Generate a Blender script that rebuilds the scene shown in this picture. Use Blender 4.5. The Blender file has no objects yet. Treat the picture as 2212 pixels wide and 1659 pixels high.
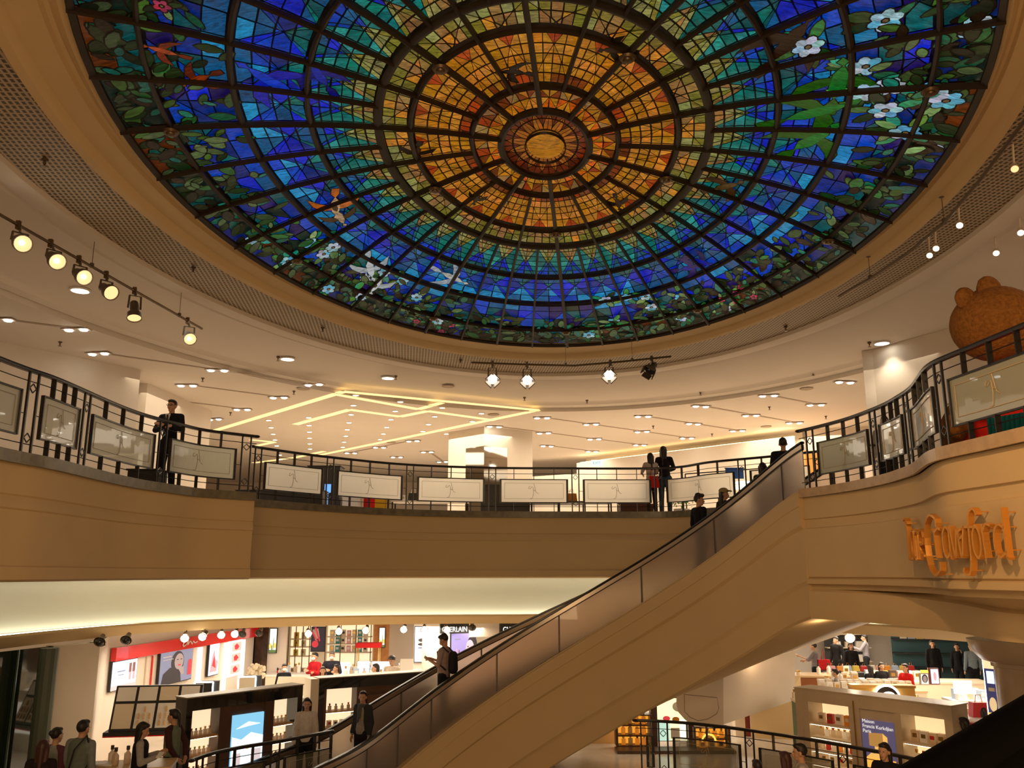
import bpy, bmesh, math, random
from mathutils import Vector, Matrix
random.seed(7)
PI = math.pi
C = bpy.context.scene.collection
SC = bpy.context.scene
# ---------------------------------------------------------------- camera, world, exposure
# everything below is written relative to the eye (z = 0 at the camera); FL is the lower floor
FL = -3.9           # lower shop floor
UP = 1.45           # upper shop floor
F = 1850.0
TH = math.atan(410.0 / F)
cam = bpy.data.cameras.new('camera'); cam_o = bpy.data.objects.new('camera', cam); C.objects.link(cam_o)
cam.sensor_width = 36.0; cam.lens = 36.0 * F / 2212.0; cam.clip_start = 0.05; cam.clip_end = 300
cam_o.rotation_euler = (PI / 2 + TH, 0, 0)
SC.camera = cam_o
SC.view_settings.view_transform = 'Standard'; SC.view_settings.look = 'None'
SC.view_settings.gamma = 1.0; SC.view_settings.use_curve_mapping = False
SC.view_settings.exposure = 0.0
w = bpy.data.worlds.new('world'); SC.world = w; w.use_nodes = True
w.node_tree.nodes['Background'].inputs[0].default_value = (1.0, 0.60, 0.30, 1)
w.node_tree.nodes['Background'].inputs[1].default_value = 0.26
SC.cycles.adaptive_threshold = 0.02; SC.cycles.max_bounces = 9; SC.cycles.diffuse_bounces = 3; SC.cycles.glossy_bounces = 3
SC.cycles.transmission_bounces = 9; SC.cycles.transparent_max_bounces = 8
SC.cycles.sample_clamp_indirect = 3.0; SC.cycles.use_denoising = True
SC.cycles.caustics_reflective = False; SC.cycles.caustics_refractive = False

def lamp(kind, name, loc, energy, col=(1, .78, .5), size=0.1, aim=None, spot=None, blend=.6, sy=None):
    d = bpy.data.lights.new(name, kind); d.energy = energy; d.color = col
    if kind == 'AREA':
        d.size = size
        if sy: d.shape = 'RECTANGLE'; d.size_y = sy
    else: d.shadow_soft_size = size
    if spot: d.spot_size = math.radians(spot); d.spot_blend = blend
    o = bpy.data.objects.new(name, d); C.objects.link(o); o.location = loc
    if aim is not None:
        v = Vector(aim) - Vector(loc); o.rotation_euler = v.to_track_quat('-Z', 'Y').to_euler()
    return o
WARM = (1, .70, .40); WHITE = (1, .86, .66)
# shop lighting of the upper floor (ceiling fittings)
for x, y, e in [(-8, 31, 260), (-2, 30, 260), (4, 31, 260), (10, 30, 240), (-6, 38, 240), (2, 38, 240), (9, 38, 240),
                (-8.4, 23.5, 90), (11.5, 27, 110), (-7.9, 17, 50), (9.6, 13, 60), (8.3, 21, 60)]:
    lamp('AREA', 'shop_ceiling_light', (x, y, 4.95), e * .80, WHITE, 4.0, aim=(x, y, 0))
# lower floor shop lighting
for x, y, e in [(-6.8, 19.5, 90), (-6, 24.5, 100), (-2, 26, 190), (3.5, 26, 160), (-3.5, 21.0, 90), (10.5, 19.5, 160), (11, 25, 170), (12, 31, 200), (8.5, 30.5, 150), (14, 21, 130), (4.5, 21.5, 80), (-10, 17, 30)]:
    lamp('AREA', 'lower_shop_light', (x, y, -1.5), e, WHITE, 2.4, aim=(x, y, -4))
# light of the shops opposite, on the near side of the well, bouncing on the fascias
lamp('AREA', 'opposite_shop_light', (-1.0, -2.5, 3.6), 370, (1, .66, .34), 5.0, aim=(0.5, 15, 1.0), sy=2.0)
lamp('AREA', 'opposite_gallery_light', (1.0, -1.5, -1.2), 260, (1, .66, .36), 4.0, aim=(2, 15, -1.0), sy=1.5)
# sign spot on the right hand fascia
lamp('SPOT', 'sign_spot', (1.2, 5.0, 4.4), 900, (1, .58, .26), .15, aim=(6.4, 9.8, .0), spot=74, blend=.9)

def ray(px, py):
    x = (px - 1106) / F; u = (829.5 - py) / F
    return Vector((x, math.cos(TH) - u * math.sin(TH), math.sin(TH) + u * math.cos(TH)))
def atz(px, py, z):
    r = ray(px, py); return r * (z / r.z)
def aty(px, py, y):
    r = ray(px, py); return r * (y / r.y)
def proj(p):
    d = p[1] * math.cos(TH) + p[2] * math.sin(TH); u = -p[1] * math.sin(TH) + p[2] * math.cos(TH)
    return 1106 + F * p[0] / d, 829.5 - F * u / d
def vx(px, y, z):                     # x of a point at distance y and height z seen at column px
    return (px - 1106) / F * (y * math.cos(TH) + z * math.sin(TH))

# ---------------------------------------------------------------- materials
MATS = {}
def mat(name, col=(.8, .8, .8), rough=.5, metal=0, em=None, es=0, noise=0, nscale=8, bump=0, bscale=60, trans=0, alpha=1, coat=0, stretch=None, spec=None):
    if name in MATS: return MATS[name]
    m = bpy.data.materials.new(name); m.use_nodes = True; nt = m.node_tree; N = nt.nodes; b = N['Principled BSDF']
    b.inputs['Base Color'].default_value = (*col, 1); b.inputs['Roughness'].default_value = rough; b.inputs['Metallic'].default_value = metal
    if spec is not None: b.inputs['Specular IOR Level'].default_value = spec
    if em: b.inputs['Emission Color'].default_value = (*em, 1); b.inputs['Emission Strength'].default_value = es
    if trans: b.inputs['Transmission Weight'].default_value = trans
    if alpha < 1: b.inputs['Alpha'].default_value = alpha
    if coat: b.inputs['Coat Weight'].default_value = coat
    if noise or bump:
        tc = N.new('ShaderNodeTexCoord'); mp = N.new('ShaderNodeMapping'); nt.links.new(tc.outputs['Object'], mp.inputs[0])
        if stretch: mp.inputs['Scale'].default_value = stretch
    if noise:
        t = N.new('ShaderNodeTexNoise'); t.inputs['Scale'].default_value = nscale; t.inputs['Detail'].default_value = 4
        nt.links.new(mp.outputs[0], t.inputs['Vector'])
        r = N.new('ShaderNodeMapRange'); r.inputs[1].default_value = .25; r.inputs[2].default_value = .75
        r.inputs[3].default_value = 1 - noise; r.inputs[4].default_value = 1 + noise
        nt.links.new(t.outputs[0], r.inputs[0])
        mx = N.new('ShaderNodeVectorMath'); mx.operation = 'SCALE'; mx.inputs[0].default_value = col
        nt.links.new(r.outputs[0], mx.inputs['Scale']); nt.links.new(mx.outputs[0], b.inputs['Base Color'])
    if bump:
        t = N.new('ShaderNodeTexNoise'); t.inputs['Scale'].default_value = bscale; t.inputs['Detail'].default_value = 3
        nt.links.new(mp.outputs[0], t.inputs['Vector'])
        bp = N.new('ShaderNodeBump'); bp.inputs['Strength'].default_value = bump; bp.inputs['Distance'].default_value = .02
        nt.links.new(t.outputs[0], bp.inputs['Height']); nt.links.new(bp.outputs[0], b.inputs['Normal'])
    MATS[name] = m
    return m
def glow(name, col, s): return mat(name, (.02, .02, .02), .6, em=col, es=s)
PLASTER = mat('warm_white_plaster', (.74, .64, .53), .75, noise=.03, nscale=2, spec=.2)
PLAST_F = mat('cream_fascia_plaster', (.66, .48, .25), .7, noise=.03, nscale=1.5, spec=.25)
CEIL = mat('white_ceiling_paint', (.78, .69, .60), .8, noise=.015, nscale=1, spec=.15)
BLACK = mat('black_painted_iron', (.012, .010, .009), .35, spec=.5)
BLACKP = mat('black_plastic', (.015, .014, .014), .5)
GREYM = mat('dark_grey_metal', (.10, .085, .07), .45, metal=.6)
BRONZE = mat('bronzed_metal', (.13, .085, .045), .4, metal=.7)
STEEL = mat('brushed_steel', (.62, .52, .42), .26, metal=1, noise=.06, nscale=30, stretch=(1, 1, 40))
CURB = mat('grey_green_marble', (.17, .145, .085), .35, noise=.35, nscale=7)
WOOD = mat('light_oak', (.52, .27, .11), .5, noise=.15, nscale=6, stretch=(1, 1, 8))
DWOOD = mat('dark_brown_wood', (.09, .04, .02), .45, noise=.2, nscale=6)
CREAM = mat('cream_lacquer', (.78, .66, .50), .45)
WHITEL = mat('white_lacquer', (.85, .80, .74), .4)
FLOORM = mat('pale_stone_floor', (.62, .54, .45), .25, noise=.08, nscale=3)
RED = mat('red_lacquer', (.75, .012, .01), .2, coat=.5)
REDC = mat('red_cloth', (.65, .012, .012), .85)
SKIN = mat('skin', (.55, .30, .18), .6)
HAIR = mat('black_hair', (.014, .009, .007), .5)
CHROME = mat('chrome', (.8, .75, .7), .12, metal=1)
GOLD = mat('gilt_metal', (.80, .36, .06), .38, metal=.55, spec=.6)
MARB = mat('beige_marble', (.56, .45, .32), .25, noise=.12, nscale=2.5)

# ---------------------------------------------------------------- mesh builder
class MB:
    def __init__(s): s.v = []; s.f = []; s.m = []; s.c = []
    def add(s, vs, fs, mi=0, col=None):
        n = len(s.v); s.v += [tuple(p) for p in vs]
        for f in fs: s.f.append([i + n for i in f]); s.m.append(mi); s.c.append(col)
        return s
    def box(s, c, d, rz=0, mi=0, M=None, col=None):
        x, y, z = (k / 2 for k in d); P = [Vector((a, b, e)) for a in (-x, x) for b in (-y, y) for e in (-z, z)]
        R = M if M is not None else Matrix.Rotation(rz, 3, 'Z')
        P = [R @ p + Vector(c) for p in P]
        return s.add(P, [(0, 1, 3, 2), (4, 6, 7, 5), (0, 4, 5, 1), (2, 3, 7, 6), (0, 2, 6, 4), (1, 5, 7, 3)], mi, col)
    def bar(s, p, q, w=.02, h=None, mi=0, up=(0, 0, 1)):
        p, q = Vector(p), Vector(q); d = q - p; L = d.length
        if L < 1e-6: return s
        d /= L; u = Vector(up)
        if abs(d.dot(u)) > .98: u = Vector((0, 1, 0)) if abs(d.y) < .9 else Vector((1, 0, 0))
        r = d.cross(u).normalized(); u = r.cross(d); h = h or w
        P = [b + r * (w / 2 * a) + u * (h / 2 * e) for b in (p, q) for a in (-1, 1) for e in (-1, 1)]
        return s.add(P, [(0, 1, 3, 2), (4, 6, 7, 5), (0, 4, 5, 1), (2, 3, 7, 6), (0, 2, 6, 4), (1, 5, 7, 3)], mi)
    def tube(s, path, r=.02, n=8, closed=False, mi=0, cap=True):
        P = [Vector(p) for p in path]; k = len(P); R = r if isinstance(r, (list, tuple)) else [r] * k
        vs = []; up = Vector((0, 0, 1))
        for i, p in enumerate(P):
            a = P[(i - 1) % k] if (closed or i > 0) else P[i]; b = P[(i + 1) % k] if (closed or i < k - 1) else P[i]
            d = (b - a); d = d.normalized() if d.length > 1e-9 else Vector((0, 0, 1))
            u = up if abs(d.dot(up)) < .95 else Vector((0, 1, 0)) if i == 0 or True else up
            r1 = d.cross(u).normalized(); u1 = r1.cross(d)
            for j in range(n):
                t = 2 * PI * j / n; vs.append(p + (r1 * math.cos(t) + u1 * math.sin(t)) * R[i])
        fs = []
        for i in range(k if closed else k - 1):
            for j in range(n):
                a = i * n + j; b = i * n + (j + 1) % n; c = ((i + 1) % k) * n + (j + 1) % n; d2 = ((i + 1) % k) * n + j
                fs.append((a, b, c, d2))
        if not closed and cap: fs += [tuple(range(n - 1, -1, -1)), tuple((k - 1) * n + j for j in range(n))]
        return s.add(vs, fs, mi)
    def lathe(s, prof, o=(0, 0, 0), n=16, M=None, mi=0):
        vs = []; o = Vector(o)
        for r, z in prof:
            for j in range(n):
                t = 2 * PI * j / n; p = Vector((r * math.cos(t), r * math.sin(t), z)); vs.append((M @ p if M is not None else p) + o)
        k = len(prof); fs = [(i * n + j, i * n + (j + 1) % n, (i + 1) * n + (j + 1) % n, (i + 1) * n + j) for i in range(k - 1) for j in range(n)]
        if prof[0][0] > 1e-6: fs.append(tuple(range(n - 1, -1, -1)))
        if prof[-1][0] > 1e-6: fs.append(tuple((k - 1) * n + j for j in range(n)))
        return s.add(vs, fs, mi)
    def ball(s, c, r, n=12, m=8, M=None, mi=0):
        r = r if isinstance(r, (tuple, list)) else (r, r, r); c = Vector(c); vs = []
        for i in range(m + 1):
            a = PI * i / m
            for j in range(n):
                t = 2 * PI * j / n; p = Vector((r[0] * math.sin(a) * math.cos(t), r[1] * math.sin(a) * math.sin(t), -r[2] * math.cos(a)))
                vs.append((M @ p if M is not None else p) + c)
        return s.add(vs, [(i * n + j, i * n + (j + 1) % n, (i + 1) * n + (j + 1) % n, (i + 1) * n + j) for i in range(m) for j in range(n)], mi)
    def prism(s, poly, z0, z1, mi=0, M=None, o=(0, 0, 0)):
        n = len(poly); o = Vector(o); P = [Vector((x, y, z)) for z in (z0, z1) for x, y in poly]
        P = [(M @ p if M is not None else p) + o for p in P]
        return s.add(P, [tuple(range(n - 1, -1, -1)), tuple(range(n, 2 * n))] + [(i, (i + 1) % n, n + (i + 1) % n, n + i) for i in range(n)], mi)
    def grid(s, rows, mi=0, closed=False, flip=False):
        k = len(rows); n = len(rows[0]); vs = [p for r in rows for p in r]; fs = []
        for i in range(k - 1):
            for j in range(n if closed else n - 1):
                q = (i * n + j, i * n + (j + 1) % n, (i + 1) * n + (j + 1) % n, (i + 1) * n + j)
                fs.append(q[::-1] if flip else q)
        return s.add(vs, fs, mi)
    def build(s, name, m, parent=None, smooth=False, loc=None, kind=None, fix=True):
        me = bpy.data.meshes.new(name); me.from_pydata(s.v, [], s.f)
        for x in (m if isinstance(m, (list, tuple)) else [m]): me.materials.append(x)
        for i, p in enumerate(me.polygons): p.material_index = s.m[i]; p.use_smooth = smooth
        if any(c is not None for c in s.c):
            a = me.color_attributes.new('Col', 'FLOAT_COLOR', 'CORNER')
            for i, p in enumerate(me.polygons):
                c = s.c[i] or (0, 0, 0)
                for li in p.loop_indices: a.data[li].color = (*c, 1)
        if fix and len(me.polygons) < 60000:
            bm = bmesh.new(); bm.from_mesh(me); bmesh.ops.remove_doubles(bm, verts=bm.verts, dist=1e-6)
            bmesh.ops.recalc_face_normals(bm, faces=bm.faces); bm.to_mesh(me); bm.free()
        me.update()
        if smooth:
            try: me.set_sharp_from_angle(angle=math.radians(40))
            except Exception: pass
        o = bpy.data.objects.new(name, me); C.objects.link(o)
        if parent: o.parent = parent
        if loc: o.location = loc
        if kind: o['kind'] = kind
        return o
def tag(o, label, cat, group=None, kind=None):
    o['label'] = label; o['category'] = cat
    if group: o['group'] = group
    if kind: o['kind'] = kind
    return o
def thing(name, label, cat, loc=(0, 0, 0), rz=0, group=None):
    o = bpy.data.objects.new(name, None); C.objects.link(o); o.location = loc; o.rotation_euler = (0, 0, rz)
    o.empty_display_size = .1
    return tag(o, label, cat, group)
def dup(root, loc, rz=None, label=None, group=None, scale=None):
    r = root.copy(); C.objects.link(r); r.location = loc
    if rz is not None: r.rotation_euler = (0, 0, rz)
    if label: r['label'] = label
    if group: r['group'] = group
    if scale: r.scale = (scale,) * 3
    for ch in list(root.children):
        c = ch.copy(); C.objects.link(c); c.parent = r
        for g in ch.children:
            d = g.copy(); C.objects.link(d); d.parent = c
    return r
def text_mesh(name, body, m, size, M, parent=None, ext=.01, align='CENTER'):
    cu = bpy.data.curves.new(name, 'FONT'); cu.body = body; cu.size = size; cu.extrude = ext; cu.align_x = align; cu.resolution_u = 3
    t = bpy.data.objects.new(name, cu); C.objects.link(t); dg = bpy.context.evaluated_depsgraph_get()
    me = bpy.data.meshes.new_from_object(t.evaluated_get(dg)); bpy.data.objects.remove(t); bpy.data.curves.remove(cu)
    me.materials.clear(); me.materials.append(m); me.transform(M)
    o = bpy.data.objects.new(name, me); C.objects.link(o)
    if parent: o.parent = parent
    return o
def facing(o, d):                      # matrix: local x along d (plan), local y up, local z = normal towards the eye side
    x = Vector((d[0], d[1], 0)).normalized(); z = Vector((x.y, -x.x, 0)); y = Vector((0, 0, 1))
    m = Matrix((x, y, z)).transposed().to_4x4(); m.translation = Vector(o); return m
def smooth_path(pts, step=.15, closed=False):
    P = [Vector((p[0], p[1])) for p in pts]; out = []; n = len(P)
    rng = range(n) if closed else range(n - 1)
    for i in rng:
        g = (lambda k: P[k % n]) if closed else (lambda k: P[min(max(k, 0), n - 1)])
        p0, p1, p2, p3 = g(i - 1), g(i), g(i + 1), g(i + 2); k = max(2, int((p2 - p1).length / step))
        for j in range(k):
            t = j / k
            out.append(.5 * ((2 * p1) + (p2 - p0) * t + (2 * p0 - 5 * p1 + 4 * p2 - p3) * t * t + (3 * p1 - p0 - 3 * p2 + p3) * t ** 3))
    if not closed: out.append(P[-1])
    return out
def normals(P, closed=False):          # right hand side of the walking direction
    n = len(P); N = []
    for i in range(n):
        a = P[(i - 1) % n] if closed or i else P[i]; b = P[(i + 1) % n] if closed or i < n - 1 else P[i]
        d = (b - a).normalized(); N.append(Vector((d.y, -d.x)))
    return N
def sweep(mb, P, prof, closed=False, mi=0, zf=None):   # prof: (offset to the right, z)
    N = normals(P, closed); rows = []
    for off, z in prof:
        rows.append([(p.x + q.x * off, p.y + q.y * off, z + (zf[i] if zf else 0)) for i, (p, q) in enumerate(zip(P, N))])
    return mb.grid(rows, mi, closed)
def ell(cx, cy, a, b, n=120, tilt=5.8):
    t = math.radians(tilt); out = []
    for i in range(n):
        u = 2 * PI * i / n; X = a * math.sin(u); Y = b * math.cos(u)
        out.append(Vector((cx + X * math.cos(t) + Y * math.sin(t), cy - X * math.sin(t) + Y * math.cos(t))))
    return out
def arclen(P):
    s = [0]
    for a, b in zip(P, P[1:]): s.append(s[-1] + (b - a).length)
    return s
def at_s(P, S, s):
    s = min(max(s, 0), S[-1] - 1e-6)
    for i in range(len(S) - 1):
        if S[i + 1] >= s:
            t = (s - S[i]) / max(S[i + 1] - S[i], 1e-9); d = (P[i + 1] - P[i]).normalized(); return P[i].lerp(P[i + 1], t), d
    return P[-1], (P[-1] - P[-2]).normalized()
def s_of_px(P, S, px, z):               # arc length of the path point seen at column px
    best = None
    for i in range(len(P) - 1):
        a = proj((P[i].x, P[i].y, z))[0]; b = proj((P[i + 1].x, P[i + 1].y, z))[0]
        if (a - px) * (b - px) <= 0 and a != b:
            return S[i] + (S[i + 1] - S[i]) * (px - a) / (b - a)
    return None
# ---------------------------------------------------------------- the well: balcony edges
Lpx = [(0, 974), (100, 994), (201, 1019), (251, 1031), (301, 1041), (368, 1051), (435, 1060), (549, 1068)]
Mpx = [(536, 1080), (565, 1083), (700, 1093.5), (867, 1103), (1034, 1107), (1202, 1108), (1440, 1107.6), (1543, 1100), (1690, 1092)]
Rpx = [(1734, 1061), (1780, 1055), (1849, 1044), (1918, 1029), (1954, 1018), (1987, 1005), (2023, 979), (2071, 965), (2119, 954), (2212, 932)]
PL = smooth_path([(-6.3, -3), (-6.3, 4), (-6.25, 8)] + [atz(a, b, UP)[:2] for a, b in Lpx])
PM = smooth_path([atz(a, b, UP)[:2] for a, b in Mpx] + [(7.3, 17.2)])
PR = smooth_path([atz(a, b, UP)[:2] for a, b in Rpx] + [(5.6, 6.5), (6.2, 3), (6.4, -3)])
def flat(name, inner, outer_rect, z0, z1, m, kind='structure', sides=True):
    bm = bmesh.new(); rings = []
    for loop in (inner, outer_rect):
        vs = [bm.verts.new((p[0], p[1], z1)) for p in loop]; rings.append(vs)
        for i in range(len(vs)): bm.edges.new((vs[i], vs[(i + 1) % len(vs)]))
    bmesh.ops.triangle_fill(bm, use_beauty=True, use_dissolve=False, edges=bm.edges[:])
    if z0 != z1:
        r = bmesh.ops.extrude_face_region(bm, geom=bm.faces[:]); bmesh.ops.translate(bm, verts=[g for g in r['geom'] if isinstance(g, bmesh.types.BMVert)], vec=(0, 0, z0 - z1))
    bmesh.ops.recalc_face_normals(bm, faces=bm.faces)
    me = bpy.data.meshes.new(name); bm.to_mesh(me); bm.free(); me.materials.append(m)
    o = bpy.data.objects.new(name, me); C.objects.link(o); o['kind'] = kind
    return o
RECT = [(-22, -3.5), (24, -3.5), (24, 52), (-22, 52)]
well = [p for p in PL] + [Vector((PM[0].x, PM[0].y))] + PM[1:] + PR
floor_u = flat('floor_upper', well, RECT, UP - .02 - 1.5, UP, PLASTER)
# fascias under the balconies
def fascia(name, P, lab=None):
    mb = MB()
    prof = [(-.25, UP + .005), (.07, UP + .005), (.07, UP - .11), (.03, UP - .12), (.03, .96), (.008, .94), (.045, .86), (.045, .79), (.02, .77), (.02, .10), (.05, .08), (.05, -.07), (-.02, -.10), (-.3, -.10)]
    sweep(mb, P, prof)
    o = mb.build(name, PLAST_F, smooth=True, kind='structure'); return o
def curb(name, P):
    mb = MB(); sweep(mb, P, [(-.28, UP - .1), (-.28, UP + .03), (.10, UP + .03), (.10, UP - .12), (-.2, UP - .12)])
    return mb.build(name, CURB, kind='structure')
fascia('trim_1', PL); curb('trim_2', PL)
fascia('trim_3', PM); curb('trim_4', PM)
mb = MB(); e = PL[-1]; d = PM[0]
mb.add([(e.x, e.y, -.1), (d.x, d.y, -.1), (d.x, d.y, UP), (e.x, e.y, UP)], [(0, 1, 2, 3)]); mb.build('wall_step', PLAST_F, kind='structure')
# right hand fascia; the lower band that grows out of the escalator cladding
mb = MB()
sweep(mb, PR, [(-.25, UP + .005), (.05, UP + .005), (.05, UP - .12), (.02, UP - .12), (.045, .95), (.008, .935), (.008, .79), (.045, .775), (.03, -.05), (.0, -.07), (.06, -.09), (.06, -.17), (-.05, -.19), (-.05, -.26), (-.3, -.28)])
mb.build('trim_5', PLAST_F, smooth=True, kind='structure')
mb = MB(); sweep(mb, PR, [(-.28, UP - .1), (-.28, UP + .03), (.10, UP + .03), (.10, UP - .12), (-.2, UP - .12)])
mb.build('trim_6', mat('honey_marble', (.50, .33, .16), .35, noise=.2, nscale=6), kind='structure')
SR = arclen(PR); NR = normals(PR)
rows = [[], [], [], [], []]
for i, p in enumerate(PR):
    t = min(1, SR[i] / 7.5); k = t * t * (3 - 2 * t); off = .02 - .62 * k
    top = -.28 - .17 * k
    for j, (o_, z_) in enumerate([(-.3, -.27), (off - .05, top + .02), (off, top - .02), (off + .03, -.62), (off, -.76)]):
        rows[j].append((p.x + NR[i].x * o_, p.y + NR[i].y * o_, z_))
mb = MB(); mb.grid(rows); mb.build('trim_7', PLAST_F, smooth=True, kind='structure')
# ---------------------------------------------------------------- lower ring: lip, cove, lower ceiling
lipx = [(0, 1373), (158, 1357.6), (316, 1345), (506, 1336), (700, 1331), (900, 1328), (1100, 1327), (1300, 1327)]
PLIP = [atz(a, b, -1.06)[:2] for a, b in lipx]
PLIP = smooth_path([(-9.0, -3), (-9.3, 6), (-9.3, 11)] + PLIP + [(6.0, 21.3), (7.6, 19.6), (9.1, 16.8), (9.6, 13.5), (9.6, 8), (9.4, -3)], .3)
lipband = MB(); sweep(lipband, PLIP, [(-.02, -1.14), (.02, -1.06), (.07, -1.06), (.09, -1.10), (.05, -1.16), (.0, -1.22), (-.06, -1.30), (-.5, -1.31)])
lipband.build('trim_8', PLAST_F, smooth=True, kind='structure')
cove = MB(); sweep(cove, PLIP, [(-.02, -1.14), (-.42, -1.14), (-.52, -1.08), (-.55, -.8), (-.5, -.45), (-.35, -.25), (.0, -.15), (.4, -.11)])
cove.build('trim_9', mat('cove_paint', (.78, .73, .60), .7), smooth=True, kind='structure')
led = MB(); sweep(led, [p for p in PLIP if p.y > 5 and p.x < 6.3 or p.y > 18.5], [(-.44, -1.12), (-.44, -1.09), (-.38, -1.09), (-.38, -1.12)])
tag(led.build('cove_light', glow('cool_white_led', (1.0, 1.0, .80), 6.8)), 'long white light strip glowing behind the lower ceiling lip', 'light strip')
flat('ceiling_lower', [p - n * .3 for p, n in zip(PLIP, normals(PLIP))], [(-22, -3.4), (24, -3.4), (24, 51), (-22, 51)], -1.31, -1.25, CEIL)
mb = MB(); mb.add([(-22, -6, FL), (24, -6, FL), (24, 52, FL), (-22, 52, FL)], [(0, 1, 2, 3)]); mb.box((1, 23, FL - .1), (46, 58, .19))
mb.build('floor', FLOORM, kind='structure')
# ---------------------------------------------------------------- upper ceiling rings
def ring(name, e0, z0, e1, z1, m, n=160, prof=None, kind='structure'):
    A = ell(*e0, n); B = ell(*e1, n); mb = MB()
    prof = prof or [(0, 0), (1, 0)]
    rows = [[(a.x + (b.x - a.x) * t, a.y + (b.y - a.y) * t, z0 + (z1 - z0) * t + dz) for a, b in zip(A, B)] for t, dz in prof]
    mb.grid(rows, closed=True); return mb.build(name, m, smooth=True, kind=kind, fix=True)
RIM = (.515, 12.1, 5.56, 8.55); GIN = (.40, 12.25, 6.22, 9.75); GOUT = (.35, 12.7, 7.27, 11.01); EDG = (.515, 12.7, 10.6, 15.0)
ring('trim_10', RIM, 5.6, GIN, 5.52, PLAST_F, prof=[(-.01, .25), (0, .0), (.06, -.02), (.10, -.02), (.24, .10), (.30, .10), (.34, .05), (.70, .05), (.74, .0), (.80, -.05), (.94, -.05), (1, .02), (1.0, .12)])
ring('trim_11', GOUT, 5.5, EDG, 5.42, CEIL, prof=[(0, .12), (0, -.03), (.05, -.05), (.10, -.03), (.11, .05), (.15, .05), (.16, .02), (.88, .02), (.90, -.0), (.92, -.08), (.99, -.10), (1, -.06), (1.0, -.22), (1.006, -.22)])
# perforated grille
gm = bpy.data.materials.new('perforated_metal'); gm.use_nodes = True; nt = gm.node_tree; N = nt.nodes; b = N['Principled BSDF']
b.inputs['Roughness'].default_value = .6
tc = N.new('ShaderNodeTexCoord'); sx = N.new('ShaderNodeSeparateXYZ'); nt.links.new(tc.outputs['Object'], sx.inputs[0])
def nmath(op, a, c=None, d=None):
    n = N.new('ShaderNodeMath'); n.operation = op
    for k, v in enumerate((a, c, d)):
        if v is None: continue
        if isinstance(v, (int, float)): n.inputs[k].default_value = v
        else: nt.links.new(v, n.inputs[k])
    return n.outputs[0]
fx = nmath('FRACT', nmath('MULTIPLY', nmath('ADD', sx.outputs[0], nmath('MULTIPLY', sx.outputs[1], .12)), 13.0))
fy = nmath('FRACT', nmath('MULTIPLY', nmath('SUBTRACT', sx.outputs[1], nmath('MULTIPLY', sx.outputs[0], .12)), 10.0))
hx = nmath('LESS_THAN', nmath('ABSOLUTE', nmath('SUBTRACT', fx, .5)), .28); hy = nmath('LESS_THAN', nmath('ABSOLUTE', nmath('SUBTRACT', fy, .5)), .36)
hole = nmath('MULTIPLY', hx, hy)
mx = N.new('ShaderNodeMix'); mx.data_type = 'RGBA'; nt.links.new(hole, mx.inputs[0])
mx.inputs[6].default_value = (.50, .38, .25, 1); mx.inputs[7].default_value = (.075, .055, .025, 1)
nt.links.new(mx.outputs[2], b.inputs['Base Color'])
ring('ceiling_grille', GIN, 5.60, GOUT, 5.56, gm)
flat('ceiling', ell(*EDG, 120), [(-21.5, -3), (23.5, -3), (23.5, 51.5), (-21.5, 51.5)], 5.22, 5.3, CEIL)
# ---------------------------------------------------------------- upper shop walls
def wallseg(name, a, b, z0, z1, m=PLASTER, t=.25):
    a, b = Vector(a[:2]), Vector(b[:2]); d = (b - a).normalized(); n = Vector((-d.y, d.x)) * t; mb = MB()
    mb.prism([tuple(a), tuple(b), tuple(b + n), tuple(a + n)], z0, z1); return mb.build(name, m, kind='structure')
ZC = 5.22
W = lambda px, py: atz(px, py, ZC)
a0 = W(0, 733); a1 = W(304, 799); a2 = W(319, 828); a3 = W(457, 888)
wallseg('wall_left', (a0.x - 6, a0.y - 8), a1, UP, ZC); wallseg('wall_left.001', a1, (a1.x - 1, a2.y), UP, ZC)
wallseg('wall_left.002', (a2.x - 1.5, a2.y), a2, UP, ZC); wallseg('wall_left.003', a2, a3, UP, ZC)
wallseg('wall_back', (-22, 50), (24, 50), UP, ZC)
r0 = W(1150, 1000); bw = [W(1255, 985), W(1500, 955), W(1715, 925)]
wallseg('wall_back.001', bw[0], bw[2], UP, ZC - .35, PLASTER, -.3)
wallseg('wall_back.002', (bw[0].x + .3, bw[0].y + .9), (bw[2].x + .6, bw[2].y + .9), UP, ZC)
wallseg('wall_back.003', (bw[2].x + .5, bw[2].y + .3), (20, bw[2].y - 3), UP, ZC, PLASTER, .3)
wallseg('wall_back.004', (bw[0].x - 3, bw[0].y + 1.5), (bw[0].x, bw[0].y - .3), UP, 4.4, PLASTER, .3)
c0 = atz(1885, 768, 5.3); c1 = atz(2075, 702, 5.3)
wallseg('wall_right', c0, (c1.x + 1.5, c1.y - 2.0), UP, 5.45, PLASTER, -.0 + .6); wallseg('wall_right.001', (c0.x, c0.y), (c0.x + 2.5, c0.y + 3.5), UP, 5.45)
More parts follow.
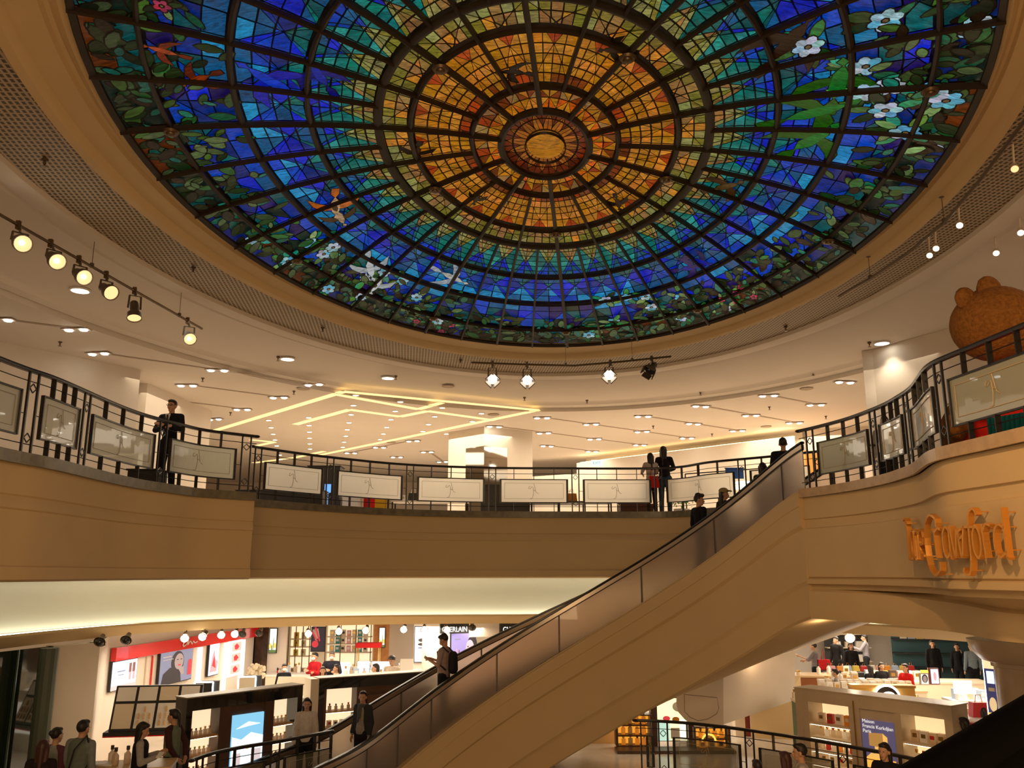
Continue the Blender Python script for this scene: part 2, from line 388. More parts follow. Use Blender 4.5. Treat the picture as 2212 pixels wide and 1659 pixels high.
# lit slots on the back wall
lit = glow('warm_cove_glow', (1, .72, .32), 5.5)
mb = MB(); dv = (Vector(bw[2][:2]) - Vector(bw[0][:2])).normalized()
p, q = Vector((bw[0].x, bw[0].y, ZC - .30)) + Vector((-dv.y, dv.x, 0)) * .0, Vector((bw[2].x, bw[2].y, ZC - .30))
mb.bar(p + Vector((0, .05, 0)), q + Vector((0, .05, 0)), .12, .03); tag(mb.build('wall_wash_light', lit), 'long warm light trough above the white back wall of the upper shop', 'light strip')
for i, (px, t0, t1) in enumerate([(1324, 3.6, 4.85), (1380, 2.6, 4.9)]):
    s = (px - 1255) / (1715 - 1255.); b_ = bw[0].lerp(bw[2], s * .9); mb = MB(); mb.box((vx(px, b_.y - .03, 3.5), b_.y - .12, (t0 + t1) / 2), (.16, .05, t1 - t0))
    tag(mb.build('light_slot', lit), 'warm vertical light slot in the back wall, %s from the escalator' % ('second' if i else 'farther'), 'light strip')
mb = MB(); mb.box((vx(1712, bw[2].y - .4, 3.5), bw[2].y - .35, (UP + 4.8) / 2), (.35, .06, 4.8 - UP)); tag(mb.build('light_slot', glow('slot_bright', (1, .82, .5), 6)), 'broad bright vertical slot in the wall behind the escalator head', 'light strip')
mb = MB(); mb.box((vx(1735, 30, 3.3), 28.5, (UP + 4.0) / 2), (.9, .3, 4.0 - UP)); tag(mb.build('shop_doorway', mat('amber_panel', (.8, .3, .06), .5, em=(1, .35, .05), es=.5)), 'orange lit doorway beside the bright vertical slot', 'doorway')
# main column of the upper shop with a mirror
cc = W(1046, 921); l = aty(970, 940, cc.y + 1.6); r = aty(1150, 940, cc.y + 1.2)
mb = MB(); mb.prism([(cc.x, cc.y), (r.x, cc.y + 1.2), (cc.x + .3, cc.y + 2.8), (l.x, cc.y + 1.4)], UP, ZC); mb.build('pillar', PLASTER, kind='structure')
mir = mat('mirror_glass', (.40, .36, .30), .05, metal=1)
mb = MB(); k = .42
def onf(t, far): return (cc.x + (far[0] - cc.x) * t, cc.y + (far[1] - cc.y) * t - .02)
zt, zb = aty(1046, 963, cc.y).z, UP
for far, t in (((r.x, cc.y + 1.2), .47), ((l.x, cc.y + 1.4), .5)):
    x1, y1 = onf(t, far); mb.add([(cc.x, cc.y - .02, zb), (x1, y1, zb), (x1, y1, zt), (cc.x, cc.y - .02, zt), (cc.x, cc.y, zb), (x1, y1 + .02, zb), (x1, y1 + .02, zt), (cc.x, cc.y, zt)], [(0, 1, 2, 3), (4, 7, 6, 5), (0, 3, 7, 4), (3, 2, 6, 7), (1, 5, 6, 2), (0, 4, 5, 1)])
tag(mb.build('corner_mirror', mir), 'tall mirror wrapped round the corner of the white shop pillar', 'mirror')
# ceiling lines of light
lm = mat('lit_ceiling_groove', (.9, .7, .4), .6, em=(1, .72, .30), es=1.15)
segs = [[(461, 931), (742, 846)], [(742, 846), (1162, 886)], [(1162, 886), (881, 944), (690, 983)], [(720, 851), (904, 884), (954, 870)], [(924, 888), (1068, 908)], [(638, 917), (755, 885), (864, 900), (924, 888)], [(540, 950), (592, 955), (550, 964)], [(548, 1000), (640, 988), (700, 975)]]
for i, sg in enumerate(segs):
    mb = MB(); pts = [atz(a, b, 5.215) for a, b in sg]
    for a, b in zip(pts, pts[1:]): mb.bar(a, b, .24, .012)
    nm = ['running to the left wall', 'closest to the curved ceiling edge', 'longest, crossing to the far left', 'short kinked one inside the frame', 'short one ending at the frame corner', 'zigzag one in the middle', 'small bent one by the left railing', 'faint one low over the railing'][i]
    tag(mb.build('ceiling_light_line', lm), 'warm light line set in the upper shop ceiling, ' + nm, 'light strip', 'light lines in the upper shop ceiling')
# small round downlights
dl = MB(); 
dmat = glow('downlight_glow', (1, .86, .62), 14)
spots = [(205, 13), (190, 78), (175, 137), (161, 189), (150, 234), (140, 275), (130, 314), (121, 347), (493, 55), (460, 115), (432, 169), (405, 219), (383, 262), (362, 298), (763, 93), (715, 150), (675, 200), (638, 245), (1016, 130), (957, 182), (790, 262)]
spots = [(a / 2.989 + 700, b / 2.989 + 850) for a, b in spots] + [(a / 4.81 + 540, b / 4.81 + 900) for a, b in [(195, 40), (220, 115), (240, 182), (260, 243), (277, 305), (612, 12), (615, 92), (618, 160), (618, 225), (622, 283), (624, 337), (310, 400), (320, 445)]]
t0 = None
for i, (a, b) in enumerate(spots):
    p = atz(a, b, 5.2)
    if t0 is None:
        t0 = thing('small_downlight', 'small round recessed downlight in the upper shop ceiling between the light lines', 'ceiling light', p, 0, 'small downlights between the light lines')
        mb = MB(); mb.lathe([(.11, .03), (.11, 0), (.085, -.004), (.085, .01)], n=14); mb.build('ring_trim', WHITEL, t0); mb = MB(); mb.lathe([(.0, -.002), (.085, -.002), (.085, .008)], n=14); mb.build('diffuser', dmat, t0)
    else: dup(t0, p)
# twin spot fittings in slots
rowsx = [('sunk in the slot over the left wall', [(0, 690), (165, 711)]), ('in the long slot by the curved edge, left', [(213, 763), (470, 799), (678, 830)]), ('sunk in the slot above the standing man', [(404, 832), (602, 858)]),
         ('sunk in the short slot behind the standing man', [(356, 863), (523, 884)]), ('sunk alone beside the left light line', [(463, 905)]), ('sunk in the slot nearest the curved edge at centre', [(1171, 902), (1277, 916), (1387, 932), (1484, 946)]),
         ('sunk in the slot passing over the pillar', [(1068, 921), (1175, 935), (1284, 948), (1382, 961)]), ('sunk in the far slot beside the pillar', [(1182, 963), (1279, 975)]),
         ('in the slot at the curved edge, centre right', [(1389, 899), (1498, 915), (1593, 930)]), ('sunk in the slot above the two women', [(1514, 877), (1622, 897), (1716, 913)]), ('sunk in the slot left of the right hand wall', [(1660, 854), (1762, 874)]),
         ('sunk in the slot meeting the right hand wall', [(1825, 825)]), ('sunk in the ceiling left of the pillar', [(892, 952), (820, 966), (758, 978)]), ('sunk in the far ceiling over the middle railing', [(923, 976), (857, 987), (956, 997)])]
t0 = None; slotm = mat('slot_grey', (.42, .32, .24), .7)
for lab, pts in rowsx:
    P = [atz(a, b, 5.2) for a, b in pts]
    if len(P) > 1:
        mb = MB(); up_ = Vector((0, 0, .012)); mb.bar(P[0] + (P[0] - P[1]) * .05 + up_, P[-1] + (P[-1] - P[0]) * .03 + up_, .10, .010)
        tag(mb.build('light_slot_channel', slotm), 'thin ceiling channel holding twin spots ' + lab, 'ceiling channel')
    for j, p in enumerate(P):
        L = 'twin spot ' + lab + (', ' + ['first', 'second', 'third', 'fourth'][j] + ' from the left' if len(P) > 1 else '')
        if t0 is None:
            t0 = thing('twin_spot', L, 'ceiling light', p, 0, 'twin spots in ceiling slots'); mb = MB(); mb.box((0, 0, -.006), (.62, .2, .02)); mb.build('fitting_plate', slotm, t0)
            for s in (-1, 1):
                mb = MB(); mb.lathe([(0, -.045), (.075, -.04), (.09, -.02)], (s * .17, 0, 0), 12); mb.build('lens', glow('spot_lens', (1, .93, .80), 22), t0)
        else: dup(t0, p, random.uniform(-.3, .3), L)
# round downlights on the ring, with lamps
t0 = None
for (a, b), wh in zip([(173, 628), (621, 776), (838, 817), (1905, 742)], ['below the left lamp rail', 'above the light lines', 'nearest the middle lamp rail', 'above the right hand railing']):
    p = atz(a, b, 5.44); L = 'large round bright downlight in the curved ceiling ring, ' + wh
    if t0 is None:
        t0 = thing('ring_downlight', L, 'ceiling light', p, 0, 'downlights in the curved ceiling ring'); mb = MB(); mb.lathe([(.20, .02), (.20, -.01), (.165, -.012), (.165, .0)], n=20); mb.build('ring_trim', WHITEL, t0)
        mb = MB(); mb.lathe([(0, -.004), (.165, -.004), (.165, .006)], n=20); mb.build('diffuser', glow('disc_glow', (1, .97, .86), 9), t0)
    else: dup(t0, p, label=L)
    lamp('SPOT', 'downlight_beam', (p.x, p.y, p.z - .06), 60, WHITE, .12, aim=(p.x, p.y, 0), spot=100)
# ---------------------------------------------------------------- stained glass dome
DA, DB, DC, DT = 5.56, 8.55, (.515, 12.1), math.radians(5.8)
def dz(s): return 5.58 + .9 * (1 - s * s)
def D(s, ph, off=0.0):
    X = DA * s * math.sin(ph); Y = DB * s * math.cos(ph)
    return (DC[0] + X * math.cos(DT) + Y * math.sin(DT), DC[1] - X * math.sin(DT) + Y * math.cos(DT), dz(s) + off)
def inv(px, py):                       # dome coordinates of a point of the glass seen at a pixel
    z = 6.2
    for _ in range(12):
        p = atz(px, py, z); dx, dy = p.x - DC[0], p.y - DC[1]
        X = dx * math.cos(DT) - dy * math.sin(DT); Y = dx * math.sin(DT) + dy * math.cos(DT)
        s = math.hypot(X / DA, Y / DB); z = z * .5 + dz(min(s, 1)) * .5
    return s, math.atan2(X / DA, Y / DB)
NS = 40
gl = bpy.data.materials.new('leaded_glass'); gl.use_nodes = True; nt = gl.node_tree; N = nt.nodes; b = N['Principled BSDF']
at = N.new('ShaderNodeVertexColor'); at.layer_name = 'Col'
tc = N.new('ShaderNodeTexCoord'); n1 = N.new('ShaderNodeTexNoise'); n1.inputs['Scale'].default_value = 3.5; n1.inputs['Detail'].default_value = 8; n1.inputs['Roughness'].default_value = .7; n1.inputs['Distortion'].default_value = 2.2
mp = N.new('ShaderNodeMapping'); mp.inputs['Scale'].default_value = (1, 3.2, 1); nt.links.new(tc.outputs['Object'], mp.inputs[0]); nt.links.new(mp.outputs[0], n1.inputs['Vector'])
mr = N.new('ShaderNodeMapRange'); mr.inputs[1].default_value = .33; mr.inputs[2].default_value = .70; mr.inputs[3].default_value = .32; mr.inputs[4].default_value = 2.0; nt.links.new(n1.outputs[0], mr.inputs[0])
sc_ = N.new('ShaderNodeVectorMath'); sc_.operation = 'SCALE'; nt.links.new(at.outputs[0], sc_.inputs[0]); nt.links.new(mr.outputs[0], sc_.inputs['Scale'])
nt.links.new(sc_.outputs[0], b.inputs['Emission Color']); b.inputs['Emission Strength'].default_value = .60
b.inputs['Base Color'].default_value = (.01, .01, .01, 1); b.inputs['Roughness'].default_value = .22; b.inputs['Specular IOR Level'].default_value = .25
bp = N.new('ShaderNodeBump'); bp.inputs['Strength'].default_value = .35; bp.inputs['Distance'].default_value = .03; nt.links.new(n1.outputs[0], bp.inputs['Height']); nt.links.new(bp.outputs[0], b.inputs['Normal'])
LEAD = mat('lead_came', (.012, .008, .006), .5, spec=.3)
RIB = mat('dome_rib_bronze', (.020, .011, .005), .5, metal=.0, spec=.3)
dome = thing('stained_glass_dome', 'large oval stained glass dome in blue, green and amber over the well', 'stained glass dome', (DC[0], DC[1], 5.6))
bpy.context.view_layer.update()
def dchild(mb, name, m, smooth=False, fix=True):
    o = mb.build(name, m, smooth=smooth, fix=fix); o.parent = dome; o.matrix_parent_inverse = Matrix.Translation((-DC[0], -DC[1], -5.6)); return o
def split(poly, a, b_, c):             # keep both halves of a convex polygon cut by a*u+b*v=c
    A, B = [], []; n = len(poly)
    for i in range(n):
        p, q = poly[i], poly[(i + 1) % n]; dp = a * p[0] + b_ * p[1] - c; dq = a * q[0] + b_ * q[1] - c
        if dp > -1e-9: A.append(p)
        if dp < 1e-9: B.append(p)
        if dp * dq < 0 and abs(dp) > 1e-9 and abs(dq) > 1e-9:
            t = dp / (dp - dq); r = (p[0] + (q[0] - p[0]) * t, p[1] + (q[1] - p[1]) * t); A.append(r); B.append(r)
    out = []
    for P in (A, B):
        ar = abs(sum(P[i][0] * P[(i + 1) % len(P)][1] - P[(i + 1) % len(P)][0] * P[i][1] for i in range(len(P)))) if len(P) > 2 else 0
        if ar > 4e-5: out.append(P)
    return out if len(out) == 2 else [poly]
def lin(r, g, b2): return tuple(((c / 255.) ** 2.2) for c in (r, g, b2))
K = dict(gold=lin(178, 112, 22), amber=lin(196, 122, 40), orange=lin(196, 88, 20), tan=lin(150, 108, 60), olive=lin(122, 112, 42), pale=lin(140, 136, 78), teal=lin(8, 108, 100), teal2=lin(40, 140, 132), deep=lin(4, 84, 88), blue=lin(6, 66, 176), royal=lin(14, 40, 190), navy=lin(6, 44, 122), sky=lin(32, 136, 190), steel=lin(20, 84, 130), dark=lin(20, 44, 36), brown=lin(112, 52, 16), red=lin(160, 60, 16), purple=lin(34, 22, 90))
def jit(c, k=.25):
    f = 1 + random.uniform(-k, k); return tuple(max(0, x * f * (1 + random.uniform(-.1, .1))) for x in c)
def pick(*names): return jit(K[random.choice(names)])
def tri(u, n):                          # zig-zag 0..1, peaks at sector middles
    return 1 - abs(((u * n) % 1) * 2 - 1)
BANDS = [ # s0, s1, sectors, v lines, u lines per sector, diagonal star (v at edge, v at middle), colour
    (.0, .052, 1, [], 1, None), (.052, .118, 16, [.09], 2, (.068, .108)), (.126, .195, 20, [.16], 2, (.192, .16)),
    (.207, .352, 20, [.235, .262, .29, .318], 4, None), (.368, .430, 20, [.40], 5, (.425, .372)),
    (.450, .592, 40, [.475, .50, .525, .55, .575], 2, (.452, .535)), (.608, .742, 40, [.64, .675, .71], 2, (.735, .66)),
    (.758, .892, 40, [.80, .845], 2, (.80, .87)), (.908, .992, 40, [.95], 1, None)]
def bandcol(bi, u, v, sec):
    if bi == 0: return jit(K['gold'], .05)
    if bi == 1: return jit(lin(96, 34, 8)) if v > (.068 + .04 * tri(u, 1)) else jit(lin(150, 84, 22)) if v > .07 else jit(lin(90, 34, 8))
    if bi == 2: return pick('amber', 'orange', 'gold') if v < .16 else pick('red', 'gold', 'brown', 'tan')
    if bi == 3:
        if v > .315 + .185 * abs(u - .5): return jit(K['red'], .15)
        return jit(K['amber'] if (sec * 7 + int(v * 60)) % 3 == 0 else K['gold'], .18) if v > .235 else pick('red', 'brown', 'gold')
    if bi == 4: return pick('tan', 'tan', 'amber') if v < .372 + .053 * tri(u, 1) else pick('olive', 'olive', 'pale')
    if bi == 5:
        if v < .452 + .083 * tri(u, 1): return pick('pale', 'pale', 'olive', 'tan')
        return pick('teal', 'teal', 'teal2', 'teal') if v < .51 + .095 * (1 - tri(u, 1)) else pick('blue', 'royal', 'deep', 'steel')
    if bi == 6:
        t = tri(u, 1)
        if v < .608 + .05 * t: return pick('teal', 'steel', 'deep')
        if v > .735 - .075 * t: return pick('sky', 'sky', 'steel', 'blue')
        return pick('blue', 'royal', 'royal', 'steel', 'navy')
    if bi == 7:
        t = tri(u, 1); return pick('sky', 'blue', 'steel') if v < .80 + .02 * t and sec % 3 else pick('navy', 'royal', 'blue', 'navy', 'dark', 'deep', 'purple')
    return tuple(x * .6 for x in pick('dark', 'dark', 'navy', 'brown', 'deep'))
def garden(sec): return 1
for bi, (s0, s1, ns, vl, nu, star) in enumerate(BANDS):
    gm_ = MB(); nsub = 6 if bi == 0 else 1
    if bi == 0:
        pts = [D(s1, 2 * PI * i / 32, -.02) for i in range(32)]; gm_.add(pts + [D(0, 0, -.05)], [(i, (i + 1) % 32, 32) for i in range(32)], col=K['gold'])
    else:
        for sec in range(ns):
            cells = [[(0, s0), (1, s0), (1, s1), (0, s1)]]
            cuts = [(0, 1, v) for v in vl] + [(1, 0, k / nu) for k in range(1, nu)]
            if star:
                e, m = star; cuts += [(-(m - e) * 2, 1, e), ((m - e) * 2, 1, e + (m - e) * 2)]
                if bi == 5: cuts += [(-.19, 1, .605 - .19), (.19, 1, .605)] if False else [((.095) * 2, 1, .605), (-(.095) * 2, 1, .605 - .19)]
                if bi == 6: cuts += [(-.10, 1, .608), (.10, 1, .708)]
            if bi == 3: cuts += [(-.185, 1, .2225), (.185, 1, .4075)]
            for a, b2, c in cuts:
                nc = []
                for P in cells: nc += split(P, a, b2, c)
                cells = nc
            for P in cells:
                cu = sum(p[0] for p in P) / len(P); cv = sum(p[1] for p in P) / len(P)
                col = bandcol(bi, cu, cv, sec)
                w3 = [Vector(D(p[1], 2 * PI * (sec + p[0]) / ns)) for p in P]; ce = sum(w3, Vector()) / len(w3)
                sh = []
                for q in w3:
                    L = (q - ce).length; sh.append(ce + (q - ce) * max(.2, 1 - .018 / max(L, .02)))
                gm_.add(sh, [tuple(range(len(sh)))], col=col)
    if bi >= 7:                          # garden of leaves and blossoms on the outer bands
        pass
    dchild(gm_, 'glass_ring', gl, fix=False)
back = MB(); back.grid([[D(s, 2 * PI * i / 120, .03) for i in range(120)] for s in (.0, .1, .2, .3, .4, .5, .6, .7, .8, .9, 1.0)], closed=True)
dchild(back, 'lead_came_backing', LEAD)
# leaves, blossoms, birds (each piece of glass outlined by lead)
def dpt(s, ph, x, y, off):              # x along the ring, y outwards, in metres
    R = math.hypot(DA * math.cos(ph), DB * math.sin(ph)) * s
    Ro = math.hypot(DA * math.sin(ph), DB * math.cos(ph))
    return D(min(s + y / Ro, .999), ph + x / max(R, .3), off)
def piece(mg, ml, s, ph, shape, col, off):
    cx = sum(p[0] for p in shape) / len(shape); cy = sum(p[1] for p in shape) / len(shape)
    big = []
    for x, y in shape:
        L = math.hypot(x - cx, y - cy) or 1; k = 1 + .022 / L; big.append((cx + (x - cx) * k, cy + (y - cy) * k))
    n = len(shape)
    ml.add([dpt(s, ph, x, y, off + .002) for x, y in big], [tuple(range(n))]); mg.add([dpt(s, ph, x, y, off) for x, y in shape], [tuple(range(n))], col=col)
def oval(cx, cy, a, b2, rot, n=9, point=0.0):
    out = []
    for i in range(n):
        t = 2 * PI * i / n; r = 1 + point * math.cos(2 * t) * .3; x, y = a * math.cos(t) * r, b2 * math.sin(t)
        out.append((cx + x * math.cos(rot) - y * math.sin(rot), cy + x * math.sin(rot) + y * math.cos(rot)))
    return out
leafc = [lin(46, 130, 60), lin(20, 120, 80), lin(90, 140, 50), lin(70, 110, 60), lin(24, 70, 30), lin(34, 60, 24), lin(120, 150, 90), lin(30, 150, 120), lin(60, 80, 40), lin(20, 44, 26), lin(50, 32, 16)]
mg, ml = MB(), MB(); lvl = [-.012]
def nxt(): lvl[0] -= .0006; lvl[0] = lvl[0] if lvl[0] > -.045 else -.012; return lvl[0]
for i in range(1500):
    ph = random.uniform(0, 2 * PI); deg = math.degrees(ph) % 360
    lush = 1 if 20 < deg < 120 or 230 < deg < 330 else .5
    s = min(.982, random.uniform(.985 - .19 * lush * random.random() - .06, .985))
    ps = proj(D(s, ph)); s = min(s, .968)
    if not (-150 < ps[0] < 2350 and ps[1] > -150): continue
    dark = s > .93; c = random.choice(leafc[4:] if dark and random.random() < .6 else leafc)
    c = tuple(x * (.42 if deg > 200 else .55) for x in c)
    if s > .915: c = tuple(x * .6 for x in c)
    a = random.uniform(.07, .17); piece(mg, ml, s, ph, oval(0, 0, a, a * random.uniform(.4, .7), random.uniform(0, PI), point=.6), jit(c, .35), nxt())
def flower(px, py, r=.17, cols=None, n=6):
    s, ph = inv(px, py); cols = cols or [lin(150, 190, 200), lin(90, 170, 200), lin(180, 190, 205)]
    for k in range(5): t = random.uniform(0, 6.28); piece(mg, ml, s, ph, oval(math.cos(t) * r * 1.5, math.sin(t) * r * 1.5, r * .8, r * .4, t, point=.6), jit(random.choice(leafc), .3), nxt())
    o_ = nxt() - .004; t0 = random.random()
    for k in range(n):
        t = t0 + 2 * PI * k / n; piece(mg, ml, s, ph, oval(math.cos(t) * r * .55, math.sin(t) * r * .55, r * .48, r * .36, t), jit(random.choice(cols), .2), o_)
    piece(mg, ml, s, ph, oval(0, 0, r * .18, r * .18, 0, 6), lin(110, 90, 60), o_ - .003)
for px, py in [(2105, 55), (1912, 40), (1920, 183), (1868, 195), (2043, 212), (1745, 95), (1912, 232), (1955, 280), (2017, 307), (1870, 140), (548, 515), (670, 522), (705, 545), (700, 545), (622, 560), (720, 530), (710, 620), (790, 600), (870, 605), (780, 640), (900, 640), (1352, 640), (1308, 645), (1395, 637), (1407, 660), (1272, 720), (1325, 693), (1470, 640), (1567, 665), (1472, 685), (1178, 718), (2010, 190), (830, 585), (945, 690)]:
    flower(px, py, .20 if px > 1700 and py < 320 else .16)
for px, py in [(350, 5), (900, 690), (915, 695), (940, 700), (960, 697), (975, 700), (953, 713), (1600, 617), (1588, 630), (1628, 637), (1558, 643), (1590, 650), (1625, 648)]: flower(px, py, .10, [lin(190, 40, 70), lin(160, 50, 80)], 5)
def bird(px, py, sc, rot, body, wing):
    s, ph = inv(px, py); o_ = nxt() - .006; c, sn = math.cos(rot), math.sin(rot)
    def T(P): return [((x * c - y * sn) * sc, (x * sn + y * c) * sc) for x, y in P]
    piece(mg, ml, s, ph, T([(-.3, 0), (-.1, .09), (.2, .08), (.36, .02), (.2, -.07), (-.1, -.09)]), body, o_)
    piece(mg, ml, s, ph, T([(0, .08), (-.12, .3), (-.3, .52), (-.05, .42), (.12, .25), (.14, .08)]), wing, o_ - .001); piece(mg, ml, s, ph, T([(0, -.08), (-.12, -.3), (-.28, -.5), (0, -.42), (.13, -.22), (.14, -.08)]), wing, o_ - .001)
    piece(mg, ml, s, ph, T([(-.28, 0), (-.42, .08), (-.62, .07), (-.6, -.07), (-.42, -.07)]), wing, o_ - .001); piece(mg, ml, s, ph, T([(.34, .02), (.42, .06), (.5, 0), (.42, -.05)]), body, o_ - .002)
G1, G2 = lin(20, 110, 40), lin(30, 84, 16)
for a in [(590, 175, 1.1, 2.2, lin(20, 60, 190), lin(8, 30, 160)), (690, 160, .8, 2.6, lin(14, 40, 150), lin(6, 20, 110)), (1110, 152, .5, .5, lin(26, 12, 4), lin(14, 6, 2)), (1330, 105, .55, -.6, lin(40, 22, 6), lin(20, 10, 2)), (900, 325, .55, .3, lin(50, 24, 6), lin(26, 12, 2)), (1030, 425, .45, 1.2, lin(40, 26, 8), lin(20, 12, 2)), (1335, 435, .5, 2.0, lin(50, 26, 6), lin(22, 10, 2)),
          (1810, 178, 1.2, .1, G1, G2), (1755, 240, 1.3, 1.1, G1, G2), (1750, 300, 1.2, .5, G1, G2), (1565, 400, .8, .6, lin(80, 60, 30), lin(60, 36, 14)), (725, 440, .9, .4, lin(190, 150, 110), lin(180, 90, 30)), (735, 465, .7, .2, lin(170, 140, 110), lin(60, 40, 20)), (975, 595, 1.0, .2, lin(190, 190, 180), lin(150, 160, 170)), (800, 575, 1.0, .7, lin(190, 195, 195), lin(160, 170, 175)),
          (815, 610, .9, 1.4, lin(190, 195, 195), lin(150, 160, 165)), (1490, 575, .9, .3, lin(20, 20, 140), lin(40, 24, 90)), (1510, 560, .7, 1.0, lin(10, 30, 160), lin(30, 20, 80)), (430, 165, .6, .9, lin(130, 50, 16), lin(90, 30, 10)), (355, 105, .5, 1.8, lin(150, 60, 30), lin(110, 36, 12)), (1700, 90, 1.2, .8, lin(36, 16, 5), lin(30, 13, 4))]: bird(*a)
dchild(mg, 'leaf_and_flower_glass', gl, fix=False); dchild(ml, 'lead_came', LEAD, fix=False)
# steel frame: rings, ribs, bosses
for s, w_ in [(.122, .11), (.201, .06), (.360, .065), (.440, .12), (.600, .07), (.750, .075), (.900, .06), (.996, .12)]:
    mb = MB(); n = 120 if s > .3 else 60
    rows = []
    for dr, do in ((-1, -.03), (-1, -.07), (0, -.09), (1, -.07), (1, -.03)):
        rows.append([dpt(s, 2 * PI * i / n, 0, dr * w_ / 2, do) for i in range(n)])
    mb.grid(rows, closed=True); dchild(mb, 'ring_frame', RIB, smooth=True)
def rib(ph, s0, s1, w_):
    mb = MB(); k = max(3, int((s1 - s0) * 20)); rows = []
    for dx, do in ((-1, -.03), (-1, -.085), (0, -.105), (1, -.085), (1, -.03)):
        rows.append([dpt(s0 + (s1 - s0) * i / k, ph, dx * w_ / 2, 0, do) for i in range(k + 1)])
    mb.grid(rows); dchild(mb, 'rib', RIB)
for i in range(40):
    if i % 4 == 0: rib(2 * PI * i / 40, .122, 1, .07)
    elif i % 2 == 0: rib(2 * PI * i / 40, .201, 1, .05)
    else: rib(2 * PI * i / 40, .44, 1, .045)
for s, step in ((.36, 8), (.9, 4)):
    for i in range(0, 40, step):
        p = D(s, 2 * PI * i / 40, -.14); mb = MB(); mb.lathe([(0, -.03), (.05, -.02), (.06, 0), (.09, .0), (.11, .03)], p, 12)
        dchild(mb, 'rib_boss', BRONZE, smooth=True)
mb = MB(); mb.add([D(.054, 2 * PI * i / 40, -.06) for i in range(40)] + [D(.058, 2 * PI * i / 40, -.06) for i in range(40)] + [D(.056, 2 * PI * i / 40, -.10) for i in range(40)], [(i, (i + 1) % 40, 80 + (i + 1) % 40, 80 + i) for i in range(40)] + [(40 + i, 80 + i, 80 + (i + 1) % 40, 40 + (i + 1) % 40) for i in range(40)])
dchild(mb, 'centre_ring', RIB)
roof = MB(); roof.box((1, 23, 7.6), (46, 58, .2)); roof.build('roof', mat('roof_slab', (.1, .08, .06), .9), kind='structure')
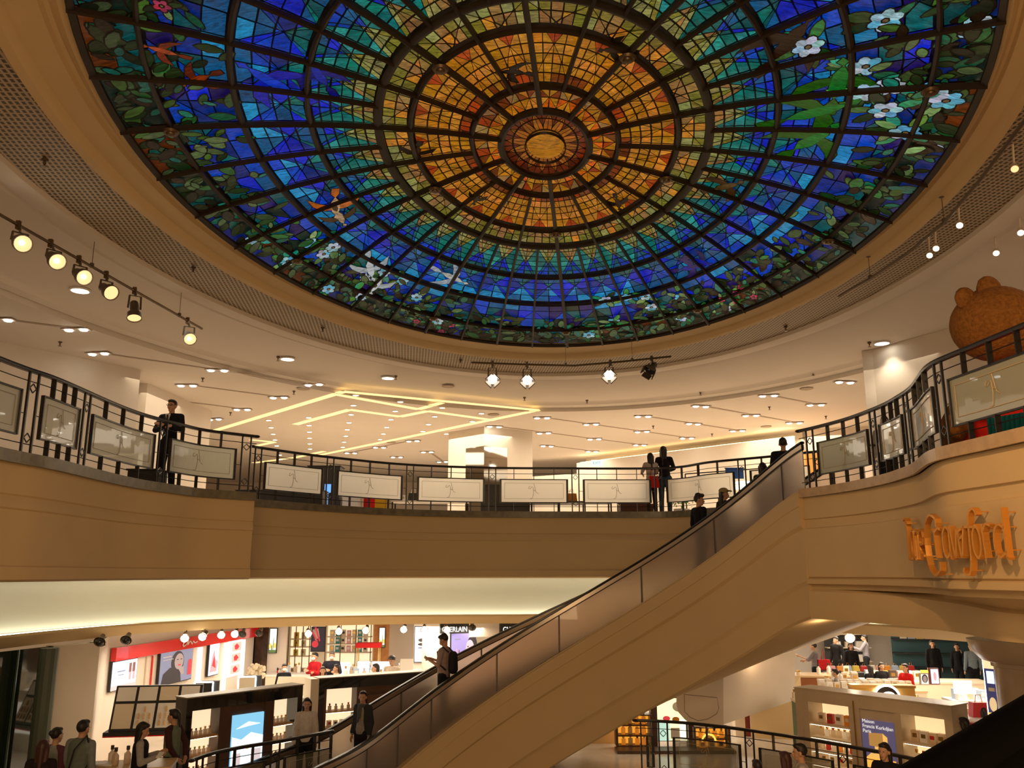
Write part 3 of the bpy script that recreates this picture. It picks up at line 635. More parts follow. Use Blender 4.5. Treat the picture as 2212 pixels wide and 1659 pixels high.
# ---------------------------------------------------------------- balustrades
GLASSP = mat('frosted_glass_panel', (.96, .93, .84), .55, trans=.85, spec=.6, coat=.5)
GLASSC = mat('smoked_glass_panel', (.16, .15, .09), .06, alpha=.45, spec=.7)
ETCH = mat('etched_line', (.36, .33, .26), .5); ETCHG = mat('etched_gilt_line', (.55, .40, .20), .5)
MONO = [[(-.10, .10), (-.13, .06), (-.09, .05), (-.03, .09), (-.01, -.02), (-.04, -.14), (-.09, -.15)], [(.0, .15), (.03, .05), (.05, -.02), (.11, -.05)], [(-.02, .02), (.05, .0)]]
def railing(lab, P, pairs, zf, cat='railing', glass=GLASSP, etch=ETCH, end=None, h=1.05, curb_h=.03, skip_mono=False, bars=3, zpx=None, caps=(True, True), loop=None):
    S = arclen(P); z0 = zf + curb_h; root = thing('balcony_railing', lab, cat, (P[0].x, P[0].y, zf))
    inv_ = Matrix.Translation((-P[0].x, -P[0].y, -zf))
    def ch(mb, name, m, smooth=False, par=None):
        o = mb.build(name, m, smooth=smooth); o.parent = par or root
        o.matrix_parent_inverse = inv_ if par is None else Matrix.Identity(4); return o
    ps = [(s_of_px(P, S, q, z0) if not isinstance(q, tuple) else q[0]) for q in pairs]
    ps = [x for x in ps if x is not None]
    sa, sb = (ps[0] - .12, ps[-1] + .12)
    if end: sa, sb = end
    sa, sb = max(0, sa), min(S[-1], sb)
    def pt(s, z, side=0.0):
        p, d = at_s(P, S, s); return Vector((p.x + d.y * side, p.y - d.x * side, z))
    n = max(2, int((sb - sa) / .12)); ss = [sa + (sb - sa) * i / n for i in range(n + 1)]
    mb = MB(); N5 = [(-.035, 0), (-.028, .035), (.028, .035), (.035, 0), (.028, -.015), (-.028, -.015)]
    rows = [[pt(s, z0 + h + b_, a) for s in ss] for a, b_ in N5 + [N5[0]]]; mb.grid(rows)
    for s in (sa, sb): mb.ball(pt(s, z0 + h + .01), (.06, .06, .03))
    ch(mb, 'handrail', BLACK, True)
    for z in (.92, .12): 
        mb = MB(); mb.tube([pt(s, z0 + z) for s in ss], .007, 5); ch(mb, 'thin_rail', BLACK)
    g = .085
    for s in ps:
        for e in (-g, g):
            if sa - .01 <= s + e <= sb + .01: mb = MB(); mb.bar(pt(s + e, zf), pt(s + e, z0 + h), .028, .028); ch(mb, 'post', BLACK)
        if sa <= s - g and s + g <= sb:
            for zc in (.84, .20):
                mb = MB(); q = [pt(s, z0 + zc + .06), pt(s + .06, z0 + zc), pt(s, z0 + zc - .06), pt(s - .06, z0 + zc)]
                for k in range(4): mb.bar(q[k], q[(k + 1) % 4], .012)
                ch(mb, 'diamond_ornament', BLACK)
    for s0, s1 in zip(ps, ps[1:]):
        L = s1 - s0
        if L < .5: continue
        a, b_ = s0 + g + .12, s1 - g - .12; zb_, zt_ = z0 + .22, z0 + .78
        if min(proj(pt(a, zt_))[0], proj(pt(b_, zt_))[0]) > 2300 or max(proj(pt(a, zt_))[0], proj(pt(b_, zt_))[0]) < -80: continue
        k = max(3, int((b_ - a) / .12)); sg = [a + (b_ - a) * i / k for i in range(k + 1)]
        mb = MB(); mb.grid([[pt(s, zb_, .0) for s in sg], [pt(s, zt_, .0) for s in sg], [pt(s, zt_, -.012) for s in sg], [pt(s, zb_, -.012) for s in sg]])
        gp = ch(mb, 'glass_panel', glass, False)
        mb = MB(); loop_ = [(a, zb_), (b_, zb_), (b_, zt_), (a, zt_)]
        for z in (zb_, zt_):
            for i in range(k): mb.bar(pt(sg[i], z), pt(sg[i + 1], z), .035, .022)
        for s in (a, b_): mb.bar(pt(s, zb_ - .01), pt(s, zt_ + .01), .05, .022, up=(0, 0, 1))
        f_ = ch(mb, 'panel_frame', BLACK); f_.parent = gp
        mb = MB(); ia, ib = a + .10, b_ - .10; iz, jz = zb_ + .09, zt_ - .09
        for z in (iz, jz):
            for i in range(8): mb.bar(pt(ia + (ib - ia) * i / 8, z, .006), pt(ia + (ib - ia) * (i + 1) / 8, z, .006), .006, .006)
        for s in (ia, ib): mb.bar(pt(s, iz, .006), pt(s, jz, .006), .006, .006)
        m_ = (a + b_) / 2
        for st in MONO:
            st2 = smooth_path(st, .03); mb.tube([pt(m_ + x, (zb_ + zt_) / 2 + y * 1.2, .008) for x, y in st2], .0045, 4)
        f_ = ch(mb, 'etched_monogram', etch); f_.parent = gp
        for i in range(bars):
            s = a + (b_ - a) * (i + .5) / bars if bars != 3 else a + (b_ - a) * (.2 + .3 * i)
            for za, zb2 in ((zt_, z0 + h), (zf, zb_)):
                p, d = at_s(P, S, s); mb = MB(); n_ = Vector((d.y, -d.x, 0)) * .035
                q0, q1 = pt(s, za), pt(s, zb2); w2 = Vector((d.x, d.y, 0)) * .007
                mb.add([q0 - n_ - w2, q0 + n_ - w2, q0 + n_ + w2, q0 - n_ + w2, q1 - n_ - w2, q1 + n_ - w2, q1 + n_ + w2, q1 - n_ + w2], [(0, 1, 2, 3), (7, 6, 5, 4), (0, 4, 5, 1), (1, 5, 6, 2), (2, 6, 7, 3), (3, 7, 4, 0)])
                ch(mb, 'baluster', BLACK)
        for z in (z0 + .5,):
            for s_a, s_b in ((s0 + g, a), (b_, s1 - g)): mb = MB(); mb.bar(pt(s_a, z), pt(s_b, z), .01); ch(mb, 'thin_rail', BLACK)
    return root
PLr = [p for p in PL if p.y > 7]
railing('black iron railing with frosted panels along the curved left balcony', PLr, [(.6,), 54, 174, 343, 526], UP, glass=mat('grey_frosted_panel', (.72, .74, .62), .4, trans=.6, spec=.6, coat=.4), end=(.5, arclen(PLr)[-1] - .02))
railing('black iron railing with frosted panels across the middle balcony at the far end', PM, [552, 710, 884, 1063, 1244, 1425, 1607, 1772], UP, end=(.02, 99))
PRr = [p for p in PR if p.y > 5]
railing('black iron railing with frosted panels along the curving right balcony', PRr, [1757, 1896, 1970, 2044, 2300], UP, glass=mat('grey_green_glass_panel', (.40, .42, .30), .3, trans=.4, spec=.6, coat=.6), end=(.0, 99), etch=ETCHG)
# railings of the lower floor, round the opening behind the escalator
zl = FL + 1.05
PA = smooth_path([atz(x, y, zl)[:2] for x, y in [(405, 1652), (455, 1634), (520, 1620), (600, 1607), (716, 1585)]])
railing('dark iron railing at the foot of the escalator, before the black cabinets', PA, [(.35,), (1.9,), (3.6,)], FL, end=(.1, 99), glass=GLASSC)
PB = smooth_path([atz(x, y, zl)[:2] for x, y in [(1372, 1561), (1415, 1562), (1500, 1568), (1600, 1580), (1720, 1598), (1830, 1617), (1940, 1638), (2060, 1665)]])
railing('dark iron railing with smoked panels across the lower right, before the marble display cabinet', PB, [(.02,), 1436, 1625, 1830, 2010], FL, end=(.0, 99), glass=GLASSC, etch=ETCHG)
# ---------------------------------------------------------------- curved escalator
EC = dict(cx=.974, cy=14.382, R=4.432, a0=.302, sl=.499, zt=2.416, zb=-3.22)
def ez(a):
    mid = EC['R'] + .62; z = EC['sl'] * mid * (a - EC['a0']); k = .25
    def sp(x): return math.log1p(math.exp(-abs(x))) + max(x, 0)
    z = EC['zb'] + k * sp((z - EC['zb']) / k); return EC['zt'] - k * sp((EC['zt'] - z) / k)
def ep(a, r, z): return Vector((EC['cx'] + r * math.sin(a), EC['cy'] + r * math.cos(a), z))
A0, A1 = -1.42, 1.33
NA = 110
AA = [A0 + (A1 - A0) * i / NA for i in range(NA + 1)]
esc = thing('escalator', 'curved escalator with black handrails and frosted sides rising to the right balcony', 'escalator', (EC['cx'], EC['cy'], FL))
EI = Matrix.Translation((-EC['cx'], -EC['cy'], -FL))
def ech(mb, name, m, smooth=True, par=None):
    o = mb.build(name, m, smooth=smooth); o.parent = par or esc
    o.matrix_parent_inverse = EI if par is None else Matrix.Identity(4); return o
Rn = EC['R']; Rf = Rn + 1.25
def strip(prof, r, lo=A0, hi=A1, closed=True):
    mb = MB(); aa = [a for a in AA if lo - 1e-6 <= a <= hi + 1e-6]
    mb.grid([[ep(a, r + dr, ez(a) + dz_) for a in aa] for dr, dz_ in (prof + [prof[0]] if closed else prof)]); return mb
BELT = mat('black_rubber_belt', (.008, .007, .006), .28, spec=.5)
RAILM = mat('satin_rail_metal', (.50, .42, .34), .3, metal=.9); 
PANEL = mat('frosted_balustrade_glass', (.90, .74, .60), .42, trans=.88, spec=.5, coat=.3)
for r in (Rn, Rf):
    ech(strip([(-.045, 0), (-.04, .03), (0, .04), (.04, .03), (.045, 0), (.02, -.015), (-.02, -.015)], r), 'handrail', BELT)
    ech(strip([(-.028, -.02), (.028, -.02), (.028, -.10), (-.028, -.10)], r), 'handrail_guide', RAILM, False)
    ech(strip([(-.022, -.10), (.022, -.10), (.022, -.125), (-.022, -.125)], r), 'guide_trim', BLACKP, False)
# glass/metal panels with joints at the spots seen in the photograph
joints = []
lastpx = None
for px in (560, 640, 720, 790, 860, 933, 1068, 1210, 1381, 1545, 1687, 1790):
    best = min(AA, key=lambda a: abs(proj(ep(a, Rn, ez(a) - .45))[0] - px)); joints.append(best)
joints = sorted(set([A0] + joints + [A1]))
for r in (Rn, Rf):
    for a, b_ in zip(joints, joints[1:]):
        n = max(3, int((b_ - a) / .03)); aa = [a + .0015 + (b_ - a - .003) * i / n for i in range(n + 1)]; mb = MB()
        mb.grid([[ep(t, r + d, ez(t) + z) for t in aa] for d, z in [(-.012, -.125), (.012, -.125), (.012, -.90), (-.012, -.90), (-.012, -.125)]])
        ech(mb, 'balustrade_panel', PANEL)
    for a in joints[1:-1]:
        mb = MB(); mb.bar(ep(a, r, ez(a) - .12), ep(a, r, ez(a) - .88), .035, .032); ech(mb, 'panel_joint', GREYM, False)
# decks and skirts
ech(strip([(-.14, -.86), (.05, -.86), (.05, -.92), (-.14, -.92)], Rn), 'inner_deck', PLAST_F, False)
ech(strip([(-.05, -.86), (.16, -.86), (.16, -.92), (-.05, -.92)], Rf), 'outer_deck', PLAST_F, False)
# steps
mb = MB(); a = A0; mid = Rn + .62; zz = lambda t: max(FL + .015, ez(t) - .95)
rise = .2
# tread edges at equal heights on the slope, flat on the landings
lv = []; t = A0
prev = None
while t < A1:
    lv.append(t); t += .40 / mid
for a, b_ in zip(lv, lv[1:]):
    z1 = zz((a + b_) / 2); z2 = zz((a + b_) / 2 + .4 / mid)
    mb.add([ep(a, Rn + .06, z1), ep(b_, Rn + .06, z1), ep(b_, Rf - .06, z1), ep(a, Rf - .06, z1), ep(b_, Rn + .06, z2), ep(b_, Rf - .06, z2)], [(0, 1, 2, 3), (1, 4, 5, 2)])
ech(mb, 'step_band', mat('grooved_step_metal', (.10, .09, .08), .45, metal=.8), False)
# cladding towards the well (camera side) and outside, underside
def bot(a):
    t = max(0, min(1, (a - .5) / .75)); return -(2.13 + .06 * t)
prof = [(-.14, 0), (-.17, -.02), (-.17, -.26), (-.155, -.27), (-.155, -.60), (-.13, -.63), (-.10, -.66), (-.10, -1.50), (-.12, -1.56), (-.08, -1.62), (-.07, -1.66), (-.06, None)]
aa = [a for a in AA]
mb = MB(); rows = []
for dr, z in prof: rows.append([ep(a, Rn + dr, ez(a) - .88 + (z if z is not None else bot(a) + .04)) for a in aa])
rows.append([ep(a, Rn - .02, ez(a) - .88 + bot(a)) for a in aa]); rows.append([ep(a, Rf + .02, ez(a) - .88 + bot(a)) for a in aa]); rows.append([ep(a, Rf + .16, ez(a) - .88) for a in aa])
mb.grid(rows); ech(mb, 'side_cladding', PLAST_F)
# newel ends at the foot
for r in (Rn, Rf):
    mb = MB(); p0 = ep(A0, r, ez(A0)); d = (ep(A0 - .01, r, 0) - ep(A0, r, 0)).normalized()
    arc = [p0 + d * (.35 * math.sin(t)) + Vector((0, 0, -.36 + .36 * math.cos(t))) for t in [PI * i / 12 for i in range(13)]]
    mb.tube(arc, .04, 8); ech(mb, 'handrail_return', BELT)
# short joining piece of cladding to the right hand fascia at the landing
aE = A1; pe = [ep(aE, Rn + dr, ez(aE) - .88 + (z if z is not None else bot(aE) + .04)) for dr, z in prof]
mb = MB(); q = PR[0]; mb.add(pe + [Vector((q.x + .05, q.y + .0, p.z)) for p in pe], [(i, i + 1, len(pe) + i + 1, len(pe) + i) for i in range(len(pe) - 1)])
mb.build('trim_12', PLAST_F, kind='structure')
# ---------------------------------------------------------------- soffit and beam end below the landing
mb = MB()
fr = [(a, ep(a, Rf + .02, ez(a) - .88 + bot(a))) for a in AA if .55 < a]
bk = [aty(1561 + (1880 - 1561) * i / (len(fr) - 1), [1441, 1408, 1350][0] + 0, 19.3) for i in range(len(fr))]
def lerp3(t): return 1441 + (1405 - 1441) * min(1, t / .48) if t < .48 else 1405 + (1345 - 1405) * (t - .48) / .52
bk = [aty(1561 + 330 * i / (len(fr) - 1), lerp3(i / (len(fr) - 1)), 21.2) for i in range(len(fr))]
mb.grid([[p for _, p in fr], bk]); mb.build('ceiling_soffit', CEIL, smooth=True, kind='structure')
A_ = atz(1561, 1441, aty(1561, 1441, 17.2).z)
def beamface(name, pts, m): 
    mb = MB(); mb.add(pts, [tuple(range(len(pts)))]); return mb.build(name, m, kind='structure')
yl, yr = 20.1, 21.6
side = [aty(1562, 1438, yl), aty(1717, 1403, yr), aty(1717, 1512, yr), aty(1563, 1565, yl)]
mb = MB(); end = [aty(1562, 1425, yl), aty(1563, 1565, yl)]
arc = [(1563, 1565), (1548, 1570), (1525, 1574), (1500, 1568), (1480, 1555), (1465, 1538), (1461, 1520), (1461, 1410)]
end = [aty(1562, 1405, yl)] + [aty(a, b_, yl + (1562 - a) * .0004) for a, b_ in arc]
mb.add(side, [(0, 1, 2, 3)]); mb.add(end, [tuple(range(len(end)))]); bk2 = [p + Vector((1.9, 2.3, .75)) for p in end[1:-1]]
mb.grid([end[1:-1], bk2]); mb.build('beam', PLASTER, kind='structure')
mb = MB(); D_ = [(1478, 1500), (1549, 1507), (1553, 1530), (1548, 1542), (1530, 1553), (1508, 1557), (1490, 1549), (1479, 1537), (1478, 1500)]
mb.tube([aty(a, b_, yl - .03) for a, b_ in D_], .006, 4, mi=0); mb.build('trim_13', mat('groove_shadow_gap', (.2, .15, .1), .8), kind='structure')
mb = MB(); q = [aty(1620, 1540, 22.2), aty(1718, 1505, 22.0), aty(1722, 1700, 22.0), aty(1622, 1700, 22.2)]
mb.prism([(q[0].x, q[0].y), (q[1].x, q[1].y), (q[1].x + .8, q[1].y + 2), (q[0].x + .6, q[0].y + 2)], FL, q[1].z + .25); mb.build('column_base', PLAST_F, kind='structure')
for i, (a, b_) in enumerate([(1633, 1412), (1698, 1403), (1765, 1332), (2140, 1400)]):
    p = aty(a, b_, 20.6 if i < 2 else 15.9 if i == 2 else 15.5); mb = MB(); mb.ball(p + Vector((0, 0, .0)), (.06, .06, .03)); 
    tag(mb.build('soffit_spot', glow('soffit_glow', (1, .85, .6), 25)), 'tiny bright round spot in the soffit ' + ['nearest the beam end', 'second from the beam end', 'at the top of the curved edge', 'beside the marble column capital'][i], 'ceiling light')
    lamp('POINT', 'soffit_lamp', (p.x, p.y - .15, p.z - .2), 4, WARM, .08)
# handrail beside the viewer
own = thing('escalator_balustrade', 'black escalator handrail and dark side panel close to the viewer in the lower right corner', 'escalator handrail', tuple(ray(1990, 1700) * 1.5 - Vector((0, 0, 1))))
pa = [ray(1760, 1835) * 1.25, ray(1960, 1712) * 1.4, ray(2120, 1612) * 1.6, ray(2330, 1480) * 1.95, ray(2600, 1330) * 2.5]
def och(mb, n, m, sm=False):
    o = mb.build(n, m, smooth=sm); o.parent = own; o.matrix_parent_inverse = Matrix.Translation(-own.location); return o
mb = MB(); mb.tube(pa, .038, 12); och(mb, 'handrail', mat('matt_black_belt', (.0012, .001, .0008), .9, spec=.03), True)
mb = MB(); mb.grid([[p + Vector((.012, 0, -.03)) for p in pa], [p + Vector((.012, 0, -1.2)) for p in pa], [p + Vector((.03, .01, -1.2)) for p in pa], [p + Vector((.03, .01, -.03)) for p in pa]]); och(mb, 'side_panel', MATS['matt_black_belt'])
# ---------------------------------------------------------------- theatre lamps on pipes
LENS = glow('lamp_lens_lit', (1, .60, .26), 1.5); LENSB = glow('lamp_lens_bright', (1, .88, .68), 9); FIL = glow('filament', (1, .9, .7), 60)
LENSD = mat('dark_lens', (.03, .03, .03), .1, spec=.8); GREYL = mat('lamp_grey_paint', (.13, .10, .07), .45, metal=.4)
def orient(d):
    return Vector(d).normalized().to_track_quat('Z', 'Y').to_matrix()
def par_lamp(label, clamp, lens, d, rad=.125, L=.34, lens_m=LENS, fil=True, group='grey lamps on the left pipe', doors=False, power=0):
    clamp, lens = Vector(clamp), Vector(lens); R = orient(d); d = Vector(d).normalized()
    t = thing('stage_lamp', label, 'spotlight', clamp, 0, group); iv = clamp
    def c(mb, n, m, sm=True): o = mb.build(n, m, smooth=sm); o.parent = t; o.matrix_parent_inverse = Matrix.Translation(-iv); return o
    back = lens - d * L
    mb = MB(); mb.lathe([(0, 0), (rad * .5, 0), (rad * .62, .03), (rad * .66, L * .55), (rad * .72, L * .62), (rad * 1.0, L * .72), (rad * 1.02, L), (rad * .94, L), (rad * .9, L - .02)], back, 20, R); c(mb, 'housing', GREYL)
    mb = MB(); mb.lathe([(0, L + .005), (rad * .5, L - .001), (rad * .93, L - .02)], back, 20, R); c(mb, 'lens', lens_m)
    if fil: mb = MB(); mb.ball(lens + d * .012 - R @ Vector((rad * .2, -rad * .1, 0)), .036); c(mb, 'bulb', FIL)
    mb = MB(); mid = back + d * L * .4; side = R @ Vector((1, 0, 0)); side = Vector((side.x, side.y, 0)).normalized() if abs(side.z) < .9 else Vector((1, 0, 0)); top = Vector((mid.x, mid.y, clamp.z - .12)); w_ = rad * .85
    mb.bar(mid + side * w_, top + side * w_ * .9, .035, .008); mb.bar(mid - side * w_, top - side * w_ * .9, .035, .008); mb.bar(top - side * w_, top + side * w_, .035, .01); mb.bar(top, clamp, .03); c(mb, 'yoke', GREYL, False)
    mb = MB(); mb.box(clamp, (.06, .05, .13)); mb.bar(clamp + Vector((0, 0, -.07)), clamp + Vector((.05, 0, -.07)), .02); c(mb, 'clamp', BRONZE, False)
    mb = MB(); mb.bar(back, back + (clamp - back) * .3 + Vector((-.05, 0, -.05)), .012); c(mb, 'cable_gland', BLACKP, False)
    if doors:
        mb = MB()
        for k in range(4):
            a = PI / 2 * k + PI / 4; p = lens + R @ Vector((math.cos(a) * rad * 1.1, math.sin(a) * rad * 1.1, .07)); mb.box(p, (.02, rad * 1.7, .15), M=R @ Matrix.Rotation(a, 3, 'Z') @ Matrix.Rotation(.25, 3, 'Y'))
        c(mb, 'barn_door', GREYL, False)
    if power: lamp('SPOT', 'stage_lamp_beam', tuple(lens + d * .08), power, (1, .72, .42), .1, aim=tuple(lens + d * 3), spot=55)
    return t
def pipe(label, pts, r=.024, hang=None):
    t = thing('lamp_pipe', label, 'lamp rail', pts[0]); iv = Matrix.Translation(-Vector(pts[0]))
    mb = MB(); mb.tube(pts, r, 8); o = mb.build('pipe', BRONZE, smooth=True, parent=t); o.matrix_parent_inverse = iv
    for h, zc in hang or []:
        mb = MB(); mb.bar(Vector(h), Vector((h[0], h[1], zc)), .008); mb.box((h[0], h[1], h[2] + .02), (.05, .05, .08)); mb.ball((h[0], h[1], zc), (.04, .04, .012)); o = mb.build('hanger', GREYL, parent=t); o.matrix_parent_inverse = iv
p0, p1 = atz(-60, 430, 5.05), atz(436, 710, 4.95); lerp = lambda a, b_, t: a + (b_ - a) * t
hg = [lerp(p0, p1, .42), lerp(p0, p1, .86)]
pipe('long bronze lamp pipe hanging under the curved ceiling at the left', [lerp(p0, p1, i / 6) for i in range(7)], hang=[(tuple(h), 5.50) for h in hg])
def online(px):
    t = min(((abs(proj(lerp(p0, p1, k / 300))[0] - px), k / 300) for k in range(301)))[1]; return lerp(p0, p1, t)
for i, (cx_, lx, ly, d, nm) in enumerate([(40, 50, 527, (.66, -.62, -.42), 'first from the left edge, filament glaring'), (110, 125, 566, (.66, -.55, -.5), 'second, glaring'), (170, 183, 600, (.70, -.55, -.45), 'third, behind the second'),
                                     (230, 241, 633, (.72, -.5, -.48), 'fourth, aimed to the right'), (291, 290, 688, (.22, -.30, -.93), 'fifth, pointing straight down'), (405, 411, 733, (.45, -.72, -.52), 'last, at the right end of the pipe')]):
    c_ = online(cx_); par_lamp('grey stage lamp on the left pipe, ' + nm, c_, aty(lx, ly, c_.y - .12), d, rad=.13 if i < 4 else .125, L=.36, power=25 if i in (0, 4) else 0, fil=i not in (3, 4))
q = [atz(1018, 783, 4.95), atz(1120, 787, 4.95), atz(1240, 790, 4.95), atz(1345, 781, 4.95), atz(1450, 770, 4.95)]
pipe('thin lamp pipe hanging under the grille at the far end of the well', q, hang=[(tuple(lerp(q[1], q[2], .85)), 5.5), (tuple(lerp(q[3], q[4], .2)), 5.5)])
for i, (cx_, lx, ly, d, m_, nm) in enumerate([(1062, 1064, 820, (.05, -.9, -.42), LENSB, 'first from the left, blazing'), (1138, 1139, 822, (.0, -.9, -.42), LENSB, 'second from the left, blazing'), (1317, 1316, 811, (-.1, -.9, -.42), LENSB, 'third from the left, blazing'), (1407, 1404, 800, (-.5, -.6, -.62), LENSD, 'the dark unlit one at the right end')]):
    c_ = min((lerp(q[k], q[k + 1], t / 20) for k in range(4) for t in range(21)), key=lambda p: abs(proj(p)[0] - cx_))
    par_lamp('barn door stage lamp on the far pipe, ' + nm, c_, aty(lx, ly, c_.y - .15), d, rad=.12, L=.26, lens_m=m_, fil=False, group='lamps on the far pipe', doors=True, power=12 if m_ is LENSB else 0)
rp = [atz(*a, 5.1) for a in [(1812, 640), (1880, 601), (1960, 548), (2040, 480), (2120, 385), (2180, 305), (2240, 225)]]
pipe('long curved lamp pipe under the grille above the right balcony', rp, hang=[(tuple(rp[1]), 5.5), (tuple(rp[3]), 5.5)])
for i, (lx, ly, nm) in enumerate([(2008, 552, 'lower of the close pair'), (2022, 537, 'upper of the close pair'), (2073, 487, 'alone on the grille'), (2152, 547, 'below the grille edge'), (2205, 503, 'at the picture edge'), (2192, 365, 'dim, highest of them')]):
    p = atz(lx, ly, 5.2); t = thing('track_head', 'small white track spot over the right balcony, ' + nm, 'spotlight', p, 0, 'white track spots over the right balcony'); R = orient((-.35, -.6, -.6))
    mb = MB(); mb.lathe([(0, -.16), (.045, -.15), (.05, 0), (.042, .0)], (0, 0, 0), 12, R); mb.bar(R @ Vector((0, 0, -.1)), (0.05, .05, .38), .02); mb.build('housing', CREAM, t, True)
    mb = MB(); mb.lathe([(0, .006), (.046, .004)], (0, 0, 0), 12, R); mb.build('lens', LENSB if i < 5 else LENS, t)
lamp('SPOT', 'bear_spot', (12.5, 8.0, 5.0), 160, (1, .62, .28), .1, aim=(6.6, 11.4, 3.3), spot=40)
# sprinklers and ceiling speakers
sp0 = None
for a, b_, z in [(97, 348, 5.53), (418, 580, 5.53), (697, 710, 5.53), (995, 779, 5.53), (1697, 708, 5.53), (130, 740, 5.2), (601, 773, 5.43), (855, 814, 5.43), (1133, 860, 5.43), (1878, 742, 5.43), (1756, 805, 5.43), (1513, 848, 5.43), (438, 818, 5.2), (635, 846, 5.2), (498, 892, 5.2), (1268, 866, 5.3), (1662, 880, 5.2), (1784, 900, 5.2), (1538, 938, 5.2), (1411, 921, 5.2)]:
    p = atz(a, b_, z); lab = 'small sprinkler head poking through the perforated ceiling grille' if z == 5.53 else 'small sprinkler head in the smooth curved ceiling ring' if z == 5.43 else 'small sprinkler head in the flat upper shop ceiling'
    if sp0 is None:
        sp0 = thing('sprinkler', lab, 'sprinkler', p, 0, 'ceiling sprinklers'); mb = MB(); mb.lathe([(.045, .03), (.045, 0), (.02, -.008), (.018, -.05), (.008, -.055), (.008, -.08)], n=10); mb.build('body', BRONZE, sp0); mb = MB(); mb.lathe([(.0, -.085), (.04, -.085), (.04, -.078), (0, -.078)], n=10); mb.build('deflector', BRONZE, sp0)
    else: dup(sp0, p, label=lab)
for a, b_, z, nm in [(968, 835, 5.43, 'curved ring left of the far lamp pipe'), (1742, 840, 5.2, 'shop ceiling over the right wall'), (1066, 896, 5.2, 'shop ceiling beside the light line end'), (655, 840, 5.2, 'shop ceiling by the left slots'), (845, 956, 5.2, 'shop ceiling left of the pillar'), (1655, 922, 5.2, 'shop ceiling above the escalator head')]:
    mb = MB(); mb.lathe([(0, -.012), (.17, -.012), (.19, -.004), (.19, .01)], n=20); o = mb.build('ceiling_speaker', mat('speaker_grille', (.45, .34, .25), .7), loc=atz(a, b_, z)); tag(o, 'flat round speaker grille in the ' + nm, 'ceiling speaker')
# ---------------------------------------------------------------- gilt shop sign on the right fascia
G = dict(
 l=[[(0, 1), (.5, .98), (.5, .1), (.55, 0), (1, .02)], [(.2, .93), (.8, .93)]],
 a=[[(.85, 1), (.85, .1), (1, 0)], [(.85, .9), (.45, 1), (.12, .75), (.1, .3), (.4, .02), (.85, .2)]],
 n=[[(.1, 1), (.12, 0)], [(.12, .85), (.5, 1), (.85, .85), (.88, 0)]],
 e=[[(.1, .5), (.9, .55), (.85, .9), (.5, 1), (.12, .75), (.1, .3), (.4, 0), (.95, .12)]],
 C=[[(.9, .80), (.92, .93), (.62, 1), (.25, .86), (.1, .5), (.2, .16), (.6, .0), (.92, .08), (.95, .22)]],
 r=[[(.1, 1), (.2, 0)], [(.18, .8), (.5, 1), (.95, .95)]],
 w=[[(.02, 1), (.25, .02), (.5, .9), (.72, .02), (1, 1)], [(.85, .9), (.6, .8), (.65, .6), (.9, .7)]],
 f=[[(.98, .90), (.85, 1), (.6, .95), (.5, .75), (.45, .2), (.3, .0), (.05, .03), (.1, .1)], [(.2, .72), (.85, .72)]],
 o=[[(.5, 1), (.15, .75), (.12, .25), (.5, 0), (.88, .25), (.86, .75), (.5, 1)]],
 d=[[(.9, 1), (.9, .05), (1, 0)], [(.9, .58), (.5, .66), (.15, .5), (.1, .18), (.4, 0), (.9, .12)]])
sg = None
LT = [('l', 1990, 2004, 1124, 1208), ('a', 2004, 2014, 1146, 1208), ('n', 2015, 2024, 1146, 1208), ('e', 2025, 2035, 1144, 1208), ('C', 2036, 2066, 1112, 1243), ('r', 2058, 2073, 1141, 1205), ('a', 2074, 2092, 1139, 1206), ('w', 2092, 2122, 1136, 1206), ('f', 2112, 2156, 1099, 1241), ('o', 2138, 2160, 1134, 1206), ('r', 2162, 2184, 1132, 1205), ('d', 2186, 2216, 1096, 1204)]
pS = None
for chn, x0, x1, y0, y1 in LT:
    mb = MB()
    for st in G[chn]:
        path = []
        for u, v in smooth_path(st, .12):
            px = x0 + (x1 - x0) * u; py = y1 + (y0 - y1) * v
            s = s_of_px(PR, SR, px, .25)
            if s is None: s = SR[-1] * .4
            p, d_ = at_s(PR, SR, s); z = aty(px, py, p.y).z; nn = Vector((-d_.y, d_.x, 0)) * -1
            path.append((Vector((p.x, p.y, z)) + Vector((d_.y, -d_.x, 0)) * .17, Vector((d_.y, -d_.x, 0))))
        for (a, na), (b_, nb) in zip(path, path[1:]): mb.bar(a, b_ + (b_ - a) * .05, .028, .07, up=tuple(na))
        for a, na in path[1:-1:5]: mb.bar(a, a - na * .14, .012)
    if sg is None: sg = thing('shop_sign', 'gilt cut-out lettering sign mounted on the curved right balcony fascia', 'shop sign', mb.v[0]); 
    o = mb.build('letter', GOLD, parent=sg); o.matrix_parent_inverse = Matrix.Translation(-sg.location)
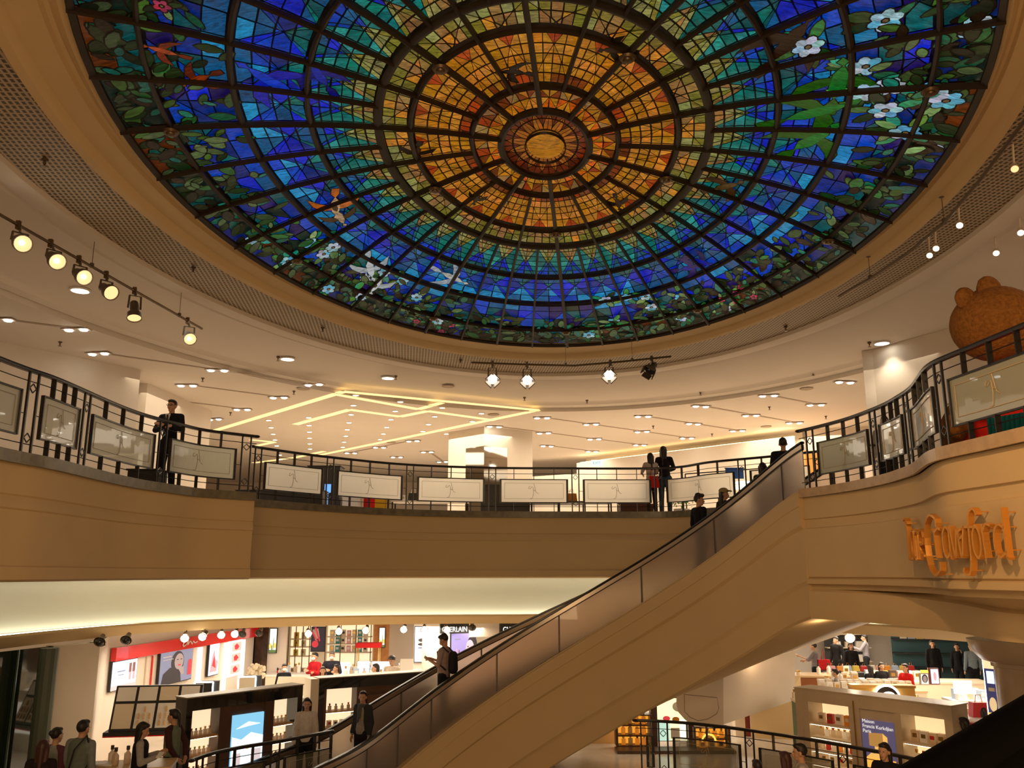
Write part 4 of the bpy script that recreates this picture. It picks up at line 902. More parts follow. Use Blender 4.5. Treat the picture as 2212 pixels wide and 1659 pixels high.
# ---------------------------------------------------------------- giant teddy bear and planter behind the right railing
yb = 11.6; hc = aty(2152, 700, yb); FUR = mat('brown_fur', (.30, .125, .03), .95, noise=.35, nscale=22, bump=1.0, bscale=40, spec=.1)
bear = thing('teddy_bear', 'giant brown fur teddy bear in a red jumper seated behind the right balcony railing', 'teddy bear', (hc.x + .1, yb, UP))
def bch(mb, n, m, sub=True):
    o = mb.build(n, m, smooth=True); o.parent = bear; o.matrix_parent_inverse = Matrix.Translation(-bear.location)
    if sub:
        md = o.modifiers.new('d', 'DISPLACE'); tx = bpy.data.textures.new('fur', 'CLOUDS'); tx.noise_scale = .03; md.texture = tx; md.strength = .02; md.mid_level = .5
    return o
sc = 1 / 160.
mb = MB(); mb.ball(hc, (.60, .56, .53), 64, 40); bch(mb, 'head', FUR)
for a, b_, r_ in [(2086, 646, .17), (2137, 626, .20)]: mb = MB(); mb.ball(aty(a, b_, yb - .12), (r_, r_ * .55, r_), 28, 18, Matrix.Rotation(.3, 3, 'Z')); bch(mb, 'ear', FUR)
mb = MB(); mb.ball(hc + Vector((.42, .40, -.1)), (.25, .25, .18), 24, 16); bch(mb, 'muzzle', FUR)
mb = MB(); mb.ball((hc.x + .15, yb + .1, UP + .52), (.80, .62, .72), 40, 24); bch(mb, 'jumper', mat('red_knit', (.70, .015, .008), .9, bump=.5, bscale=60))
for s in (-1, 1): mb = MB(); mb.tube([(hc.x + .15 + s * .62, yb - .05, UP + .92), (hc.x + .15 + s * .85, yb + .1, UP + .5), (hc.x + .2 + s * .7, yb + .5, UP + .35)], [.24, .21, .16], 16); bch(mb, 'arm', FUR)
for s in (-1, 1): mb = MB(); mb.tube([(hc.x + .15 + s * .4, yb + .2, UP + .22), (hc.x + .25 + s * .5, yb + .95, UP + .22)], [.24, .2], 16); mb.ball((hc.x + .25 + s * .5, yb + 1.0, UP + .25), (.2, .1, .25), 16, 12); bch(mb, 'leg', FUR)
a_, b2 = aty(2116, 905, 9.75), aty(2300, 880, 8.6); mb = MB(); n = 44; rowsb = []
for z in (UP + .04, UP + .36): rowsb.append([Vector((a_.x + (b2.x + .35 - a_.x) * i / n + (.02 if i % 2 else 0) + .25, a_.y + (b2.y - a_.y) * i / n + (.02 if i % 2 else 0) + .3, z)) for i in range(n + 1)])
P_ = rowsb[0]; Q = rowsb[1]; mb.grid([P_, Q, [q + Vector((.35, .25, 0)) for q in Q], [q + Vector((.35, .25, 0)) for q in P_], P_])
tag(mb.build('gift_box', mat('turquoise_card', (.02, .38, .40), .6)), 'low turquoise ribbed box behind the right railing below the bear', 'box')
# ---------------------------------------------------------------- people
def cap_blob(mb, p, q, r0, r1, fl=1.0, side=(1, 0, 0), n=10):
    p, q = Vector(p), Vector(q); d = q - p; L = d.length
    if L < 1e-5: return mb.ball(p, r0, n, 6)
    d /= L; x = Vector(side); x = (x - d * x.dot(d)); x = x.normalized() if x.length > .05 else d.orthogonal().normalized(); y = d.cross(x)
    rows = []
    for t, k in [(-.98, 0.06), (-.8, .6), (-.4, .92), (0, 1)]: rows.append((p + d * r0 * t * fl, r0 * k))
    for t, k in [(0, 1), (.4, .92), (.8, .6), (.98, .06)]: rows.append((q + d * r1 * t * fl, r1 * k))
    vs = []
    for c, r in rows:
        for j in range(n): a = 2 * PI * j / n; vs.append(c + x * (r * math.cos(a)) + y * (r * fl * math.sin(a)))
    k = len(rows); fs = [(i * n + j, i * n + (j + 1) % n, (i + 1) * n + (j + 1) % n, (i + 1) * n + j) for i in range(k - 1) for j in range(n)]
    fs += [tuple(range(n - 1, -1, -1)), tuple((k - 1) * n + j for j in range(n))]
    return mb.add(vs, fs)
def blob(mb, name, m, parent, vox=.014, sm=4):
    o = mb.build(name, m, smooth=True, parent=parent, fix=False)
    r = o.modifiers.new('r', 'REMESH'); r.mode = 'VOXEL'; r.voxel_size = vox; r.use_smooth_shade = True
    s = o.modifiers.new('s', 'SMOOTH'); s.iterations = sm; s.factor = .5
    return o
CLOTH = {}
def cloth(col, rough=.85): 
    k = 'cloth_%02x%02x%02x' % tuple(int(c * 255) for c in col); return mat(k, col, rough, noise=.12, nscale=18, bump=.25, bscale=40, spec=.2)
DN = ((.05, -.02, -.28), (.06, .06, -.52))
POSE = dict(down=(DN, DN), phone=(((.06, .03, -.27), (-.07, .30, -.17)), ((.06, .03, -.27), (-.05, .27, -.20))),
            walk=(((.05, -.10, -.26), (.05, -.08, -.51)), ((.05, .10, -.26), (.04, .24, -.46))), bag=(((.07, -.05, -.27), (.02, .20, -.30)), DN),
            lean=(((.07, .12, -.22), (-.04, .36, -.24)), ((.07, .12, -.22), (-.04, .36, -.24))), behind=(((.09, -.10, -.25), (-.03, -.18, -.44)), ((.09, -.10, -.25), (-.03, -.18, -.44))),
            fold=(((.08, .06, -.25), (-.20, .20, -.18)), ((.08, .06, -.25), (-.20, .20, -.22))), reach=(((.08, .14, -.20), (.02, .42, -.10)), ((.06, .10, -.24), (-.02, .34, -.26))),
            raise_=(((.10, .06, -.22), (.0, .20, .02)), DN))
def person(label, pos, yaw, H=1.65, top=(.02, .02, .02), legs=(.012, .012, .014), hair='short', pose='down', sleeve=1.0, nod=0.0, turn=0.0, skirt=False, fem=True, vox=.014, hair_m=None, stance=.0, shoe=(.015, .012, .012), group=None, low=True, vest=None, lean=0.0, bulk=1.0):
    k = H / 1.7; t = thing('person', label, 'person', pos, math.radians(yaw), group); t.scale = (k,) * 3
    V = Vector; hw = .155 if fem else .185; sh = 1.40; sk = bulk
    ly = lambda z: lean * max(0, z - .95)
    HC = V((0, .02 + ly(1.58), 1.585)); N0 = V((0, -.01 + ly(1.42), 1.42))
    RH = Matrix.Rotation(math.radians(-turn), 3, 'Z') @ Matrix.Rotation(math.radians(nod), 3, 'X')
    h = lambda v: HC + RH @ V(v)
    body = MB(); body.ball(HC + RH @ V((0, -.012, .02)), (.074, .092, .100), 20, 14, RH); cap_blob(body, h((0, .03, -.045)), h((0, .045, -.085)), .055, .034, 1, n=12)
    cap_blob(body, h((0, .085, .0)), h((0, .098, -.032)), .010, .016, 1, n=8); body.ball(h((0, .088, -.062)), (.026, .012, .012), 10, 6, RH)
    for s in (-1, 1): body.ball(h((s * .078, -.01, -.01)), (.012, .022, .032), 8, 6, RH)
    cap_blob(body, N0, h((0, -.015, -.06)), .052, .048)
    cap_blob(body, (0, ly(1.05), 1.05), (0, ly(1.34), 1.34), .115, .13 * (1 if fem else 1.1), .68); cap_blob(body, (0, 0, .90), (0, .0, 1.0), .14, .12, .75)
    sl = MB(); tp = MB(); hands = POSE[pose] if isinstance(pose, str) else pose
    for i, s in enumerate((-1, 1)):
        S0 = V((s * hw, -.005 + ly(sh), sh - .02)); E = S0 + V((s * hands[i][0][0], hands[i][0][1], hands[i][0][2])); Hn = S0 + V((s * hands[i][1][0], hands[i][1][1], hands[i][1][2]))
        cap_blob(body, (s * .06, ly(sh), sh + .0), S0, .05, .048); cap_blob(body, S0, E, .045, .036); cap_blob(body, E, Hn, .036, .024)
        fd = (Hn - E).normalized(); inw = V((-s, 0, 0)); 
        sd = fd.cross(V((1, 0, 0))) ; sd = sd.normalized() if sd.length > .1 else V((0, 1, 0))
        palm = Hn + fd * .05; cap_blob(body, Hn + fd * .01, Hn + fd * .075, .026, .034, .5, sd)
        for f_ in range(4):
            o_ = sd * (.024 - .016 * f_); b0 = Hn + fd * .085 + o_; L_ = (.070, .078, .073, .056)[f_]; cur = inw * .02
            m1 = b0 + fd * L_ * .5 + cur * .3; cap_blob(body, b0, m1, .0088, .008, n=6); cap_blob(body, m1, m1 + fd * L_ * .35 + cur, .008, .0068, n=6)
        tb = Hn + fd * .03 + sd * .028; cap_blob(body, tb, tb + fd * .035 + sd * .022 + inw * .01, .011, .009, n=6); cap_blob(body, tb + fd * .035 + sd * .022 + inw * .01, tb + fd * .062 + sd * .024 + inw * .022, .009, .007, n=6)
        g = .014
        cap_blob(tp, (s * .05, ly(sh), sh - .01), S0, .064, .058 + g * .5); cap_blob(tp, S0, S0.lerp(E, min(1, sleeve * 2)), .050 + g, .040 + g)
        if sleeve > .5: cap_blob(tp, E, E.lerp(Hn, (sleeve - .5) * 2 * .92), .040 + g, .029 + g)
    cap_blob(tp, (0, ly(1.1), 1.08), (0, ly(1.33), 1.33), .130 * sk, .148 * (1 if fem else 1.12) * sk, .72); cap_blob(tp, (0, .005, .92), (0, ly(1.1), 1.1), .150 * sk, .132 * sk, .78); cap_blob(tp, (0, ly(1.36), 1.36), (0, ly(1.42), 1.42), .10, .060, .9)
    tr = MB()
    for s in (-1, 1):
        hp = V((s * .085, 0, .90)); kn = V((s * .095, .02 + s * stance * .4, .50)); an = V((s * .10, -.02 + s * stance, .09))
        cap_blob(body, hp, kn, .085, .055); cap_blob(body, kn, an, .052, .036); cap_blob(body, an, an + V((s * .01, .13, -.045)), .042, .034, .8, (1, 0, 0))
        if not skirt: cap_blob(tr, hp, kn, .100, .070); cap_blob(tr, kn, an + V((0, 0, .0)), .070, .058)
        mb = MB(); cap_blob(mb, an + V((0, -.02, -.045)), an + V((s * .012, .14, -.055)), .048, .042, .8, (1, 0, 0)); 
        if not low: blob(mb, 'shoe', mat('shoe_black', shoe, .4), t, .012, 2)
    cap_blob(tr, (0, 0, .86), (0, 0, .96), .150, .138, .78)
    if skirt: cap_blob(tr, (0, 0, .90), (0, .01, .55), .15, .21, .75)
    b = blob(body, 'body', SKIN, t, vox if not low else .010, 2); 
    if not low: b.modifiers['r'].voxel_size = .0065; b.modifiers['s'].iterations = 3; b.modifiers['s'].factor = .3
    blob(tp, 'top', cloth(top), t, vox); blob(tr, 'trousers' if not skirt else 'skirt', cloth(legs), t, vox)
    if vest:
        vb = MB(); cap_blob(vb, (0, .0, .96), (0, .005, 1.33), .165 * sk, .168 * sk, .78); cap_blob(vb, (-.09, 0, 1.34), (.09, 0, 1.34), .075, .075, 1); blob(vb, 'vest', cloth(vest), t, vox)
    hm = MB(); HM = hair_m or HAIR
    if hair == 'bald': hm = None
    else:
        hm.ball(h((0, -.026, .034)), (.081, .096, .096), 20, 14, RH)
        if hair == 'short': hm.ball(h((0, .028, .088)), (.066, .062, .036), 14, 8, RH)
        elif hair == 'quiff': hm.ball(h((0, .06, .10)), (.06, .05, .042), 14, 8, RH); hm.ball(h((.02, -.02, .11)), (.07, .07, .05), 14, 8, RH)
        elif hair == 'bun': hm.ball(h((0, -.12, .05)), (.045, .045, .045), 12, 8); hm.ball(h((0, .03, .09)), (.06, .05, .03), 12, 8, RH)
        elif hair == 'tail': cap_blob(hm, h((0, -.11, .04)), h((0, -.14, -.16)), .035, .018); hm.ball(h((0, .03, .092)), (.062, .055, .028), 12, 8, RH)
        else:
            L_ = dict(long=.36, mid=.20, bob=.12)[hair]
            hm.ball(h((0, .02, .085)), (.07, .062, .035), 12, 8, RH)
            for s in (-1, 0, 1): cap_blob(hm, h((s * .06, -.035 - .04 * (s == 0), .02)), h((s * .062, -.05 - .035 * (s == 0), 0)) + V((0, -.02, -L_)), .042 + .012 * (s == 0), .026, n=8)
        blob(hm, 'hair', HM, t, .010, 3)
        # bring the hair off the face: cut by pushing the shell back is done through its placement
    for s in (-1, 1): mb = MB(); mb.ball(h((s * .030, .079, .008)), (.012, .007, .006), 8, 6, RH); mb.build('eye', mat('eye_dark', (.02, .012, .01), .3), t, True)
    mb = MB(); mb.ball(h((0, .0965, -.062)), (.022, .005, .006), 8, 6, RH); mb.build('mouth', mat('lips', (.30, .08, .06), .5), t, True)
    t['_hc'] = 0; del t['_hc']
    return t, h, RH
def atpx(px, head_py, y, floor, H):     # plan position for a figure whose head is at column px
    if head_py > 1250:
        y = atz(px, head_py, floor + H).y
    z = floor + H * .9; return (vx(px, y, z), y, floor)
def esc_pos(px, off=0.0):  # a place on the steps
    a = min([A0 + (A1 - A0) * i / 800 for i in range(801)], key=lambda t: abs(proj(ep(t, Rn + .62 + off, ez(t) - .1))[0] - px)); p = ep(a, Rn + .62 + off, ez(a) - .95); return p, a
LR = math.degrees
# ---- on the escalator
p, a = esc_pos(958); t, h, RH = person('person with short dark hair and black backpack, riding the escalator and reading a phone', p + Vector((0, 0, -.05)), 72, 1.76, (.40, .29, .25), hair='short', pose='phone', sleeve=.42, nod=-26, fem=False, low=False, bulk=1.12)
mb = MB(); cap_blob(mb, (0, -.20, 1.02), (0, -.20, 1.30), .15, .13, .62); b = blob(mb, 'backpack', mat('black_canvas', (.012, .01, .01), .8), t, .014)
for s in (-1, 1): mb = MB(); mb.tube([(s * .10, -.14, 1.36), (s * .11, -.02, 1.45), (s * .12, .10, 1.36), (s * .13, .08, 1.15), (s * .15, -.10, 1.02)], .018, 6); o = mb.build('strap', MATS['black_canvas'], b, True)
mb = MB(); mb.box((0, .34, 1.235), (.075, .15, .01), M=Matrix.Rotation(.5, 3, 'X')); tag(mb.build('phone', BLACKP, loc=p + Vector((0, 0, -.05))), 'black mobile phone held flat by the person with the backpack', 'phone'); bpy.data.objects['phone'].rotation_euler = (0, 0, math.radians(72))
p, a = esc_pos(782); t, h, RH = person('person with ponytail and grey scarf, dark jacket over pale top, standing near the escalator foot', p + Vector((0, 0, -.02)), 150, 1.62, (.30, .25, .20), hair='tail', pose='down', fem=True, low=False, turn=-30)
mb = MB()
for s in (-1, 1):
    S0 = Vector((s * .155, -.005, 1.38)); cap_blob(mb, S0, S0 + Vector((s * .05, -.02, -.28)), .072, .062); cap_blob(mb, S0 + Vector((s * .05, -.02, -.28)), S0 + Vector((s * .06, .05, -.47)), .062, .052); cap_blob(mb, (s * .11, -.03, .88), (s * .10, -.02, 1.36), .085, .085, 1.2)
cap_blob(mb, (0, -.07, .85), (0, -.06, 1.36), .155, .14, .5); blob(mb, 'jacket', cloth((.03, .032, .035)), t, .012)
mb = MB(); mb.tube([(0.07 * math.cos(x), .01 + .075 * math.sin(x), 1.43) for x in [i * PI / 8 for i in range(16)]], .032, 8, closed=True); cap_blob(mb, (.02, .10, 1.40), (.03, .125, 1.12), .045, .03, .6); cap_blob(mb, (-.02, .10, 1.38), (-.02, .12, 1.2), .035, .025, .6); blob(mb, 'scarf', cloth((.09, .085, .08)), t, .012)
p, a = esc_pos(1512, -.1); person('person in black suit with wavy dark hair, riding up the escalator, seen from behind', p, -70, 1.72, (.010, .009, .010), hair='quiff', fem=False, low=False, turn=40)
p, a = esc_pos(1566, .2); t, h, RH = person('person in tan baseball cap with long dark hair, riding behind the one in black suit', p, -60, 1.62, (.035, .04, .025), hair='long', fem=True, turn=60)
mb = MB(); mb.ball(h((0, -.015, .075)), (.095, .112, .075), 16, 10, RH); cap_blob(mb, h((0, .08, .075)), h((0, .17, .062)), .065, .05, .15, (1, 0, 0)); blob(mb, 'cap', cloth((.38, .26, .12)), t, .009, 2)
p, a = esc_pos(1652, .1); person('person with black hair, head just above the escalator handrail near the top', p, -30, 1.58, (.02, .02, .02), hair='bob')
p, a = esc_pos(1697, .1); person('person with short dark hair at the head of the escalator by the railing end', p + Vector((0, 0, .05)), -20, 1.72, (.015, .015, .015), hair='short', fem=False)
# ---- upper floor
t, h, RH = person('person in black suit and glasses standing at the left balcony railing', atpx(372, 870, 15.6, UP, 1.70), 172, 1.70, (.012, .012, .016), hair='short', pose='fold', fem=False, low=False, turn=0)
for s in (-1, 1): mb = MB(); mb.tube([h((s * .030 + .024 * math.cos(x), .090, .008 + .017 * math.sin(x))) for x in [i * PI / 6 for i in range(12)]], .0035, 5, closed=True); mb.bar(h((s * .054, .088, .01)), h((s * .082, .0, .01)), .005); mb.build('glasses', BLACKP, t)
mb = MB(); mb.add([(-.05, .128, 1.42), (.05, .128, 1.42), (.0, .138, 1.20)], [(0, 1, 2)]); mb.add([(-.05, .12, 1.42), (.05, .12, 1.42), (.0, .13, 1.20)], [(0, 2, 1)]); mb.build('shirt_front', WHITEL, t)
mb = MB(); mb.bar((0, .142, 1.40), (0, .142, 1.16), .035, .008); mb.build('tie', BLACKP, t)
person('person with very long dark hair and white top, leaning on the middle railing', atpx(1405, 975, 21.9, UP, 1.55), 10, 1.58, (.55, .45, .38), legs=(.05, .03, .02), hair='long', pose='lean', low=False, sleeve=.4)
person('taller person in black off-shoulder top and jeans at the middle railing', atpx(1434, 955, 21.95, UP, 1.7), -15, 1.76, (.010, .008, .008), legs=(.04, .075, .11), hair='long', pose='lean', low=False, turn=20)
mb = MB(); mb.prism([(-.14, -.15), (.14, -.15), (.11, .14), (-.11, .14)], -.04, .04, M=Matrix.Rotation(PI / 2, 3, 'X')); mb.tube([(-.08, 0, .14), (-.05, 0, .36), (.05, 0, .36), (.08, 0, .14)], .008, 5); tag(mb.build('red_handbag', REDC, loc=(vx(1413, 21.6, 2.3), 21.65, 2.27)), 'red handbag hanging at the hip of the white topped person at the railing', 'handbag')
person('person with short hair and striped light top behind the right railing, leaning on it', atpx(1912, 865, 17.2, UP, 1.62), 150, 1.68, (.35, .32, .28), hair='short', pose='bag', fem=False)
# ---- lower floor: in front of the left wall
HP = {92: 1598, 121: 1572, 178: 1556, 306: 1561, 376: 1532, 664: 1472, 614: 1434, 681: 1410, 717: 1408, 697: 1440, 728: 1435, 812: 1434, 847: 1418, 884: 1383, 904: 1390, 1758: 1388, 1838: 1388, 1868: 1370, 1880: 1437, 1904: 1431, 1956: 1434, 2014: 1383, 2067: 1390, 2098: 1388, 2124: 1528, 2084: 1550, 1912: 1605, 1730: 1607, 1697: 1624, 1636: 1642}
HP_ = None
Lf = [('person with long reddish brown hair at the bottom left, seen from behind', 92, 12.2, 10, 1.62, (.02, .012, .012), 'long', 'down', dict(hair_m=mat('auburn_hair', (.05, .014, .008), .5))),
      ('person with dark tied hair and pale vest before the left wall, seen from behind', 121, 14.0, -20, 1.62, (.12, .04, .05), 'bun', 'down', dict(vest=(.26, .28, .24))),
      ('person in grey-green quilted gilet with black shoulder bag, seen from behind', 178, 12.6, -15, 1.74, (.20, .22, .22), 'short', 'down', dict(fem=False, low=False, vest=(.14, .17, .13), bulk=1.15)),
      ('person in black gilet over white shirt looking down at a phone, lower left', 306, 12.6, -70, 1.62, (.36, .33, .30), 'mid', 'phone', dict(low=False, vest=(.012, .012, .013), nod=-18)),
      ('shop assistant in grey-green gilet with tied hair, hands behind back, beside the black cabinet', 376, 13.4, 78, 1.66, (.06, .02, .02), 'tail', 'behind', dict(low=False, vest=(.17, .20, .14)))]
for lab, px, y, yaw, H, top, hair, pose, kw in Lf:
    person(lab, atpx(px, HP.get(px, 0) if px not in (884, 904, 666) and not lab.startswith('child') and not lab.startswith('person in black jacket with red') else {1: 1446, 0: 1375}[int(lab.startswith('child'))], y, FL, H), yaw, H, top, hair=hair, pose=pose, **kw)
mb = MB(); q = atpx(178, 1556, 12.6, FL, 1.74); mb.ball((0, 0, 0), (.16, .08, .13), 16, 10); mb.tube([(-.1, .04, .1), (.0, -.02, .45), (.10, .12, .62), (.14, .25, .3), (.1, .1, .1)], .014, 6); tag(mb.build('shoulder_bag', BLACKP, loc=(q[0] + .04, q[1] - .26, FL + .93)), 'black shoulder bag on the back of the quilted gilet wearer', 'bag')
mb = MB(); mb.box((0, 0, 0), (.075, .15, .01), M=Matrix.Rotation(.4, 3, 'X')); q = atpx(306, 1561, 12.6, FL, 1.62); tag(mb.build('phone', WHITEL, loc=(q[0] + .36, q[1] - .12, FL + 1.17)), 'pale mobile phone held by the person in black gilet', 'phone')
# ---- lower floor, left and middle shops
for lab, px, y, yaw, H, top, hair, pose, kw in [
    ('person with long black hair and white top peering round the end of the black cabinet', 663, 17.15, 190, 1.60, (.6, .54, .48), 'long', 'down', dict(fem=True)),
    ('masked shop assistant in black bending beside the white tilted display', 614, 20.5, 200, 1.50, (.015, .015, .018), 'short', 'phone', dict(mask=1)),
    ('masked person in bright red cardigan among the counters', 681, 21.8, 150, 1.66, (.42, .012, .02), 'short', 'fold', dict(mask=1)),
    ('masked older person in black coat beside the red cardigan', 717, 22.0, 185, 1.68, (.02, .02, .03), 'short', 'fold', dict(mask=1, fem=False, hair_m=mat('grey_hair', (.12, .10, .09), .6))),
    ('person with dark bob in black standing before the red cardigan', 697, 20.6, 190, 1.52, (.03, .02, .02), 'bob', 'down', {}),
    ('person with black hair in beige blouse leaning to the counter', 728, 20.2, 120, 1.50, (.42, .34, .26), 'bob', 'reach', {}),
    ('person with dark hair turned aside behind the second cabinet', 812, 21.2, 110, 1.60, (.05, .03, .02), 'mid', 'down', {}),
    ('person in black cap and white top behind the second cabinet', 847, 21.6, 160, 1.70, (.62, .52, .42), 'short', 'down', dict(fem=False, cap=1)),
    ('shop assistant with long brown hair in black at the tall poster', 884, 26.0, 150, 1.68, (.012, .012, .014), 'mid', 'reach', {}),
    ('shop assistant with tied hair in black uniform beside the tall poster', 904, 26.3, 100, 1.64, (.012, .014, .02), 'bun', 'reach', {})]:
    mk = kw.pop('mask', 0); cp = kw.pop('cap', 0)
    t, h, RH = person(lab, atpx(px, HP.get(px, 0) if px not in (884, 904, 666) and not lab.startswith('child') and not lab.startswith('person in black jacket with red') else {1: 1446, 0: 1375}[int(lab.startswith('child'))], y, FL, H), yaw, H, top, hair=hair, pose=pose, **kw)
    if mk: mb = MB(); mb.ball(h((0, .062, -.045)), (.062, .05, .05), 14, 10, RH); mb.build('face_mask', WHITEL, t, True)
    if cp: mb = MB(); mb.ball(h((0, -.01, .08)), (.098, .115, .07), 14, 10, RH); cap_blob(mb, h((0, .09, .07)), h((0, .16, .06)), .06, .05, .2, (1, 0, 0)); mb.build('cap', BLACKP, t, True)
# ---- lower floor, right hand shops
for lab, px, y, yaw, H, top, hair, pose, kw in [
    ('person in grey top carrying a red tote bag at the brown counter', 1758, 24.5, 60, 1.72, (.20, .17, .17), 'short', 'reach', dict(fem=False, sleeve=.6)),
    ('person with brown hair in black standing by the white box display', 1838, 26.0, 170, 1.66, (.012, .010, .010), 'mid', 'down', {}),
    ('person in grey shirt bending at the back beside the bright lamp', 1868, 30.5, 60, 1.76, (.22, .20, .22), 'short', 'reach', dict(fem=False)),
    ('person in black jacket with red strap near the far shelves', 1806, 29.0, 120, 1.76, (.012, .01, .01), 'short', 'down', dict(fem=False)),
    ('person with black hair seated behind the gold display, facing away', 1880, 19.9, 10, 1.42, (.01, .01, .01), 'mid', 'down', {}),
    ('shop assistant in black behind the gold display, facing out', 1904, 20.3, 185, 1.50, (.012, .012, .012), 'bob', 'down', {}),
    ('person in red cardigan and yellow scarf with tied hair at the white counter', 1956, 20.1, 120, 1.56, (.55, .012, .012), 'tail', 'fold', {}),
    ('person in black hoodie with long black hair standing at the back right', 2014, 24.2, 165, 1.74, (.010, .009, .010), 'long', 'down', {}),
    ('person in black with a yellow scarf and pink bag, hand raised', 2067, 24.0, 150, 1.62, (.010, .009, .010), 'mid', 'raise_', {}),
    ('person in pale blue shirt seen from behind at the far right', 2098, 25.5, 0, 1.74, (.22, .27, .31), 'short', 'down', dict(fem=False)),
    ('child with short black hair in grey hooded top behind the marble cabinet', 1806, 17.8, 60, 1.42, (.27, .25, .23), 'short', 'down', dict(fem=False)),
    ('person with dark hair in bright red jumper, lower right', 2124, 14.7, 10, 1.36, (.80, .015, .01), 'mid', 'down', {}),
    ('person in dark hooded coat standing by the end of the marble cabinet', 2084, 13.4, 10, 1.56, (.010, .009, .008), 'bob', 'down', dict(low=False)),
    ('person with long black hair crossing in front of the cabinet with amber poster', 1912, 11.0, 130, 1.60, (.010, .009, .010), 'long', 'walk', dict(low=False)),
    ('person with short hair in white top with black strap, lower right, in profile', 1730, 11.6, 75, 1.60, (.50, .44, .38), 'short', 'walk', dict(fem=False, low=False)),
    ('person with long reddish dark hair at the bottom edge beside the white topped one', 1697, 11.3, 20, 1.50, (.015, .01, .01), 'long', 'down', dict(hair_m=MATS['auburn_hair'])),
    ('person with dark hair, only the head showing at the bottom edge before the smoked panels', 1636, 11.6, 10, 1.38, (.015, .01, .01), 'short', 'down', {})]:
    person(lab, atpx(px, HP.get(px, 0) if px not in (884, 904, 666) and not lab.startswith('child') and not lab.startswith('person in black jacket with red') else {1: 1446, 0: 1375}[int(lab.startswith('child'))], y, FL, H), yaw, H, top, hair=hair, pose=pose, **kw)
q = atpx(1775, 1388, 24.2, FL, 1.72); mb = MB(); mb.prism([(-.21, -.20), (.21, -.20), (.19, .18), (-.19, .18)], -.05, .05, M=Matrix.Rotation(PI / 2, 3, 'X')); mb.tube([(-.08, 0, .18), (-.02, 0, .50), (.06, 0, .18)], .014, 6); tag(mb.build('tote_bag', REDC, loc=(q[0], q[1] - .1, FL + 1.02)), 'bright red tote bag on the shoulder of the grey topped person', 'tote bag')
# ---------------------------------------------------------------- lower floor shops
def Pp(px, y, z=-2.5): return Vector((vx(px, y, z), y))
LC = -1.31                                  # lower ceiling
def wseg(name, a, b_, z1=LC, m=PLASTER, t=.2, z0=FL): return wallseg(name, a, b_, z0, z1, m, t)
WALLW = mat('shop_white_wall', (.80, .70, .60), .6, spec=.3)
w1, w2, w3_ = Pp(102, 16.6, -2.4), Pp(204, 17.4, -2.4), Pp(232, 19.4, -1.7)
wseg('wall_front_left', w1, w2, m=PLASTER, t=.25); wseg('wall_front_left.001', w2, w3_, m=WALLW)
ra, rb = Pp(232, 19.4, -1.7), Pp(549, 27.2, -1.8)
wseg('wall_left_lower', ra, rb, m=WALLW)
wseg('wall_back_lower', Pp(549, 29.6), Pp(1300, 29.6), m=WALLW); wseg('wall_back_lower.001', Pp(1255, 29), Pp(1700, 31), m=DWOOD); wseg('wall_back_lower.002', Pp(1640, 36.3), Pp(2300, 35), m=WALLW)
wseg('wall_back_lower.003', rb, Pp(552, 29.7), m=WALLW)
# dark shop window at far left
DG = mat('dark_tinted_glass', (.012, .020, .012), .04, spec=.8, coat=.6)
gl_ = thing('shop_window', 'dark tinted shop window with green glass edges at the far left of the lower floor', 'shop window', (w1.x - 1.6, 16.0, FL))
gi = Matrix.Translation(-gl_.location)
def gch(mb, n, m, root=gl_, gi=gi): o = mb.build(n, m); o.parent = root; o.matrix_parent_inverse = gi
a_ = Pp(-120, 14.4, -2.4)
mb = MB(); mb.prism([tuple(a_), tuple(w1 - Vector((.03, 0))), tuple(w1 + Vector((-.03, .04))), (a_.x, a_.y + .04)], FL, LC); gch(mb, 'glass_pane', DG)
for t_ in (.30, .62, .985): mb = MB(); q = a_.lerp(w1, t_); mb.bar((q.x, q.y - .015, FL), (q.x, q.y - .015, LC), .03, .03); gch(mb, 'glass_edge', mat('green_glass_edge', (.05, .10, .07), .2))
mb = MB(); q = a_.lerp(w1, .40); mb.bar((a_.x, a_.y - .03, FL + .12), (w1.x, w1.y - .03, FL + .12), .06, .2); gch(mb, 'kick_plate', BLACKP)
mb = MB(); q = a_.lerp(w1, .62); mb.lathe([(.16, 0), (.16, 2.6)], (q.x + .4, q.y - .25 + .5, FL), 14); tag(mb.build('window_column', mat('grey_green_column', (.09, .11, .08), .5)), 'grey round column inside the dark shop window', 'column')
# ---- red banded perfumery wall
ud = (rb - ra); UL = ud.length; ud /= UL; un = Vector((ud.y, -ud.x))
def onw(u, z, off=.03): p = ra + ud * (u * UL) + un * off; return Vector((p.x, p.y, z))
def u_of(px, z=-2.0):
    return min(((abs(proj(onw(k / 400, z))[0] - px), k / 400) for k in range(401)))[1]
def zat(u, py): p = onw(u, 0); return aty(1000, py, p.y).z
MW = facing((0, 0, 0), ud).to_3x3()
def slab(name, u0, u1, z0, z1, m, off=.05, th=.05, parent=None):
    mb = MB(); a, b_ = onw(u0, 0, off), onw(u1, 0, off); mb.prism([(a.x, a.y), (b_.x, b_.y), (b_.x - un.x * th, b_.y - un.y * th), (a.x - un.x * th, a.y - un.y * th)], z0, z1); return mb.build(name, m, parent=parent)
band = thing('shop_header', 'long glossy red header band on the perfumery wall', 'shop header', onw(0, -1.7)); bi_ = Matrix.Translation(-band.location)
o = slab('header_board', u_of(236), u_of(548), -1.86, -1.575, RED, .16, .12); o.parent = band; o.matrix_parent_inverse = bi_
us = u_of(395); s_ = thing  # lettering: a looping script mark
